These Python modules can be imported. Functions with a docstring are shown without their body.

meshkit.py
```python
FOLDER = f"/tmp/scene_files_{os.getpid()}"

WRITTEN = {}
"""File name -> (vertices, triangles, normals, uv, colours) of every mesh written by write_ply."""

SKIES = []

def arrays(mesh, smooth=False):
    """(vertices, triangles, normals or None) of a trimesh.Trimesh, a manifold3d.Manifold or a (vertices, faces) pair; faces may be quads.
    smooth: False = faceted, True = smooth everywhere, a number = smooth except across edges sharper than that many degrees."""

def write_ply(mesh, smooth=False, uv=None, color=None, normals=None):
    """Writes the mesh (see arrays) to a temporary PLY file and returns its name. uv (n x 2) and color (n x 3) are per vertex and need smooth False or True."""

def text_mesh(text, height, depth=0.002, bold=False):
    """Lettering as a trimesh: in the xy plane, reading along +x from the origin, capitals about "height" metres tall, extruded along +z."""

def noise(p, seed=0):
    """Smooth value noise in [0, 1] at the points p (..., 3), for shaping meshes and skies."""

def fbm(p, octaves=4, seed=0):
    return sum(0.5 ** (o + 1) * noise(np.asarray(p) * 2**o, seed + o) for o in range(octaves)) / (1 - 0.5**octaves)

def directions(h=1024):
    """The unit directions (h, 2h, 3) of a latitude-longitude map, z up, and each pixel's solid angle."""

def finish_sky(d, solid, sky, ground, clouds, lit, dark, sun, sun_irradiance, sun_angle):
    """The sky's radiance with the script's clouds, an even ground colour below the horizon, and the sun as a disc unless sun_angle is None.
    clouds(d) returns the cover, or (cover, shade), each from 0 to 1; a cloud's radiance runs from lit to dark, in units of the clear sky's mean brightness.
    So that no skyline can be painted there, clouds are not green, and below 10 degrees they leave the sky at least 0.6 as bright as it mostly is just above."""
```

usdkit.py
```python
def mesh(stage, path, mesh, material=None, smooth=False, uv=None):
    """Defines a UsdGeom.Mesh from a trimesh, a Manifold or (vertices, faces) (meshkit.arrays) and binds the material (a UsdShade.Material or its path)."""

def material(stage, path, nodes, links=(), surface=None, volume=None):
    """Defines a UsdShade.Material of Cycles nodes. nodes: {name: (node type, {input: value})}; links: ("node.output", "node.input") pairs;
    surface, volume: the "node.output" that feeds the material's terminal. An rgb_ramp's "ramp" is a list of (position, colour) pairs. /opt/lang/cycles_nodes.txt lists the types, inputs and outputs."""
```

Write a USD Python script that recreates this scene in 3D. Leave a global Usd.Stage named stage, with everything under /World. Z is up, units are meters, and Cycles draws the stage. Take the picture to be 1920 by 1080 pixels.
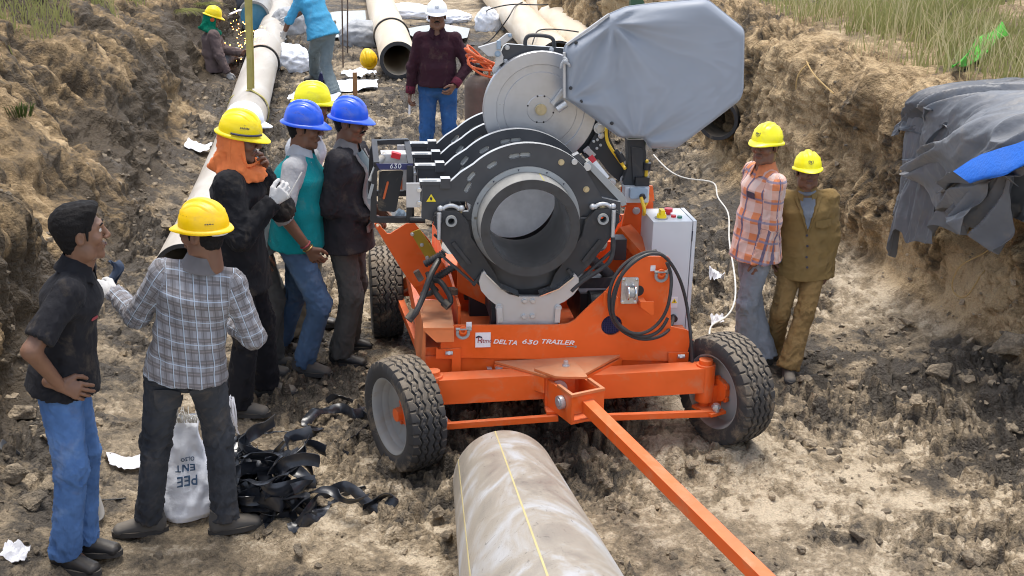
import math, numpy as np, trimesh, usdkit, meshkit
import manifold3d as m3
from scipy.spatial import cKDTree
from shapely.geometry import Polygon, Point, box as sbox, LineString
from shapely import affinity
from pxr import Usd, UsdGeom, UsdLux, UsdShade, Gf, Sdf

stage = Usd.Stage.CreateInMemory()
UsdGeom.SetStageUpAxis(stage, UsdGeom.Tokens.z)
UsdGeom.SetStageMetersPerUnit(stage, 1.0)
UsdGeom.Xform.Define(stage, '/World'); UsdGeom.Scope.Define(stage, '/World/Looks')

# ---------------------------------------------------------------- camera, sky, sun, exposure
F, HCAM = 2400.0, 3.2
TH = math.atan(840 / F); CT, ST = math.cos(TH), math.sin(TH)
cam = UsdGeom.Camera.Define(stage, '/World/camera')
cam.AddTranslateOp().Set(Gf.Vec3d(0, 0, HCAM)); cam.AddRotateXOp().Set(90 - math.degrees(TH))
cam.CreateHorizontalApertureAttr(36.0); cam.CreateVerticalApertureAttr(20.25); cam.CreateFocalLengthAttr(36.0 * F / 1920)
cam.CreateClippingRangeAttr(Gf.Vec2f(0.05, 2000)); cam.CreateFStopAttr(0.0)
cam.CreateExposureAttr(1.38)

SUN = np.array([0.02, 0.22, 0.95]); SUN /= np.linalg.norm(SUN)
sun_el, sun_az = math.asin(SUN[2]), math.atan2(SUN[0], SUN[1])
usdkit.material(stage, '/World/Looks/overcast_sky', {
    'sky': ('sky_texture', {'sky_type': 'single_scattering', 'sun_disc': False, 'sun_elevation': sun_el, 'sun_rotation': sun_az, 'aerosol_density': 2.5}),
    'bw': ('rgb_to_bw', {}), 'mx': ('mix_color', {'fac': 0.5, 'use_clamp': False}), 'bg': ('background_shader', {'strength': 0.14})},
    [('sky.color', 'bw.color'), ('sky.color', 'mx.a'), ('bw.val', 'mx.b'), ('mx.result', 'bg.color')], surface='bg.background')
dome = UsdLux.DomeLight.Define(stage, '/World/sky')
UsdShade.MaterialBindingAPI.Apply(dome.GetPrim()).Bind(UsdShade.Material.Get(stage, '/World/Looks/overcast_sky'))
dome.GetPrim().SetCustomDataByKey('kind', 'structure')
sun = UsdLux.DistantLight.Define(stage, '/World/sun')
sun.CreateIntensityAttr(0.27); sun.CreateAngleAttr(28.0); sun.CreateNormalizeAttr(True); sun.CreateColorAttr(Gf.Vec3f(1, 0.95, 0.87))
_m = Gf.Matrix4d(1).SetRotate(Gf.Rotation(Gf.Vec3d(0, 0, 1), Gf.Vec3d(*map(float, SUN))))
sun.AddTransformOp().Set(_m)

# ---------------------------------------------------------------- helpers
def ray(px, py):
    x = (px - 960) / F; u = -(py - 540) / F
    return np.array([x, CT + ST * u, -ST + CT * u])
CAM = np.array([0, 0, HCAM])
def G(px, py, z=0.0):                      # the point of the level z seen at a pixel of the photograph
    r = ray(px, py); return CAM + r * ((z - HCAM) / r[2])
def DP(px, py, d): return CAM + ray(px, py) * d
def YW(px, py, y):                         # ... and of the upright plane at distance y
    r = ray(px, py); return CAM + r * (y / r[1])

_used = {}
def numbered(parent, name):
    k = (parent, name); n = _used.get(k, -1) + 1; _used[k] = n
    return f'{parent}/{name}' + (f'_{n:03d}' if n else '')
def tag(prim, label=None, cat=None, group=None, kind=None):
    for k, v in (('label', label), ('category', cat), ('group', group), ('kind', kind)):
        if v: prim.SetCustomDataByKey(k, v)
def thing(name, label, cat, loc=(0, 0, 0), rotz=0.0, group=None, parent='/World'):
    p = numbered(parent, name); x = UsdGeom.Xform.Define(stage, p)
    x.AddTranslateOp().Set(Gf.Vec3d(*map(float, loc)))
    if rotz: x.AddRotateZOp().Set(float(rotz))
    tag(x.GetPrim(), label, cat, group); return p
def part(parent, name, mesh, mat, smooth=35, label=None, uv=None):
    p = numbered(parent, name); usdkit.mesh(stage, p, mesh, MAT[mat], smooth=smooth, uv=uv)
    if label: tag(stage.GetPrimAtPath(p), label)
    return p
def holder(parent, name, label=None):
    p = numbered(parent, name); UsdGeom.Xform.Define(stage, p); tag(stage.GetPrimAtPath(p), label); return p
def single(name, mesh, mat, label, cat, group=None, kind=None, smooth=35, uv=None, loc=None):
    """A thing that is one mesh; its origin is put at its base."""
    v, f, _ = meshkit.arrays(mesh)
    c = np.array([(v[:, 0].min() + v[:, 0].max()) / 2, (v[:, 1].min() + v[:, 1].max()) / 2, v[:, 2].min()]) if loc is None else np.asarray(loc, float)
    p = numbered('/World', name); m = usdkit.mesh(stage, p, (v - c, f), MAT[mat], smooth=smooth, uv=uv)
    m.AddTranslateOp().Set(Gf.Vec3d(*map(float, c))); tag(m.GetPrim(), label, cat, group, kind); return p
def structure(name, mesh, mat, smooth=True):
    p = numbered('/World', name); m = usdkit.mesh(stage, p, mesh, MAT[mat], smooth=smooth); tag(m.GetPrim(), kind='structure'); return p
def copy_of(src, name, label, cat, loc, rotz=0.0, group=None, scale=None, rotx=0.0):
    p = numbered('/World', name); x = UsdGeom.Xform.Define(stage, p)
    x.GetPrim().GetReferences().AddInternalReference(src); x.GetPrim().SetInstanceable(True)
    x.ClearXformOpOrder()
    x.AddTranslateOp(opSuffix='c').Set(Gf.Vec3d(*map(float, loc))); x.AddRotateZOp(opSuffix='c').Set(float(rotz))
    if rotx: x.AddRotateXOp(opSuffix='c').Set(float(rotx))
    if scale is not None: x.AddScaleOp(opSuffix='c').Set(Gf.Vec3f(*map(float, scale)))
    tag(x.GetPrim(), label, cat, group); return p

cat = trimesh.util.concatenate
def box(c, s, R=None):
    m = trimesh.creation.box(s)
    if R is not None: m.apply_transform(R)
    m.apply_translation(c); return m
def bx(x0, x1, y0, y1, z0, z1): return box(((x0 + x1) / 2, (y0 + y1) / 2, (z0 + z1) / 2), (x1 - x0, y1 - y0, z1 - z0))
def bar(p0, p1, w, h, up=(0, 0, 1)):
    """A box beam from p0 to p1, w wide and h high."""
    p0, p1 = np.asarray(p0, float), np.asarray(p1, float); d = p1 - p0; L = np.linalg.norm(d); d /= L
    a = np.cross(d, up); a /= np.linalg.norm(a); b = np.cross(a, d)
    T = np.eye(4); T[:3, 0], T[:3, 1], T[:3, 2], T[:3, 3] = d, -a, b, (p0 + p1) / 2
    return box((0, 0, 0), (L, w, h)).apply_transform(T)
def cyl(p0, p1, r, n=24, r2=None):
    p0, p1 = np.asarray(p0, float), np.asarray(p1, float)
    return tube([p0, p1], [r, r if r2 is None else r2], n)
def tube(pts, r, n=10, cap=True, closed=False):
    p = np.asarray(pts, float); N = len(p); r = np.broadcast_to(np.asarray(r, float), (N,))
    t = np.gradient(p, axis=0) if not closed else np.roll(p, -1, 0) - np.roll(p, 1, 0)
    t /= np.linalg.norm(t, axis=1, keepdims=True) + 1e-12
    a = np.zeros_like(p); ref = np.array([0, 0, 1.0]) if abs(t[0][2]) < 0.9 else np.array([1.0, 0, 0])
    a0 = np.cross(t[0], ref); a0 /= np.linalg.norm(a0)
    for i in range(N):
        a0 = a0 - t[i] * (a0 @ t[i]); a0 /= np.linalg.norm(a0) + 1e-12; a[i] = a0
    b = np.cross(t, a); th = np.arange(n) * 2 * np.pi / n
    v = (p[:, None] + r[:, None, None] * (np.cos(th)[None, :, None] * a[:, None] + np.sin(th)[None, :, None] * b[:, None])).reshape(-1, 3)
    K = N if closed else N - 1
    i, j = np.meshgrid(np.arange(K), np.arange(n), indexing='ij'); i2 = (i + 1) % N; j2 = (j + 1) % n
    q = np.stack([i * n + j, i * n + j2, i2 * n + j2, i2 * n + j], -1).reshape(-1, 4)
    f = np.vstack([q[:, [0, 1, 2]], q[:, [0, 2, 3]]])
    if cap and not closed:
        v = np.vstack([v, p[0], p[-1]]); A, B = N * n, N * n + 1; k = np.arange(n); k2 = (k + 1) % n
        f = np.vstack([f, np.stack([np.full(n, A), k2, k], 1), np.stack([np.full(n, B), (N - 1) * n + k, (N - 1) * n + k2], 1)])
    return trimesh.Trimesh(v, f, process=False)
def spline(pts, n=60, closed=False):
    from scipy.interpolate import CubicSpline
    p = np.asarray(pts, float)
    if closed: p = np.vstack([p, p[:1]])
    s = np.r_[0, np.cumsum(np.linalg.norm(np.diff(p, axis=0), axis=1) ** 0.6)]
    u = np.linspace(0, s[-1], n + (1 if closed else 0))
    r = CubicSpline(s, p, bc_type='periodic' if closed else 'natural')(u)
    return r[:-1] if closed else r
def lathe(prof, n=48, axis='z', closed=False):
    """Turns (radius, height) pairs about an axis."""
    pr = np.asarray(prof, float); th = np.arange(n) * 2 * np.pi / n
    v = np.stack([pr[:, 0][:, None] * np.cos(th), pr[:, 0][:, None] * np.sin(th), np.broadcast_to(pr[:, 1][:, None], (len(pr), n))], -1).reshape(-1, 3)
    K = len(pr) if closed else len(pr) - 1
    i, j = np.meshgrid(np.arange(K), np.arange(n), indexing='ij'); i2 = (i + 1) % len(pr); j2 = (j + 1) % n
    q = np.stack([i * n + j, i * n + j2, i2 * n + j2, i2 * n + j], -1).reshape(-1, 4)
    m = trimesh.Trimesh(v, np.vstack([q[:, [0, 1, 2]], q[:, [0, 2, 3]]]), process=False)
    if axis == 'x': m.vertices = m.vertices[:, [2, 0, 1]]
    if axis == 'y': m.vertices = m.vertices[:, [1, 2, 0]]
    return m
def hollow(p0, p1, ro, ri, n=64, segs=1):
    """A pipe with its bore, from p0 to p1 (or along a list of points)."""
    pts = np.asarray([p0, p1] if p1 is not None else p0, float)
    o = tube(pts, ro, n, cap=False); i = tube(pts, ri, n, cap=False); N = len(pts); nv = N * n
    fi = i.faces[:, ::-1] + nv; k = np.arange(n); k2 = (k + 1) % n; L = (N - 1) * n
    c = [np.stack([k, nv + k2, k2], 1), np.stack([k, nv + k, nv + k2], 1), np.stack([L + k, L + k2, nv + L + k2], 1), np.stack([L + k, nv + L + k2, nv + L + k], 1)]
    return trimesh.Trimesh(np.vstack([o.vertices, i.vertices]), np.vstack([o.faces, fi, *c]), process=False)
def plate(poly, y0, y1):
    """A polygon in the upright XZ plane, from y0 (front) to y1."""
    poly = poly if hasattr(poly, 'geom_type') else Polygon(poly)
    poly = poly.buffer(0); out = []
    for g in getattr(poly, 'geoms', [poly]):
        m = trimesh.creation.extrude_polygon(g, y1 - y0, engine='earcut')
        v = m.vertices.copy(); m.vertices = np.c_[v[:, 0], y1 - v[:, 2], v[:, 1]]; out.append(m)
    return cat(out)
def flat(poly, z0, z1):
    poly = poly if hasattr(poly, 'geom_type') else Polygon(poly)
    m = trimesh.creation.extrude_polygon(poly.buffer(0), z1 - z0, engine='earcut'); m.apply_translation((0, 0, z0)); return m
def grid_mesh(V):
    """(rows, cols, 3) points to a mesh."""
    r, c = V.shape[:2]; i, j = np.meshgrid(np.arange(r - 1), np.arange(c - 1), indexing='ij')
    q = np.stack([i * c + j, i * c + j + 1, (i + 1) * c + j + 1, (i + 1) * c + j], -1).reshape(-1, 4)
    return trimesh.Trimesh(V.reshape(-1, 3), np.vstack([q[:, [0, 1, 2]], q[:, [0, 2, 3]]]), process=False)
def sheet(V, t=0.004):
    """A thin cloth with two sides from a grid of points."""
    a = grid_mesh(V); n = a.vertex_normals; r, c = V.shape[:2]
    vb = a.vertices - n * t; N = r * c; ring = np.r_[np.arange(c), np.arange(1, r) * c + c - 1, (r - 1) * c + np.arange(c - 2, -1, -1), np.arange(r - 2, 0, -1) * c]
    k, k2 = ring, np.roll(ring, -1)
    f = np.vstack([a.faces, a.faces[:, ::-1] + N, np.stack([k, N + k2, k2], 1), np.stack([k, N + k, N + k2], 1)])
    return trimesh.Trimesh(np.vstack([a.vertices, vb]), f, process=False)
def rot(deg, ax): return trimesh.transformations.rotation_matrix(math.radians(deg), ax)
def ico(c, r, sub=2):
    m = trimesh.creation.icosphere(sub, 1.0); m.vertices = m.vertices * np.asarray(r) + np.asarray(c); return m
fbm, noise = meshkit.fbm, meshkit.noise
def sstep(a, b, x):
    t = np.clip((np.asarray(x, float) - a) / (b - a), 0, 1); return t * t * (3 - 2 * t)

# ---------------------------------------------------------------- materials
MAT = {}
def mat(name, col, rough=0.6, metal=0.0, var=0.15, vscale=6.0, bump=0.0, bscale=40.0, bevel=0.0, dust=0.0, dustcol=(0.36, 0.29, 0.2), spec=0.5, sheen=0.0, coat=0.0, grime=0.0, grimecol=(0.27, 0.21, 0.14), col2=None, detail=5.0, rvar=0.15):
    """Paint, cloth, metal...: colour broken up by noise, dust that lies on faces that look up, fine relief."""
    n = {'tc': ('texture_coordinate', {}), 'nz': ('noise_texture', {'scale': vscale, 'detail': detail, 'roughness': 0.6}),
         'rp': ('rgb_ramp', {'ramp': [(0.25, tuple(c * (1 - var) for c in col)), (0.55, col), (0.8, col2 or tuple(min(1, c * (1 + var)) for c in col))]}),
         'rr': ('map_range', {'from_min': 0.3, 'from_max': 0.7, 'to_min': max(0.03, rough - rvar), 'to_max': min(1, rough + rvar)}),
         'p': ('principled_bsdf', {'roughness': rough, 'metallic': metal, 'specular_ior_level': spec, 'sheen_weight': sheen, 'coat_weight': coat})}
    l = [('tc.object', 'nz.vector'), ('nz.fac', 'rp.fac'), ('nz.fac', 'rr.value'), ('rr.result', 'p.roughness')]
    c = 'rp.color'
    if dust:
        n |= {'g': ('geometry', {}), 'sx': ('separate_xyz', {}), 'dn': ('noise_texture', {'scale': 9.0, 'detail': 6.0, 'roughness': 0.7}),
              'dm': ('math', {'math_type': 'multiply_add', 'value2': 0.9, 'value3': -0.25}), 'da': ('math', {'math_type': 'multiply', 'use_clamp': True}),
              'db': ('math', {'math_type': 'multiply', 'value2': dust, 'use_clamp': True}), 'dc': ('mix_color', {'b': dustcol})}
        l += [('g.normal', 'sx.vector'), ('tc.object', 'dn.vector'), ('sx.z', 'dm.value1'), ('dm.value', 'da.value1'), ('dn.fac', 'da.value2'), ('da.value', 'db.value1'), ('db.value', 'dc.fac'), (c, 'dc.a')]
        c = 'dc.result'
    if grime:
        n |= {'gn': ('noise_texture', {'scale': 4.5, 'detail': 9.0, 'roughness': 0.72, 'distortion': 0.6}), 'gr': ('map_range', {'from_min': 0.53, 'from_max': 0.70, 'to_min': 0.0, 'to_max': grime, 'clamp': True}), 'gc': ('mix_color', {'b': grimecol})}
        l += [('tc.object', 'gn.vector'), ('gn.fac', 'gr.value'), ('gr.result', 'gc.fac'), (c, 'gc.a')]; c = 'gc.result'
    l.append((c, 'p.base_color')); nm = None
    if bevel: n['bv'] = ('bevel', {'radius': bevel, 'samples': 4}); nm = 'bv.bevel'
    if bump:
        n |= {'bn': ('noise_texture', {'scale': bscale, 'detail': 4.0, 'roughness': 0.6}), 'b': ('bump', {'strength': 1.0, 'distance': bump})}
        l += [('tc.object', 'bn.vector'), ('bn.fac', 'b.height')]
        if nm: l.append((nm, 'b.normal'))
        nm = 'b.normal'
    if nm: l.append((nm, 'p.normal'))
    MAT[name] = usdkit.material(stage, '/World/Looks/' + name, n, l, surface='p.BSDF'); return MAT[name]

ORANGE = (0.78, 0.118, 0.016)
mat('orange_paint', ORANGE, 0.42, var=0.1, grime=0.45, grimecol=(0.5, 0.30, 0.17), vscale=5, bevel=0.004, dust=0.75, dustcol=(0.55, 0.33, 0.19), spec=0.4)
mat('dusty_orange', (0.62, 0.17, 0.05), 0.7, var=0.2, vscale=7, bevel=0.004, dust=1.3, dustcol=(0.5, 0.34, 0.21))
mat('dark_steel', (0.030, 0.032, 0.036), 0.5, grime=.35, grimecol=(.13, .115, .095), var=0.2, vscale=8, bevel=0.003, dust=0.35, spec=0.4)
mat('black_paint', (0.014, 0.014, 0.016), 0.45, var=0.2, bevel=0.003)
mat('zinc', (0.52, 0.53, 0.54), 0.42, metal=0.75, var=0.1, vscale=12, bevel=0.003, dust=0.15)
mat('aluminium', (0.50, 0.49, 0.48), 0.5, metal=0.55, var=0.08, vscale=20, bevel=0.003)
mat('chrome', (0.75, 0.77, 0.8), 0.16, metal=1.0, var=0.05, vscale=6)
mat('brass', (0.5, 0.42, 0.26), 0.4, metal=0.7)
mat('rubber', (0.03, 0.03, 0.031), 0.75, grime=.75, var=0.35, vscale=10, dust=2.2, dustcol=(0.25, 0.2, 0.14), bump=0.0006, bscale=150)
mat('rim_grey', (0.30, 0.31, 0.305), 0.55, grime=.7, var=0.15, dust=0.9)
mat('hose', (0.022, 0.022, 0.024), 0.5, var=0.2, dust=0.4)
mat('cabinet_grey', (0.56, 0.58, 0.60), 0.45, var=0.03, vscale=4, bevel=0.004, dust=0.15)
mat('box_bluegrey', (0.28, 0.36, 0.44), 0.5, var=0.05, bevel=0.004)
mat('yellow_plastic', (0.85, 0.62, 0.01), 0.35, var=0.05)
mat('red_plastic', (0.55, 0.02, 0.03), 0.4, var=0.05)
mat('green_plastic', (0.02, 0.14, 0.1), 0.4)
mat('white_paint', (0.8, 0.8, 0.78), 0.5, var=0.05)
mat('sticker_white', (0.75, 0.75, 0.76), 0.45, var=0.04, vscale=30)
mat('ink_dark', (0.03, 0.03, 0.05), 0.6, var=0.05)
mat('ink_red', (0.3, 0.05, 0.06), 0.6, var=0.05)
mat('ink_blue', (0.05, 0.10, 0.18), 0.7, var=0.3, vscale=25)
mat('sign_yellow', (0.8, 0.62, 0.02), 0.5, var=0.04)
mat('orange_cable', (0.62, 0.12, 0.03), 0.5)
mat('yellow_cable', (0.75, 0.48, 0.03), 0.45)
mat('mustard_paint', (0.42, 0.27, 0.02), 0.5, dust=0.3, bevel=0.003)
mat('navy', (0.02, 0.022, 0.09), 0.5)
mat('rust_steel', (0.12, 0.085, 0.065), 0.8, var=0.5, vscale=7, col2=(0.22, 0.22, 0.22), bump=0.002)
mat('wood', (0.33, 0.16, 0.06), 0.8, var=0.3, vscale=14)
mat('white_rope', (0.6, 0.58, 0.53), 0.8, var=0.15, vscale=20)
mat('string_tan', (0.42, 0.28, 0.11), 0.9)
mat('strap_yellow', (0.42, 0.36, 0.11), 0.75, var=0.2, vscale=9, bump=0.001, bscale=200)
mat('paper', (0.72, 0.72, 0.74), 0.7, var=0.1, bump=0.004, bscale=25)
mat('poly_white', (0.76, 0.79, 0.84), 0.55, var=0.15, vscale=6, bump=0.008, bscale=14, col2=(0.78, 0.8, 0.85))
mat('poly_grey', (0.36, 0.37, 0.38), 0.6, var=0.3, vscale=8, bump=0.008, bscale=12)
mat('tarp_grey', (0.135, 0.143, 0.157), 0.5, var=0.25, vscale=2.5, bump=0.012, bscale=8, grime=.35, col2=(0.20, 0.20, 0.205), dust=0.35, dustcol=(0.3, 0.28, 0.25))
mat('tarp_dark', (0.075, 0.08, 0.09), 0.5, var=0.3, vscale=4, bump=0.006, bscale=18)
mat('tarp_blue', (0.008, 0.14, 0.62), 0.6, var=0.12, vscale=6, bump=0.004, bscale=60)
mat('net_green', (0.06, 0.36, 0.02), 0.75, var=0.3, vscale=8, bump=0.01, bscale=40)
mat('cover_fabric', (0.25, 0.275, 0.315), 0.5, var=0.05, vscale=3, bump=0.0012, bscale=8, col2=(0.265, 0.287, 0.322))
mat('liner_black', (0.012, 0.0135, 0.017), 0.28, var=0.3, vscale=4, spec=0.6, bump=0.001, bscale=30)
mat('wet_black', (0.01, 0.01, 0.012), 0.4)

def steel_edge():
    """Dark paint on the faces of a clamp plate, bare metal on its cut edges (by the way the face looks in the plate's own frame)."""
    n = {'tc': ('texture_coordinate', {}), 's': ('separate_xyz', {}), 'a': ('math', {'math_type': 'absolute'}), 'gt': ('math', {'math_type': 'less_than', 'value2': 0.5}),
         'nz': ('noise_texture', {'scale': 7.0, 'detail': 6.0}), 'rp': ('rgb_ramp', {'ramp': [(0.3, (0.028, 0.03, 0.034)), (0.7, (0.05, 0.052, 0.056))]}),
         'mx': ('mix_color', {'b': (0.5, 0.5, 0.49)}), 'mm': ('math', {'math_type': 'multiply', 'value2': 0.5}), 'bv': ('bevel', {'radius': 0.002, 'samples': 4}),
         'p': ('principled_bsdf', {'roughness': 0.42})}
    l = [('tc.normal', 's.vector'), ('s.y', 'a.value1'), ('a.value', 'gt.value1'), ('tc.object', 'nz.vector'), ('nz.fac', 'rp.fac'), ('rp.color', 'mx.a'), ('gt.value', 'mx.fac'), ('mx.result', 'p.base_color'),
         ('gt.value', 'mm.value1'), ('mm.value', 'p.metallic'), ('bv.bevel', 'p.normal')]
    MAT['clamp_steel'] = usdkit.material(stage, '/World/Looks/clamp_steel', n, l, surface='p.BSDF')
steel_edge()

def pipe_mat(name, base, dark, light, streak=0.5, rough=0.45, scale=2.2):
    """A muddy plastic pipe: colour runs along the pipe (object Y), with wiped streaks and dark scuffs."""
    n = {'tc': ('texture_coordinate', {}), 'mp': ('mapping', {'scale': (scale * 2.2, scale * 0.55, scale * 2.2)}), 'n1': ('noise_texture', {'scale': 1.0, 'detail': 7.0, 'roughness': 0.62, 'distortion': 0.9}),
         'rp': ('rgb_ramp', {'ramp': [(0.3, dark), (0.5, base), (0.66, light), (0.8, base)]}),
         'n2': ('noise_texture', {'scale': 5.0, 'detail': 8.0, 'roughness': 0.7, 'distortion': 2.0}), 'r2': ('rgb_ramp', {'ramp': [(0.0, (0, 0, 0)), (0.60, (0, 0, 0)), (0.7, (streak, streak, streak))]}),
         'bw': ('rgb_to_bw', {}), 'mx': ('mix_color', {'b': tuple(0.35 * d for d in dark)}),
         'rr': ('map_range', {'from_min': 0.3, 'from_max': 0.7, 'to_min': rough - 0.12, 'to_max': rough + 0.2}), 'b': ('bump', {'distance': 0.002}), 'p': ('principled_bsdf', {})}
    l = [('tc.object', 'mp.vector'), ('mp.vector', 'n1.vector'), ('n1.fac', 'rp.fac'), ('mp.vector', 'n2.vector'), ('n2.fac', 'r2.fac'), ('r2.color', 'bw.color'), ('bw.val', 'mx.fac'), ('rp.color', 'mx.a'), ('mx.result', 'p.base_color'),
         ('n1.fac', 'rr.value'), ('rr.result', 'p.roughness'), ('n2.fac', 'b.height'), ('b.normal', 'p.normal')]
    MAT[name] = usdkit.material(stage, '/World/Looks/' + name, n, l, surface='p.BSDF')
pipe_mat('pipe_muddy', (0.31, 0.27, 0.215), (0.20, 0.178, 0.15), (0.40, 0.40, 0.40), 0.85)
pipe_mat('pipe_grey', (0.27, 0.265, 0.25), (0.19, 0.19, 0.18), (0.35, 0.34, 0.31), 0.2, 0.35, 1.5)
pipe_mat('pipe_cream', (0.62, 0.53, 0.40), (0.54, 0.43, 0.30), (0.70, 0.63, 0.52), 0.15, 0.55, 0.9)
pipe_mat('pipe_pale', (0.46, 0.42, 0.36), (0.36, 0.32, 0.27), (0.55, 0.53, 0.49), 0.3, 0.5, 1.2)
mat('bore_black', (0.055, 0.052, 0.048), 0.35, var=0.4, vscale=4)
mat('white_cap', (0.85, 0.85, 0.85), 0.5, var=0.25, vscale=9)
mat('pipe_inside', (0.05, 0.05, 0.05), 0.4, var=0.3)
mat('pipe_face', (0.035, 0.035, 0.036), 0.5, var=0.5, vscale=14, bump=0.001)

def soil(name, light, mid, dark, fine=1.0, wet=0.0, thresh=0.512):
    """Dug clay: pale dried crust, ochre earth and dark damp lumps by large noise; crumbs and cracks as fine relief."""
    n = {'g': ('geometry', {}), 'at': ('attribute', {'attribute': 'damp'}), 'n1': ('noise_texture', {'scale': 0.9, 'detail': 9.0, 'roughness': 0.66}), 'n2': ('noise_texture', {'scale': 5.5, 'detail': 8.0, 'roughness': 0.7, 'distortion': 0.4}),
         'n3': ('noise_texture', {'scale': 34.0, 'detail': 6.0, 'roughness': 0.7}), 'v': ('voronoi_texture', {'scale': 26.0, 'feature': 'f1', 'randomness': 1.0, 'detail': 2.0, 'roughness': 0.6}),
         'v2': ('voronoi_texture', {'scale': 70.0, 'feature': 'f1', 'detail': 1.0}),
         'a1': ('math', {'math_type': 'multiply_add', 'value2': 0.5, 'value3': 0.0}), 'a2': ('math', {'math_type': 'multiply_add', 'value2': 0.42}), 'a3': ('math', {'math_type': 'multiply_add', 'value2': 0.20}), 'a4': ('math', {'math_type': 'multiply_add', 'value2': -0.34}),
         'rp': ('rgb_ramp', {'ramp': [(thresh - 0.11, dark), (thresh - 0.03, tuple(0.55 * m + 0.45 * d for m, d in zip(mid, dark))), (thresh + 0.03, mid), (thresh + 0.10, light), (thresh + 0.22, tuple(min(1, 1.15 * c) for c in light))]}),
         'oc': ('attribute', {'attribute': 'ochre'}), 'om': ('mix_color', {'blend_type': 'multiply', 'b': (0.90, 0.75, 0.545), 'use_clamp': False}),
         'n4': ('noise_texture', {'scale': 90.0, 'detail': 3.0}), 'sp': ('rgb_ramp', {'ramp': [(0.0, (0.55, 0.55, 0.55)), (0.36, (0.8, 0.8, 0.8)), (0.5, (1, 1, 1)), (0.66, (1.06, 1.05, 1.03)), (0.75, (1.35, 1.35, 1.3))]}), 'ml': ('mix_color', {'blend_type': 'multiply', 'fac': 0.8, 'use_clamp': False}),
         'h1': ('math', {'math_type': 'multiply_add', 'value2': 0.7}), 'h2': ('math', {'math_type': 'multiply_add', 'value2': -0.55}), 'h3': ('math', {'math_type': 'multiply_add', 'value2': -0.25}),
         'b': ('bump', {'strength': 1.0, 'distance': 0.03 * fine}), 'rr': ('map_range', {'from_min': thresh - 0.15, 'from_max': thresh + 0.1, 'to_min': 0.72 - wet, 'to_max': 0.95}),
         'p': ('principled_bsdf', {'roughness': 0.92, 'specular_ior_level': 0.25})}
    l = [('g.position', f'{k}.vector') for k in ('n1', 'n2', 'n3', 'v', 'v2', 'n4')]
    l += [('n1.fac', 'a1.value1'), ('n2.fac', 'a2.value1'), ('a1.value', 'a2.value3'), ('n3.fac', 'a3.value1'), ('a2.value', 'a3.value3'), ('at.fac', 'a4.value1'), ('a3.value', 'a4.value3'), ('a4.value', 'rp.fac'),
          ('n4.fac', 'sp.fac'), ('rp.color', 'om.a'), ('oc.fac', 'om.fac'), ('om.result', 'ml.a'), ('sp.color', 'ml.b'), ('ml.result', 'p.base_color'),
          ('n2.fac', 'h1.value1'), ('n3.fac', 'h1.value3'), ('v.distance', 'h2.value1'), ('h1.value', 'h2.value3'), ('v2.distance', 'h3.value1'), ('h2.value', 'h3.value3'), ('h3.value', 'b.height'), ('b.normal', 'p.normal'),
          ('a4.value', 'rr.value'), ('rr.result', 'p.roughness')]
    MAT[name] = usdkit.material(stage, '/World/Looks/' + name, n, l, surface='p.BSDF')
soil('trench_soil', (0.53, 0.465, 0.365), (0.31, 0.258, 0.185), (0.08, 0.071, 0.06), 0.7, 0.1)
soil('clod_soil', (0.40, 0.32, 0.22), (0.21, 0.17, 0.12), (0.07, 0.063, 0.055), 0.5, 0.1, 0.53)
mat('disc_steel', (0.47, 0.475, 0.49), 0.36, metal=0.85, var=0.05, vscale=3, rvar=0.08)
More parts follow.
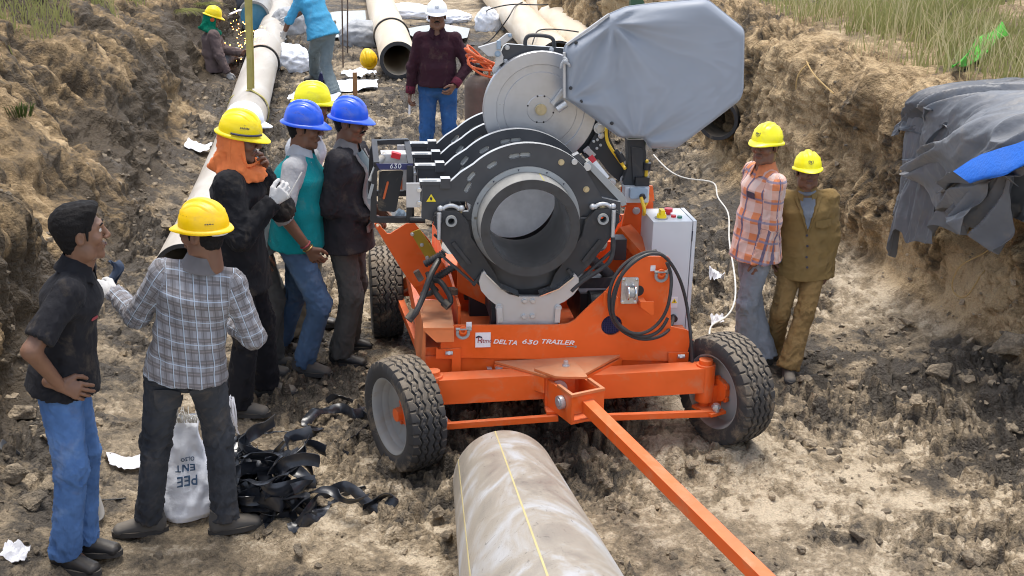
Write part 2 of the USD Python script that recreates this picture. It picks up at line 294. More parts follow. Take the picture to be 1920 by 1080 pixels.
mat('net_dark', (0.03, 0.075, 0.03), 0.6)
mat('strap_line', (0.50, 0.42, 0.19), 0.6, var=.15)
mat('cap_blue', (0.12, 0.42, 0.62), 0.3, var=.2)
mat('rim_dark', (0.12, 0.125, 0.13), 0.55, var=.2, dust=.6)
mat('water', (0.16, 0.14, 0.11), 0.06, var=.1, rvar=.03, spec=.9)
def leafy(name, a, b, c):
    n = {'g': ('geometry', {}), 'rp': ('rgb_ramp', {'ramp': [(0.0, a), (.5, b), (1.0, c)]}), 'd': ('diffuse_bsdf', {}), 't': ('translucent_bsdf', {}), 'm': ('mix_closure', {'fac': .35})}
    l = [('g.random_per_island', 'rp.fac'), ('rp.color', 'd.color'), ('rp.color', 't.color'), ('d.BSDF', 'm.closure1'), ('t.BSDF', 'm.closure2')]
    MAT[name] = usdkit.material(stage, '/World/Looks/' + name, n, l, surface='m.closure')
leafy('grass_dry', (0.26, 0.26, 0.10), (0.40, 0.35, 0.17), (0.55, 0.46, 0.28)); leafy('grass_green', (0.09, 0.13, 0.04), (0.13, 0.16, 0.06), (0.2, 0.2, 0.1))
MAT['spark'] = usdkit.material(stage, '/World/Looks/spark', {'e': ('emission', {'color': (1.0, 0.36, 0.07), 'strength': 6.0})}, [], surface='e.emission')
MAT['arc'] = usdkit.material(stage, '/World/Looks/arc', {'e': ('emission', {'color': (1.0, 0.97, 0.92), 'strength': 5.0})}, [], surface='e.emission')
leafy('grass_straw', (0.42, 0.36, 0.2), (0.52, 0.45, 0.28), (0.62, 0.54, 0.36))
# ---------------------------------------------------------------- terrain
def xl(y): return -2.68 - 0.118 * (y - 6)
def xr(y): return 3.3 - 0.17 * (y - 6.5) - 0.25 * np.exp(-((np.asarray(y) - 11.5) / 2.0) ** 2)
def zl(y): return 2.55 - 0.085 * (y - 6) * sstep(5, 9, y)
def zr(y): return 1.52 + 0.0 * np.asarray(y)
def macro(x, y):
    """The trench floor without its crumbs: what feet, wheels and things stand on."""
    x, y = np.asarray(x, float), np.asarray(y, float); p = np.stack([x * 0.7, y * 0.7, np.zeros_like(x)], -1)
    z = 0.09 * (fbm(p, 3, 5) - 0.5) + 0.05 * np.exp(-((x - 1.3) ** 2 + (y - 6.6) ** 2) / 0.5)
    z = z + 0.5 * np.maximum(0, 4.75 - y) ** 1.15
    z = z + 0.28 * sstep(0.75, -0.15, x - xl(y)) * (0.6 + 0.8 * noise(np.stack([x, y * 1.3, 0 * x], -1), 9)) + 0.16 * sstep(-0.8, 0.1, x - xr(y)) * (0.4 + noise(np.stack([x, y * 1.1, 0 * x], -1), 19))
    return z
def gz(x, y): return float(macro(x, y))
rng = np.random.default_rng(7)

def build_terrain():
    ys = [3.0]
    while ys[-1] < 33: ys.append(ys[-1] * (1.0034 if 4.9 < ys[-1] < 22 else 1.012))
    ys = np.array(ys + [36, 42, 55]); R = len(ys)
    # profile: key points (x offset, z) across, with the number of columns between them
    cols = []; A = lambda *k: np.stack(np.broadcast_arrays(*[np.asarray(q, float) + 0 * ys for q in k]), -1)
    L, Rr, ZL, ZR = xl(ys), xr(ys), zl(ys), zr(ys)
    lw = 0.75 + 0.25 * np.sin(ys * 1.3) + 0.2 * np.sin(ys * 3.1 + 1)      # how far the upper slope starts behind the cut
    lc = 1.0 + 0.28 * np.sin(ys * 0.9 + 2.2) + 0.12 * np.sin(ys * 2.7)    # height of the cut face
    keys = [A(L - 30, ZL + 1.2), A(L - 2.6 - 0.3 * lw, ZL + 0.25), A(L - 1.35 - 0.3 * lw, ZL - 0.15), A(L - 0.42 - 0.2 * lw, lc), A(L - 0.30, lc - 0.22), A(L - 0.12, 0.30), A(L + 0.35, 0.03), A(Rr - 0.35, 0.02), A(Rr + 0.02, 0.22), A(Rr + 0.16, 0.85), A(Rr + 0.2, ZR - 0.16), A(Rr + 0.46, ZR), A(Rr + 2.5, ZR + 0.28), A(Rr + 6, ZR + 0.9), A(Rr + 34, ZR + 2.0)]
    num = [14, 40, 90, 30, 55, 40, 400, 40, 55, 60, 34, 110, 60, 14]
    P = []
    for k, n in enumerate(num):
        t = np.linspace(0, 1, n, endpoint=(k == len(num) - 1))[None, :, None]
        P.append(keys[k][:, None] * (1 - t) + keys[k + 1][:, None] * t)
    P = np.concatenate(P, 1); C = P.shape[1]
    # round the key corners by smoothing across
    from scipy.ndimage import gaussian_filter1d
    P = gaussian_filter1d(P, 5, axis=1, mode='nearest')
    V = np.zeros((R, C, 3)); V[..., 0] = P[..., 0]; V[..., 1] = ys[:, None]; V[..., 2] = P[..., 1]
    x, y = V[..., 0], V[..., 1]
    fl = sstep(xl(y) - 0.2, xl(y) + 0.3, x) * sstep(xr(y) + 0.1, xr(y) - 0.3, x)          # 1 on the floor
    V[..., 2] = V[..., 2] * (1 - fl) + np.where(fl > 0, macro(x, y), 0) * fl
    lb = sstep(xl(y) + 0.25, xl(y) - 0.2, x); rb = sstep(xr(y) - 0.25, xr(y) + 0.1, x)
    topr = sstep(xr(y) + 0.3, xr(y) + 0.8, x); wall = np.clip(lb + rb, 0, 1) * (1 - 0.75 * topr)
    N = grid_mesh(V).vertex_normals.reshape(R, C, 3)
    Q = V.copy()
    # walls: bulges, upright grooves left by the digger, ledges
    big = fbm(Q * 1.1, 3, 21) - 0.5
    groove = fbm(Q * [3.0, 3.0, 0.7], 2, 33); groove = np.abs(groove - 0.5) * 2
    ledge = fbm(Q * [1.2, 1.2, 4.0], 3, 43) - 0.5
    d = wall * (0.30 * big * (1 - 0.2 * rb) - 0.22 * groove * (0.55 + 0.45 * lb) + 0.08 + 0.12 * ledge + .16 * (fbm(Q * 3.7, 3, 35) - .5) + .05 * (0.4 - np.abs(fbm(Q * 11, 3, 37) - .5) * 2))
    # crumbs everywhere
    mid = fbm(Q * 5.0, 4, 51); mask = sstep(0.42, 0.6, fbm(Q * 0.9, 3, 61))
    bil = np.abs(fbm(Q * 9.0, 3, 71) - 0.5) * 2
    rough = np.clip(0.25 + 0.75 * mask + 0.5 * wall, 0, 1.2) * (1 - 0.6 * topr)
    # hold the ground down round the feet and the wheels
    d += rough * (0.06 * (mid - 0.5) + 0.02 * (0.3 - bil))
    flatmid = (1 - wall) * 0.05 * (fbm(Q * 2.2, 3, 81) - 0.5)
    d += flatmid
    lump = np.zeros_like(d); near = (y > 4.3) & (y < 24)
    ux = (x + 0.55 * np.where(lb > .5, V[..., 2], -V[..., 2]) * wall)[near]; uy = y[near]; wq = np.stack([ux * 7, uy * 7, 0 * ux], -1)
    wx, wy = ux + .09 * (fbm(wq, 3, 101) - .5), uy + .09 * (fbm(wq, 3, 102) - .5)
    churn = np.clip(0.30 + 0.95 * sstep(.36, .58, fbm(Q[near] * [1.0, 1.0, 1.0], 3, 61)) - .38 * wall[near] , 0.16, 1.2) * (1 - .65 * topr[near])
    # trodden pale ground behind the machine and before the right wheel
    for cx_, cy_, ra, rb_ in ((-.6, 11.5, 1.1, 3.2), (1.75, 6.0, .75, .55), (-1.3, 6.2, .55, .4)): churn = churn * (1 - .55 * np.exp(-((ux - cx_) / ra) ** 2 - ((uy - cy_) / rb_) ** 2))
    # broken clods: cracked cells with tilted faces, two sizes, then round crumbs
    for n_, amp, sd in ((5200, .085, 3), (24000, .045, 4), (90000, .020, 6)):
        g = np.random.default_rng(sd); cy = 4.4 * (24 / 4.4) ** g.random(n_); cx = xl(cy) - 1.4 + g.random(n_) * (xr(cy) - xl(cy) + 2.2)
        dd, idx = cKDTree(np.c_[cx, cy]).query(np.c_[wx, wy], k=2); size = np.sqrt(20.0 / n_) * uy / 3.6
        up_ = sstep(0.0, .34, (dd[:, 1] - dd[:, 0]) / size); tl = g.normal(0, 1, (n_, 2))[idx[:, 0]]; off = np.c_[wx - cx[idx[:, 0]], wy - cy[idx[:, 0]]] / size[:, None]
        rnd = g.random(n_)[idx[:, 0]]; hh = (.35 + 1.0 * np.maximum(0, rnd - .45) + .30 * (tl * off).sum(1)) * up_ - .30
        d[near] += amp * hh * churn * np.minimum(1.25, uy / 7 + .2) * (rnd > .12); lump[near] += (rnd - .5) * .20 * np.minimum(1, churn + .3) + .22 * (1 - up_) * churn
    V = V + N * d[..., None]
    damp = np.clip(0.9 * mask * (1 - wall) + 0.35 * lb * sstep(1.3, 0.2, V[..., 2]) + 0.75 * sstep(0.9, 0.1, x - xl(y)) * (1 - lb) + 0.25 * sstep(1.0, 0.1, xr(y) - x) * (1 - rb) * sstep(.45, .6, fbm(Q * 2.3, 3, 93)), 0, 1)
    damp = 0.50 * damp * sstep(0.30, 0.68, fbm(Q * 1.6, 4, 91) + 0.12) * (.35 + 1.3 * sstep(.36, .62, fbm(Q * 4.5, 4, 92))) + 0.22 * topr * sstep(.4, 1.4, x - xr(y)) + lump
    damp -= (1 - wall) * (.30 * np.exp(-((x + .6) / 1.3) ** 2 - ((y - 12) / 3.5) ** 2) + .22 * np.exp(-((x - 1.8) / .8) ** 2 - ((y - 6.0) / .6) ** 2) + .15 * np.exp(-((x - 1.9) / .7) ** 2 - ((y - 8.6) / 1.2) ** 2))
    # dark damp cut faces low on the left wall
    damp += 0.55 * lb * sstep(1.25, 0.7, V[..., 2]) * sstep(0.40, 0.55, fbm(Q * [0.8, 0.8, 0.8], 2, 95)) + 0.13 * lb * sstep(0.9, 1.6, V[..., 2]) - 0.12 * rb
    p = structure('ground', grid_mesh(V), 'trench_soil')
    UsdGeom.PrimvarsAPI(stage.GetPrimAtPath(p)).CreatePrimvar('damp', Sdf.ValueTypeNames.FloatArray, 'vertex').Set(list(map(float, damp.ravel())))
    och = np.clip(wall * (.55 + .7 * fbm(Q * 1.3, 3, 97)) + .25 * topr + .19 + .3 * fbm(Q * .8, 2, 98), 0, 1)
    UsdGeom.PrimvarsAPI(stage.GetPrimAtPath(p)).CreatePrimvar('ochre', Sdf.ValueTypeNames.FloatArray, 'vertex').Set(list(map(float, och.ravel())))
    return V
TER = build_terrain()
TREE = cKDTree(TER.reshape(-1, 3)[:, :2][::2]); TZ = TER.reshape(-1, 3)[::2, 2]
def surf(x, y, k=6):                       # the ground as built, crumbs and all
    d, i = TREE.query([x, y], k=k); return float(np.mean(TZ[i]))
TREE3 = cKDTree(TER.reshape(-1, 3))
def hit(px, py):
    """Where the line of sight of a pixel first meets the ground as built."""
    r = ray(px, py); s = np.linspace(4, 40, 3000); P = CAM + r * s[:, None]; d, _ = TREE3.query(P, distance_upper_bound=1.0)
    ok = d < 0.012 + 0.004 * s; i = np.argmax(ok) if ok.any() else np.argmin(d); return P[i]
# the land beyond, to the horizon
a = np.linspace(0, 2 * np.pi, 64, endpoint=False)
rings = [np.c_[r * np.cos(a), 25 + r * np.sin(a), np.full(64, z)] for r, z in ((20, -0.35), (60, -0.3), (300, -1), (1500, -2))]
V = np.array(rings + []); V = np.concatenate([V, V[:, :1]], 1)
far = grid_mesh(V[:, ::-1]); structure('far_ground', far, 'clod_soil')
# ---------------------------------------------------------------- the trailer and the pipe welding machine on it
TO = np.array([0.32, 6.35, 0.0]); TYAW, TROLL = 7.88, 1.5
_y, _r = math.radians(TYAW), math.radians(TROLL)
RZ = np.array([[math.cos(_y), -math.sin(_y), 0], [math.sin(_y), math.cos(_y), 0], [0, 0, 1]])
RY = np.array([[math.cos(_r), 0, math.sin(_r)], [0, 1, 0], [-math.sin(_r), 0, math.cos(_r)]])
WR = RZ @ RY
def L(px, py, Y, tilt=True):
    """Where the line of sight of a pixel meets the chassis' upright cross plane Y: (X, Z)."""
    M = WR if tilt else RZ
    o, d = M.T @ (CAM - TO), M.T @ ray(px, py); p = o + d * ((Y - o[1]) / d[1]); return p[0], p[2]
def PL(pts, Y, tilt=True): return [L(a, b, Y, tilt) for a, b in pts]
def L3(px, py, Y, tilt=True):
    x, z = L(px, py, Y, tilt); return np.array([x, Y, z])
def tp(parent, name, mesh, mt, smooth=35, label=None, tilt=True):
    """A part given in the chassis' frame, which leans a little to the right."""
    if isinstance(mesh, list): return [tp(parent, name, m, mt, smooth, label, tilt) for m in mesh][-1]
    if tilt: mesh = mesh.copy(); mesh.vertices = mesh.vertices @ RY.T
    return part(parent, name, mesh, mt, smooth, label)
def text(txt, h, origin, depth=0.002, shear=0.0, bold=False, stretch=1.0, turn=0.0, flip=False):
    m = meshkit.text_mesh(txt, h, depth, bold); v = m.vertices.copy(); v[:, 0] = v[:, 0] * stretch + shear * v[:, 1]
    if flip: v[:, :2] = -v[:, :2]
    if turn: c, s = math.cos(turn), math.sin(turn); v[:, :2] = np.c_[c * v[:, 0] - s * v[:, 1], s * v[:, 0] + c * v[:, 1]]
    m.vertices = np.c_[v[:, 0], -v[:, 2], v[:, 1]] + np.asarray(origin); return m
def bolt(c, r, n=(0, -1, 0), h=0.012):
    c, n = np.asarray(c, float), np.asarray(n, float); return cat([cyl(c, c + n * h, r, 6), cyl(c, c + n * h * 0.3, r * 1.4, 14)])

# ---- the tyre with its zigzag tread, rim and hub
def tyre_mesh(nt=240):
    xs = np.linspace(-0.093, 0.093, 61); side = [(0.083, 0.203), (0.098, 0.215), (0.106, 0.24), (0.107, 0.262), (0.102, 0.284), (0.097, 0.298)]
    prof = [(-x, r) for x, r in side] + [(x, 0.310 - 0.010 * abs(x / 0.093) ** 2.5) for x in xs] + [(x, r) for x, r in side[::-1]]
    pr = np.array(prof); th = np.arange(nt) * 2 * np.pi / nt; X = np.broadcast_to(pr[:, 0], (nt, len(pr))); Rr = np.broadcast_to(pr[:, 1], (nt, len(pr))).copy()
    tri = np.abs(((th * 30 / (2 * np.pi)) % 1) * 2 - 1) * 2 - 1
    for gx in (-0.056, -0.019, 0.019, 0.056):
        Rr -= 0.012 * sstep(0.0062, 0.0036, np.abs(X - gx - 0.0075 * tri[:, None])) * (np.abs(X) < 0.095)
    ph = (th * 30 / (2 * np.pi) + 0.25) % 1
    lug = sstep(0.13, 0.07, np.abs(ph - 0.5))[:, None]
    Rr -= 0.012 * lug * sstep(0.064, 0.074, np.abs(X)) * sstep(0.27, 0.285, Rr)
    sip = sstep(0.06, 0.03, np.abs(((th * 60 / (2 * np.pi)) % 1) - 0.5))[:, None]; Rr -= 0.004 * sip * (np.abs(np.abs(X) - 0.0375) < 0.009)
    V = np.stack([X, Rr * np.cos(th)[:, None], Rr * np.sin(th)[:, None]], -1); V = np.concatenate([V, V[:1]], 0)
    return grid_mesh(V[:, ::-1])
RIMP = [(0.203, 0.084), (0.213, 0.09), (0.208, 0.096), (0.197, 0.09), (0.189, 0.070), (0.187, 0.045), (0.178, 0.036), (0.173, 0.012), (0.155, 0.0), (0.10, -0.012), (0.07, -0.012), (0.055, -0.008)]
def rim_mesh(s):
    pr = [(r, x * s) for r, x in RIMP] + [(0.055, -0.020 * s), (0.10, -0.022 * s), (0.160, -0.014 * s), (0.178, -0.02 * s), (0.187, -0.05 * s), (0.197, -0.085 * s), (0.208, -0.096 * s), (0.213, -0.09 * s), (0.203, -0.083 * s)]
    m = lathe(pr, 56, 'x', True)
    if s > 0: m.invert()
    return m
TYRE = tyre_mesh()
def wheel(T, c, steer, s, label=None):
    """s: the side that looks outwards (-1 left, 1 right)."""
    w = holder(T, 'wheel', label); R = rot(steer, (0, 0, 1)); R[:3, 3] = c
    def put(n, m, mt, sm=35): m = m.copy(); m.apply_transform(R); part(w, n, m, mt, sm)
    put('tyre', TYRE.copy().apply_transform(rot(17 * s, (1, 0, 0))), 'rubber', 40); put('rim', rim_mesh(s), 'rim_grey', 40)
    hub = [cyl((-0.05 * s, 0, 0), (0.0, 0, 0), 0.065, 28), cyl((0.0, 0, 0), (0.055 * s, 0, 0), 0.042, 24, 0.036)]
    for k in range(5):
        a = k * 2 * math.pi / 5; hub.append(cyl((-0.03 * s, 0.062 * math.cos(a), 0.062 * math.sin(a)), (0.018 * s, 0.062 * math.cos(a), 0.062 * math.sin(a)), 0.012, 6)); hub.append(cyl((-0.045 * s, 0.062 * math.cos(a), 0.062 * math.sin(a)), (-0.028 * s, 0.062 * math.cos(a), 0.062 * math.sin(a)), 0.02, 10))
    put('hub', cat(hub), 'orange_paint'); return w

T = thing('welding_trailer', 'orange four wheeled trailer with long tow bar carrying the pipe welding machine', 'trailer', TO, TYAW)
zf = [gz(*(TO + RZ @ [x, y, 0])[:2]) for x, y in ((-.9, 0), (.88, 0), (-.9, 2.0), (.9, 2.0))]
wheel(T, (-0.90, 0, zf[0] + 0.297), 23, -1, 'front wheel on the left, turned outwards, mud caked on top')
wheel(T, (0.86, 0, zf[1] + 0.297), 23, 1, 'front wheel on the right with its knuckle showing')
wheel(T, (-0.91, 2.0, zf[2] + 0.297), 0, -1); wheel(T, (0.90, 2.0, zf[3] + 0.297), 0, 1)

# ---- steered front axle (level, not leaning with the chassis)
def ax(n, m, mt='orange_paint', label=None):
    return tp(T, n, m, mt, tilt=False, label=label)
ax('front_axle', [bx(-0.72, -0.155, -0.05, 0.06, 0.372, 0.512), bx(0.0, 0.725, -0.05, 0.06, 0.352, 0.495)])
ax('axle_block', cat([bx(-0.157, 0.003, -0.085, 0.10, 0.345, 0.52), bx(-0.16, 0.02, -0.16, -0.085, 0.33, 0.345)]))
for s, z0 in ((-1, 0.36), (1, 0.34)):
    x = 0.745 * s
    ax('kingpin', cat([cyl((x, 0.0, z0 - 0.05), (x, 0.0, z0 + 0.165), 0.052, 32), cyl((x, 0, z0 + 0.165), (x, 0, z0 + 0.19), 0.038, 28), cyl((x, 0, z0 - 0.09), (x, 0, z0 - 0.05), 0.03, 20)]))
    R = rot(23, (0, 0, 1)); R[:3, 3] = (x, 0, z0)
    arm = cat([bar((0.02 * s, 0, -0.02), (0.14 * s, 0, -0.04), 0.09, 0.13), flat([(-0.05, -0.13), (0.05, -0.13), (0.06, 0.03), (-0.06, 0.03)], -0.095, -0.078), cyl((0.08 * s, 0, -0.04), (0.17 * s, 0, -0.04), 0.05, 24)]); arm.apply_transform(R)
    ax('steering_arm', arm)
    k = plate([(-.09, -.12), (-.05, .08), (.03, .15), (.09, .11), (.10, -.1), (.04, -.16)], -0.008, 0.008); k.apply_transform(rot(90, (0, 0, 1))); k.apply_translation((0.125 * s, 0, 0)); k.apply_transform(R); ax('knuckle_plate', k)
    e = np.array([0, -0.105, -0.07]); e = (R @ np.r_[e, 1])[:3]; ax('ball_joint', cat([cyl(e - [0, 0, 0.02], e + [0, 0, 0.035], 0.018, 12), cyl(e + [0, 0, 0.01], e + [0, 0, 0.025], 0.026, 6)]), 'zinc')
    if s < 0: e0 = e
    else: e1 = e
ax('tie_rod', [bar(e0 + [0, 0, -0.02], [-0.10, -0.17, 0.315], 0.03, 0.032), bar(e1 + [0, 0, -0.02], [0.02, -0.17, 0.305], 0.03, 0.032)])
ax('bogie_plate', flat([(-0.40, 0.135), (0.30, 0.135), (0.06, -0.10), (-0.16, -0.10)], 0.517, 0.530), 'dusty_orange', 'dusty triangular turning plate between panel and axle')
ax('side_web', [bar((-0.40, 0.13, 0.47), (-0.16, -0.09, 0.47), 0.012, 0.09), bar((0.30, 0.13, 0.465), (0.05, -0.09, 0.465), 0.012, 0.09)])
ax('turntable_bolt', cat([cyl((-0.035, -0.02, 0.53), (-0.035, -0.02, 0.552), 0.022, 6), cyl((-0.035, -0.02, 0.53), (-0.035, -0.02, 0.575), 0.013, 12)]), 'zinc')
# hitch yoke and tow bar
dirb = np.array([math.sin(math.radians(19.0)), -math.cos(math.radians(19.0)), 0]); side = np.array([-dirb[1], dirb[0], 0]); y0 = np.array([-0.03, -0.12, 0])
U = np.eye(4); U[:3, 0], U[:3, 1], U[:3, 3] = side, -dirb, y0            # x across, -y along the bar
def yk(m): return m.apply_transform(U)
ax('yoke', yk(cat([bx(-0.098, -0.08, -0.19, 0.09, 0.36, 0.50), bx(0.08, 0.098, -0.19, 0.09, 0.36, 0.50), bx(-0.08, 0.08, 0.07, 0.09, 0.36, 0.50), bx(-0.08, 0.08, -0.19, -0.172, 0.40, 0.50), bx(-0.098, 0.098, -0.19, 0.09, 0.345, 0.36)])))
ax('yoke_plate', yk(cat([flat([(-0.14, 0.14), (0.10, 0.14), (0.085, 0.02), (0.06, -0.08), (0.045, -0.08), (-0.05, -0.03), (-0.09, 0.0)], 0.532, 0.545), bx(-0.1, 0.1, -0.195, -0.175, 0.5, 0.515), bx(-0.1, -0.082, -0.175, -0.04, 0.5, 0.515), bx(0.082, 0.1, -0.175, -0.04, 0.5, 0.515)])), 'dusty_orange')
ax('hitch_pin', yk(cat([cyl((-0.13, -0.10, 0.44), (0.11, -0.10, 0.44), 0.022, 20), cyl((-0.125, -0.10, 0.44), (-0.10, -0.10, 0.44), 0.036, 24)])), 'zinc')
ax('washer', cyl((-0.085, -0.092, 0.445), (-0.085, -0.086, 0.445), 0.048, 32), 'zinc')
b0 = (U @ [0, -0.17, 0.435, 1])[:3]; b1 = np.array([0.60, -2.35, 0.30])
ax('tow_bar', bar(b0, b1, 0.062, 0.064), label='long square orange tow bar reaching towards the lower right')

# ---- chassis
PY = 0.13
panel = [(826, 633), (851, 610), (1047, 609), (1065, 607), (1078, 600), (1092, 586), (1112, 567), (1135, 547), (1152, 526), (1171, 504), (1197, 483), (1203, 481), (1252, 481), (1257, 486), (1258, 612), (1288, 619), (1294, 623), (1292, 650), (1285, 676), (1250, 677), (864, 671), (826, 671)]
pp = Polygon(PL(panel, PY)); hole = Point(*L(1147, 610, PY)).buffer(0.058)
tp(T, 'front_panel', plate(pp.difference(hole), PY, PY + 0.012), 'orange_paint')
tp(T, 'fan_grille', cat([plate(Point(*L(1147, 610, PY)).buffer(0.057), PY + 0.02, PY + 0.026)] + [cyl((L(1147, 610, PY)[0] + d, PY + 0.012, L(1147, 610, PY)[1] - 0.05), (L(1147, 610, PY)[0] + d, PY + 0.012, L(1147, 610, PY)[1] + 0.05), 0.0022, 5) for d in np.arange(-0.05, 0.051, 0.0125)] + [cyl((L(1147, 610, PY)[0] - 0.055, PY + 0.014, L(1147, 610, PY)[1] + d), (L(1147, 610, PY)[0] + 0.055, PY + 0.014, L(1147, 610, PY)[1] + d), 0.0022, 5) for d in np.arange(-0.05, 0.051, 0.0125)]), 'navy')
tp(T, 'cross_beam', plate([L(790, 668, .145), L(826, 668, .145), L(1280, 676, .145), L(1275, 708, .145), L(952, 703, .145), L(788, 699, .145)], 0.145, 0.24), 'orange_paint')
xl_, z_ = L(864, 640, PY)
tp(T, 'lashing_bracket', plate(Polygon([L(818, 651, .118), L(822, 655, .118), L(864, 653, .118), L(864, 704, .118), L(847, 704, .118), L(847, 673, .118), L(817, 673, .118)]), 0.118, 0.128), 'orange_paint')
tp(T, 'lashing_bracket', plate([L(1253, 661, .118), L(1292, 661, .118), L(1290, 682, .118), L(1267, 682, .118), L(1267, 700, .118), L(1254, 700, .118)], 0.118, 0.128), 'orange_paint')
for q in ((842, 662), (1277, 668)): tp(T, 'lashing_hook', [cyl(L3(*q, .117) + [-.02, 0, 0], L3(*q, .117) + [.02, 0.0, 0], 0.012, 10), cyl(L3(*q, .13) + [0, 0, 0], L3(*q, .085) + [0, 0, 0], 0.01, 10)], 'zinc')
tp(T, 'tilt_latch', cat([plate([L(916, 700, .1), L(913, 690, .1), L(922, 690, .1), L(930, 708, .1)], 0.09, 0.12), cyl(L3(938, 706, .1), L3(936, 688, .1), 0.022, 12), cyl(L3(945, 706, .1), L3(944, 694, .1), 0.016, 10)]), 'zinc')
# left rail with its dusty step, right rail, deck
tp(T, 'side_rail', cat([bx(-0.80, -0.66, 0.16, 2.2, 0.47, 0.60)]), 'orange_paint'); tp(T, 'side_rail', bx(0.60, 0.70, 0.16, 2.2, 0.42, 0.60), 'orange_paint')
sv = np.array([[-0.80, .145, .60], [-0.62, .145, .60], [-0.62, .145, .735], [-0.80, .145, .73]])
stp = trimesh.Trimesh(*[np.array(q) for q in ([(-0.805, 0.10, 0.735), (-0.64, 0.10, 0.732), (-0.61, 0.62, 0.705), (-0.775, 0.62, 0.705), (-0.805, 0.10, 0.722), (-0.64, 0.10, 0.72), (-0.61, 0.62, 0.69), (-0.775, 0.62, 0.69), (-0.735, 0.09, 0.655), (-0.64, 0.09, 0.655), (-0.64, 0.10, 0.655)],
    [(0, 1, 2), (0, 2, 3), (4, 6, 5), (4, 7, 6), (0, 4, 5), (0, 5, 1), (1, 5, 6), (1, 6, 2), (2, 6, 7), (2, 7, 3), (3, 7, 4), (3, 4, 0), (4, 8, 5), (8, 9, 5)])], process=False)
tp(T, 'step_plate', stp, 'dusty_orange', label='dusty fender step on the left side')
tp(T, 'side_plate', plate([(-0.82, .45), (-0.80, .72), (-0.79, .72), (-0.79, .45)], 0.12, 0.60), 'dusty_orange')
tp(T, 'deck', bx(-0.66, 0.60, 0.3, 2.15, 0.50, 0.515), 'orange_paint')
tp(T, 'inner_wall', [bx(-0.60, 0.20, 0.95, 0.97, 0.515, 0.80), bx(-0.60, -0.585, 0.3, 2.1, 0.515, 0.78), plate([(-0.58, .78), (-0.35, .66), (-0.35, .9), (-0.50, .98), (-0.58, .98)], 0.55, 0.57)], 'orange_paint')
tp(T, 'inner_wall', [bx(0.56, 0.575, 0.3, 2.1, 0.515, 0.86), bx(0.2, 0.56, 1.3, 1.32, 0.515, 1.0), bx(0.10, 0.56, 0.9, 0.92, 0.75, 0.95)], 'orange_paint')
ax('rear_axle', bx(-0.84, 0.84, 1.95, 2.06, 0.28, 0.36))
ax('rear_strut', [bar((-0.72, 1.7, 0.5), (-0.84, 2.0, 0.30), 0.05, 0.07), bar((-0.74, 0.3, 0.40), (-0.84, 2.0, 0.30), 0.04, 0.05)])
# gussets that carry the welding machine
GY = 0.75
gl = Polygon(PL([(704, 426), (702, 420), (708, 416), (716, 428), (726, 438.6), (732, 438.6), (763, 419), (777, 418), (783, 426), (806, 452), (819, 478), (833, 496), (800, 530), (777, 540), (753.6, 507)], GY))
tp(T, 'gusset_plate', plate(gl.difference(Point(*L(708, 423, GY)).buffer(0.011)), GY, GY + 0.015), 'orange_paint')
tp(T, 'mustard_plate', plate(PL([(770, 437), (787, 430), (820, 478), (800, 487)], GY - 0.03), GY - 0.03, GY - 0.015), 'mustard_paint')
tp(T, 'plate_bolt', [bolt(L3(a, b, GY - 0.03), 0.008) for a, b in ((773, 439), (791, 459), (801, 483))], 'zinc')
tp(T, 'gusset_plate', plate(PL([(777, 540), (833, 496), (850, 540), (846, 566), (790, 562)], GY), GY + 0.02, GY + 0.03), 'orange_paint')
tp(T, 'tilting_arm', plate(PL([(1166, 425), (1175, 384), (1186, 378), (1218, 372), (1225, 380), (1222, 450), (1200, 470)], 0.72), 0.72, 0.74), 'orange_paint')
tp(T, 'arm_bolt', bolt(L3(1193, 395, .71), 0.016), 'zinc')
arm0, arm1 = L3(1168, 430, .68), L3(1222, 492, .50)
tp(T, 'tilting_arm', cat([bar(arm0, arm1, 0.10, 0.06), plate(PL([(1160, 432), (1170, 428), (1215, 485), (1190, 500), (1150, 545), (1140, 500)], .72), .72, .735)]), 'orange_paint')
tp(T, 'arm_block', bx(0.29, 0.36, 0.45, 0.55, 0.98, 1.10), 'black_paint')
# printed panel
def lab(q, Y=PY): x, z = L(*q, Y); return x, z
x0, z0 = L(891, 651, PY); x1, z1 = L(920, 623.5, PY)
tp(T, 'sticker', plate([(x0, z0), (x1, z0), (x1, z1 + .002), (x0, z1 + .002)], PY - 0.004, PY - 0.0005), 'sticker_white', label='white square maker sticker')
s_ = T.split('/')[-1]
tp(T, 'sticker_lettering', cat([text('R', 0.034, (x0 + .008, PY - 0.004, z0 + .026), 0.0015, 0.1), text('itmo', 0.021, (x0 + .031, PY - 0.004, z0 + .026), 0.0015, 0.15)]), 'ink_red')
tp(T, 'sticker_mark', cat([plate(LineString([(x0 + .006, z0 + .058), (x0 + .018, z0 + .064), (x0 + .032, z0 + .058)]).buffer(0.004), PY - 0.0062, PY - 0.004)]), 'ink_dark')
bold = lambda t, q, h, w: text(t, h, (L(*q, PY)[0], PY, L(*q, PY)[1]), 0.0025, 0.28, True, w)
def lettering():
    out = []
    for t, xa, xb in (('DELTA', 925, 969), ('630', 979, 1009), ('TRAILER', 1016, 1077)):
        h = 0.0235; m = text(t, h, (0, 0, 0), 0.0025, 0.28, True); w = np.ptp(m.vertices[:, 0]); A, B = np.array(L3(xa, 643.5, PY)), np.array(L3(xb, 646.5, PY))
        m.vertices[:, 0] = (m.vertices[:, 0] - m.vertices[:, 0].min()) * (B[0] - A[0]) / w; m.vertices[:, 2] += m.vertices[:, 0] * (B[2] - A[2]) / (B[0] - A[0]); m.apply_translation(A); out.append(m)
    return out
tp(T, 'panel_lettering', lettering(), 'white_paint')
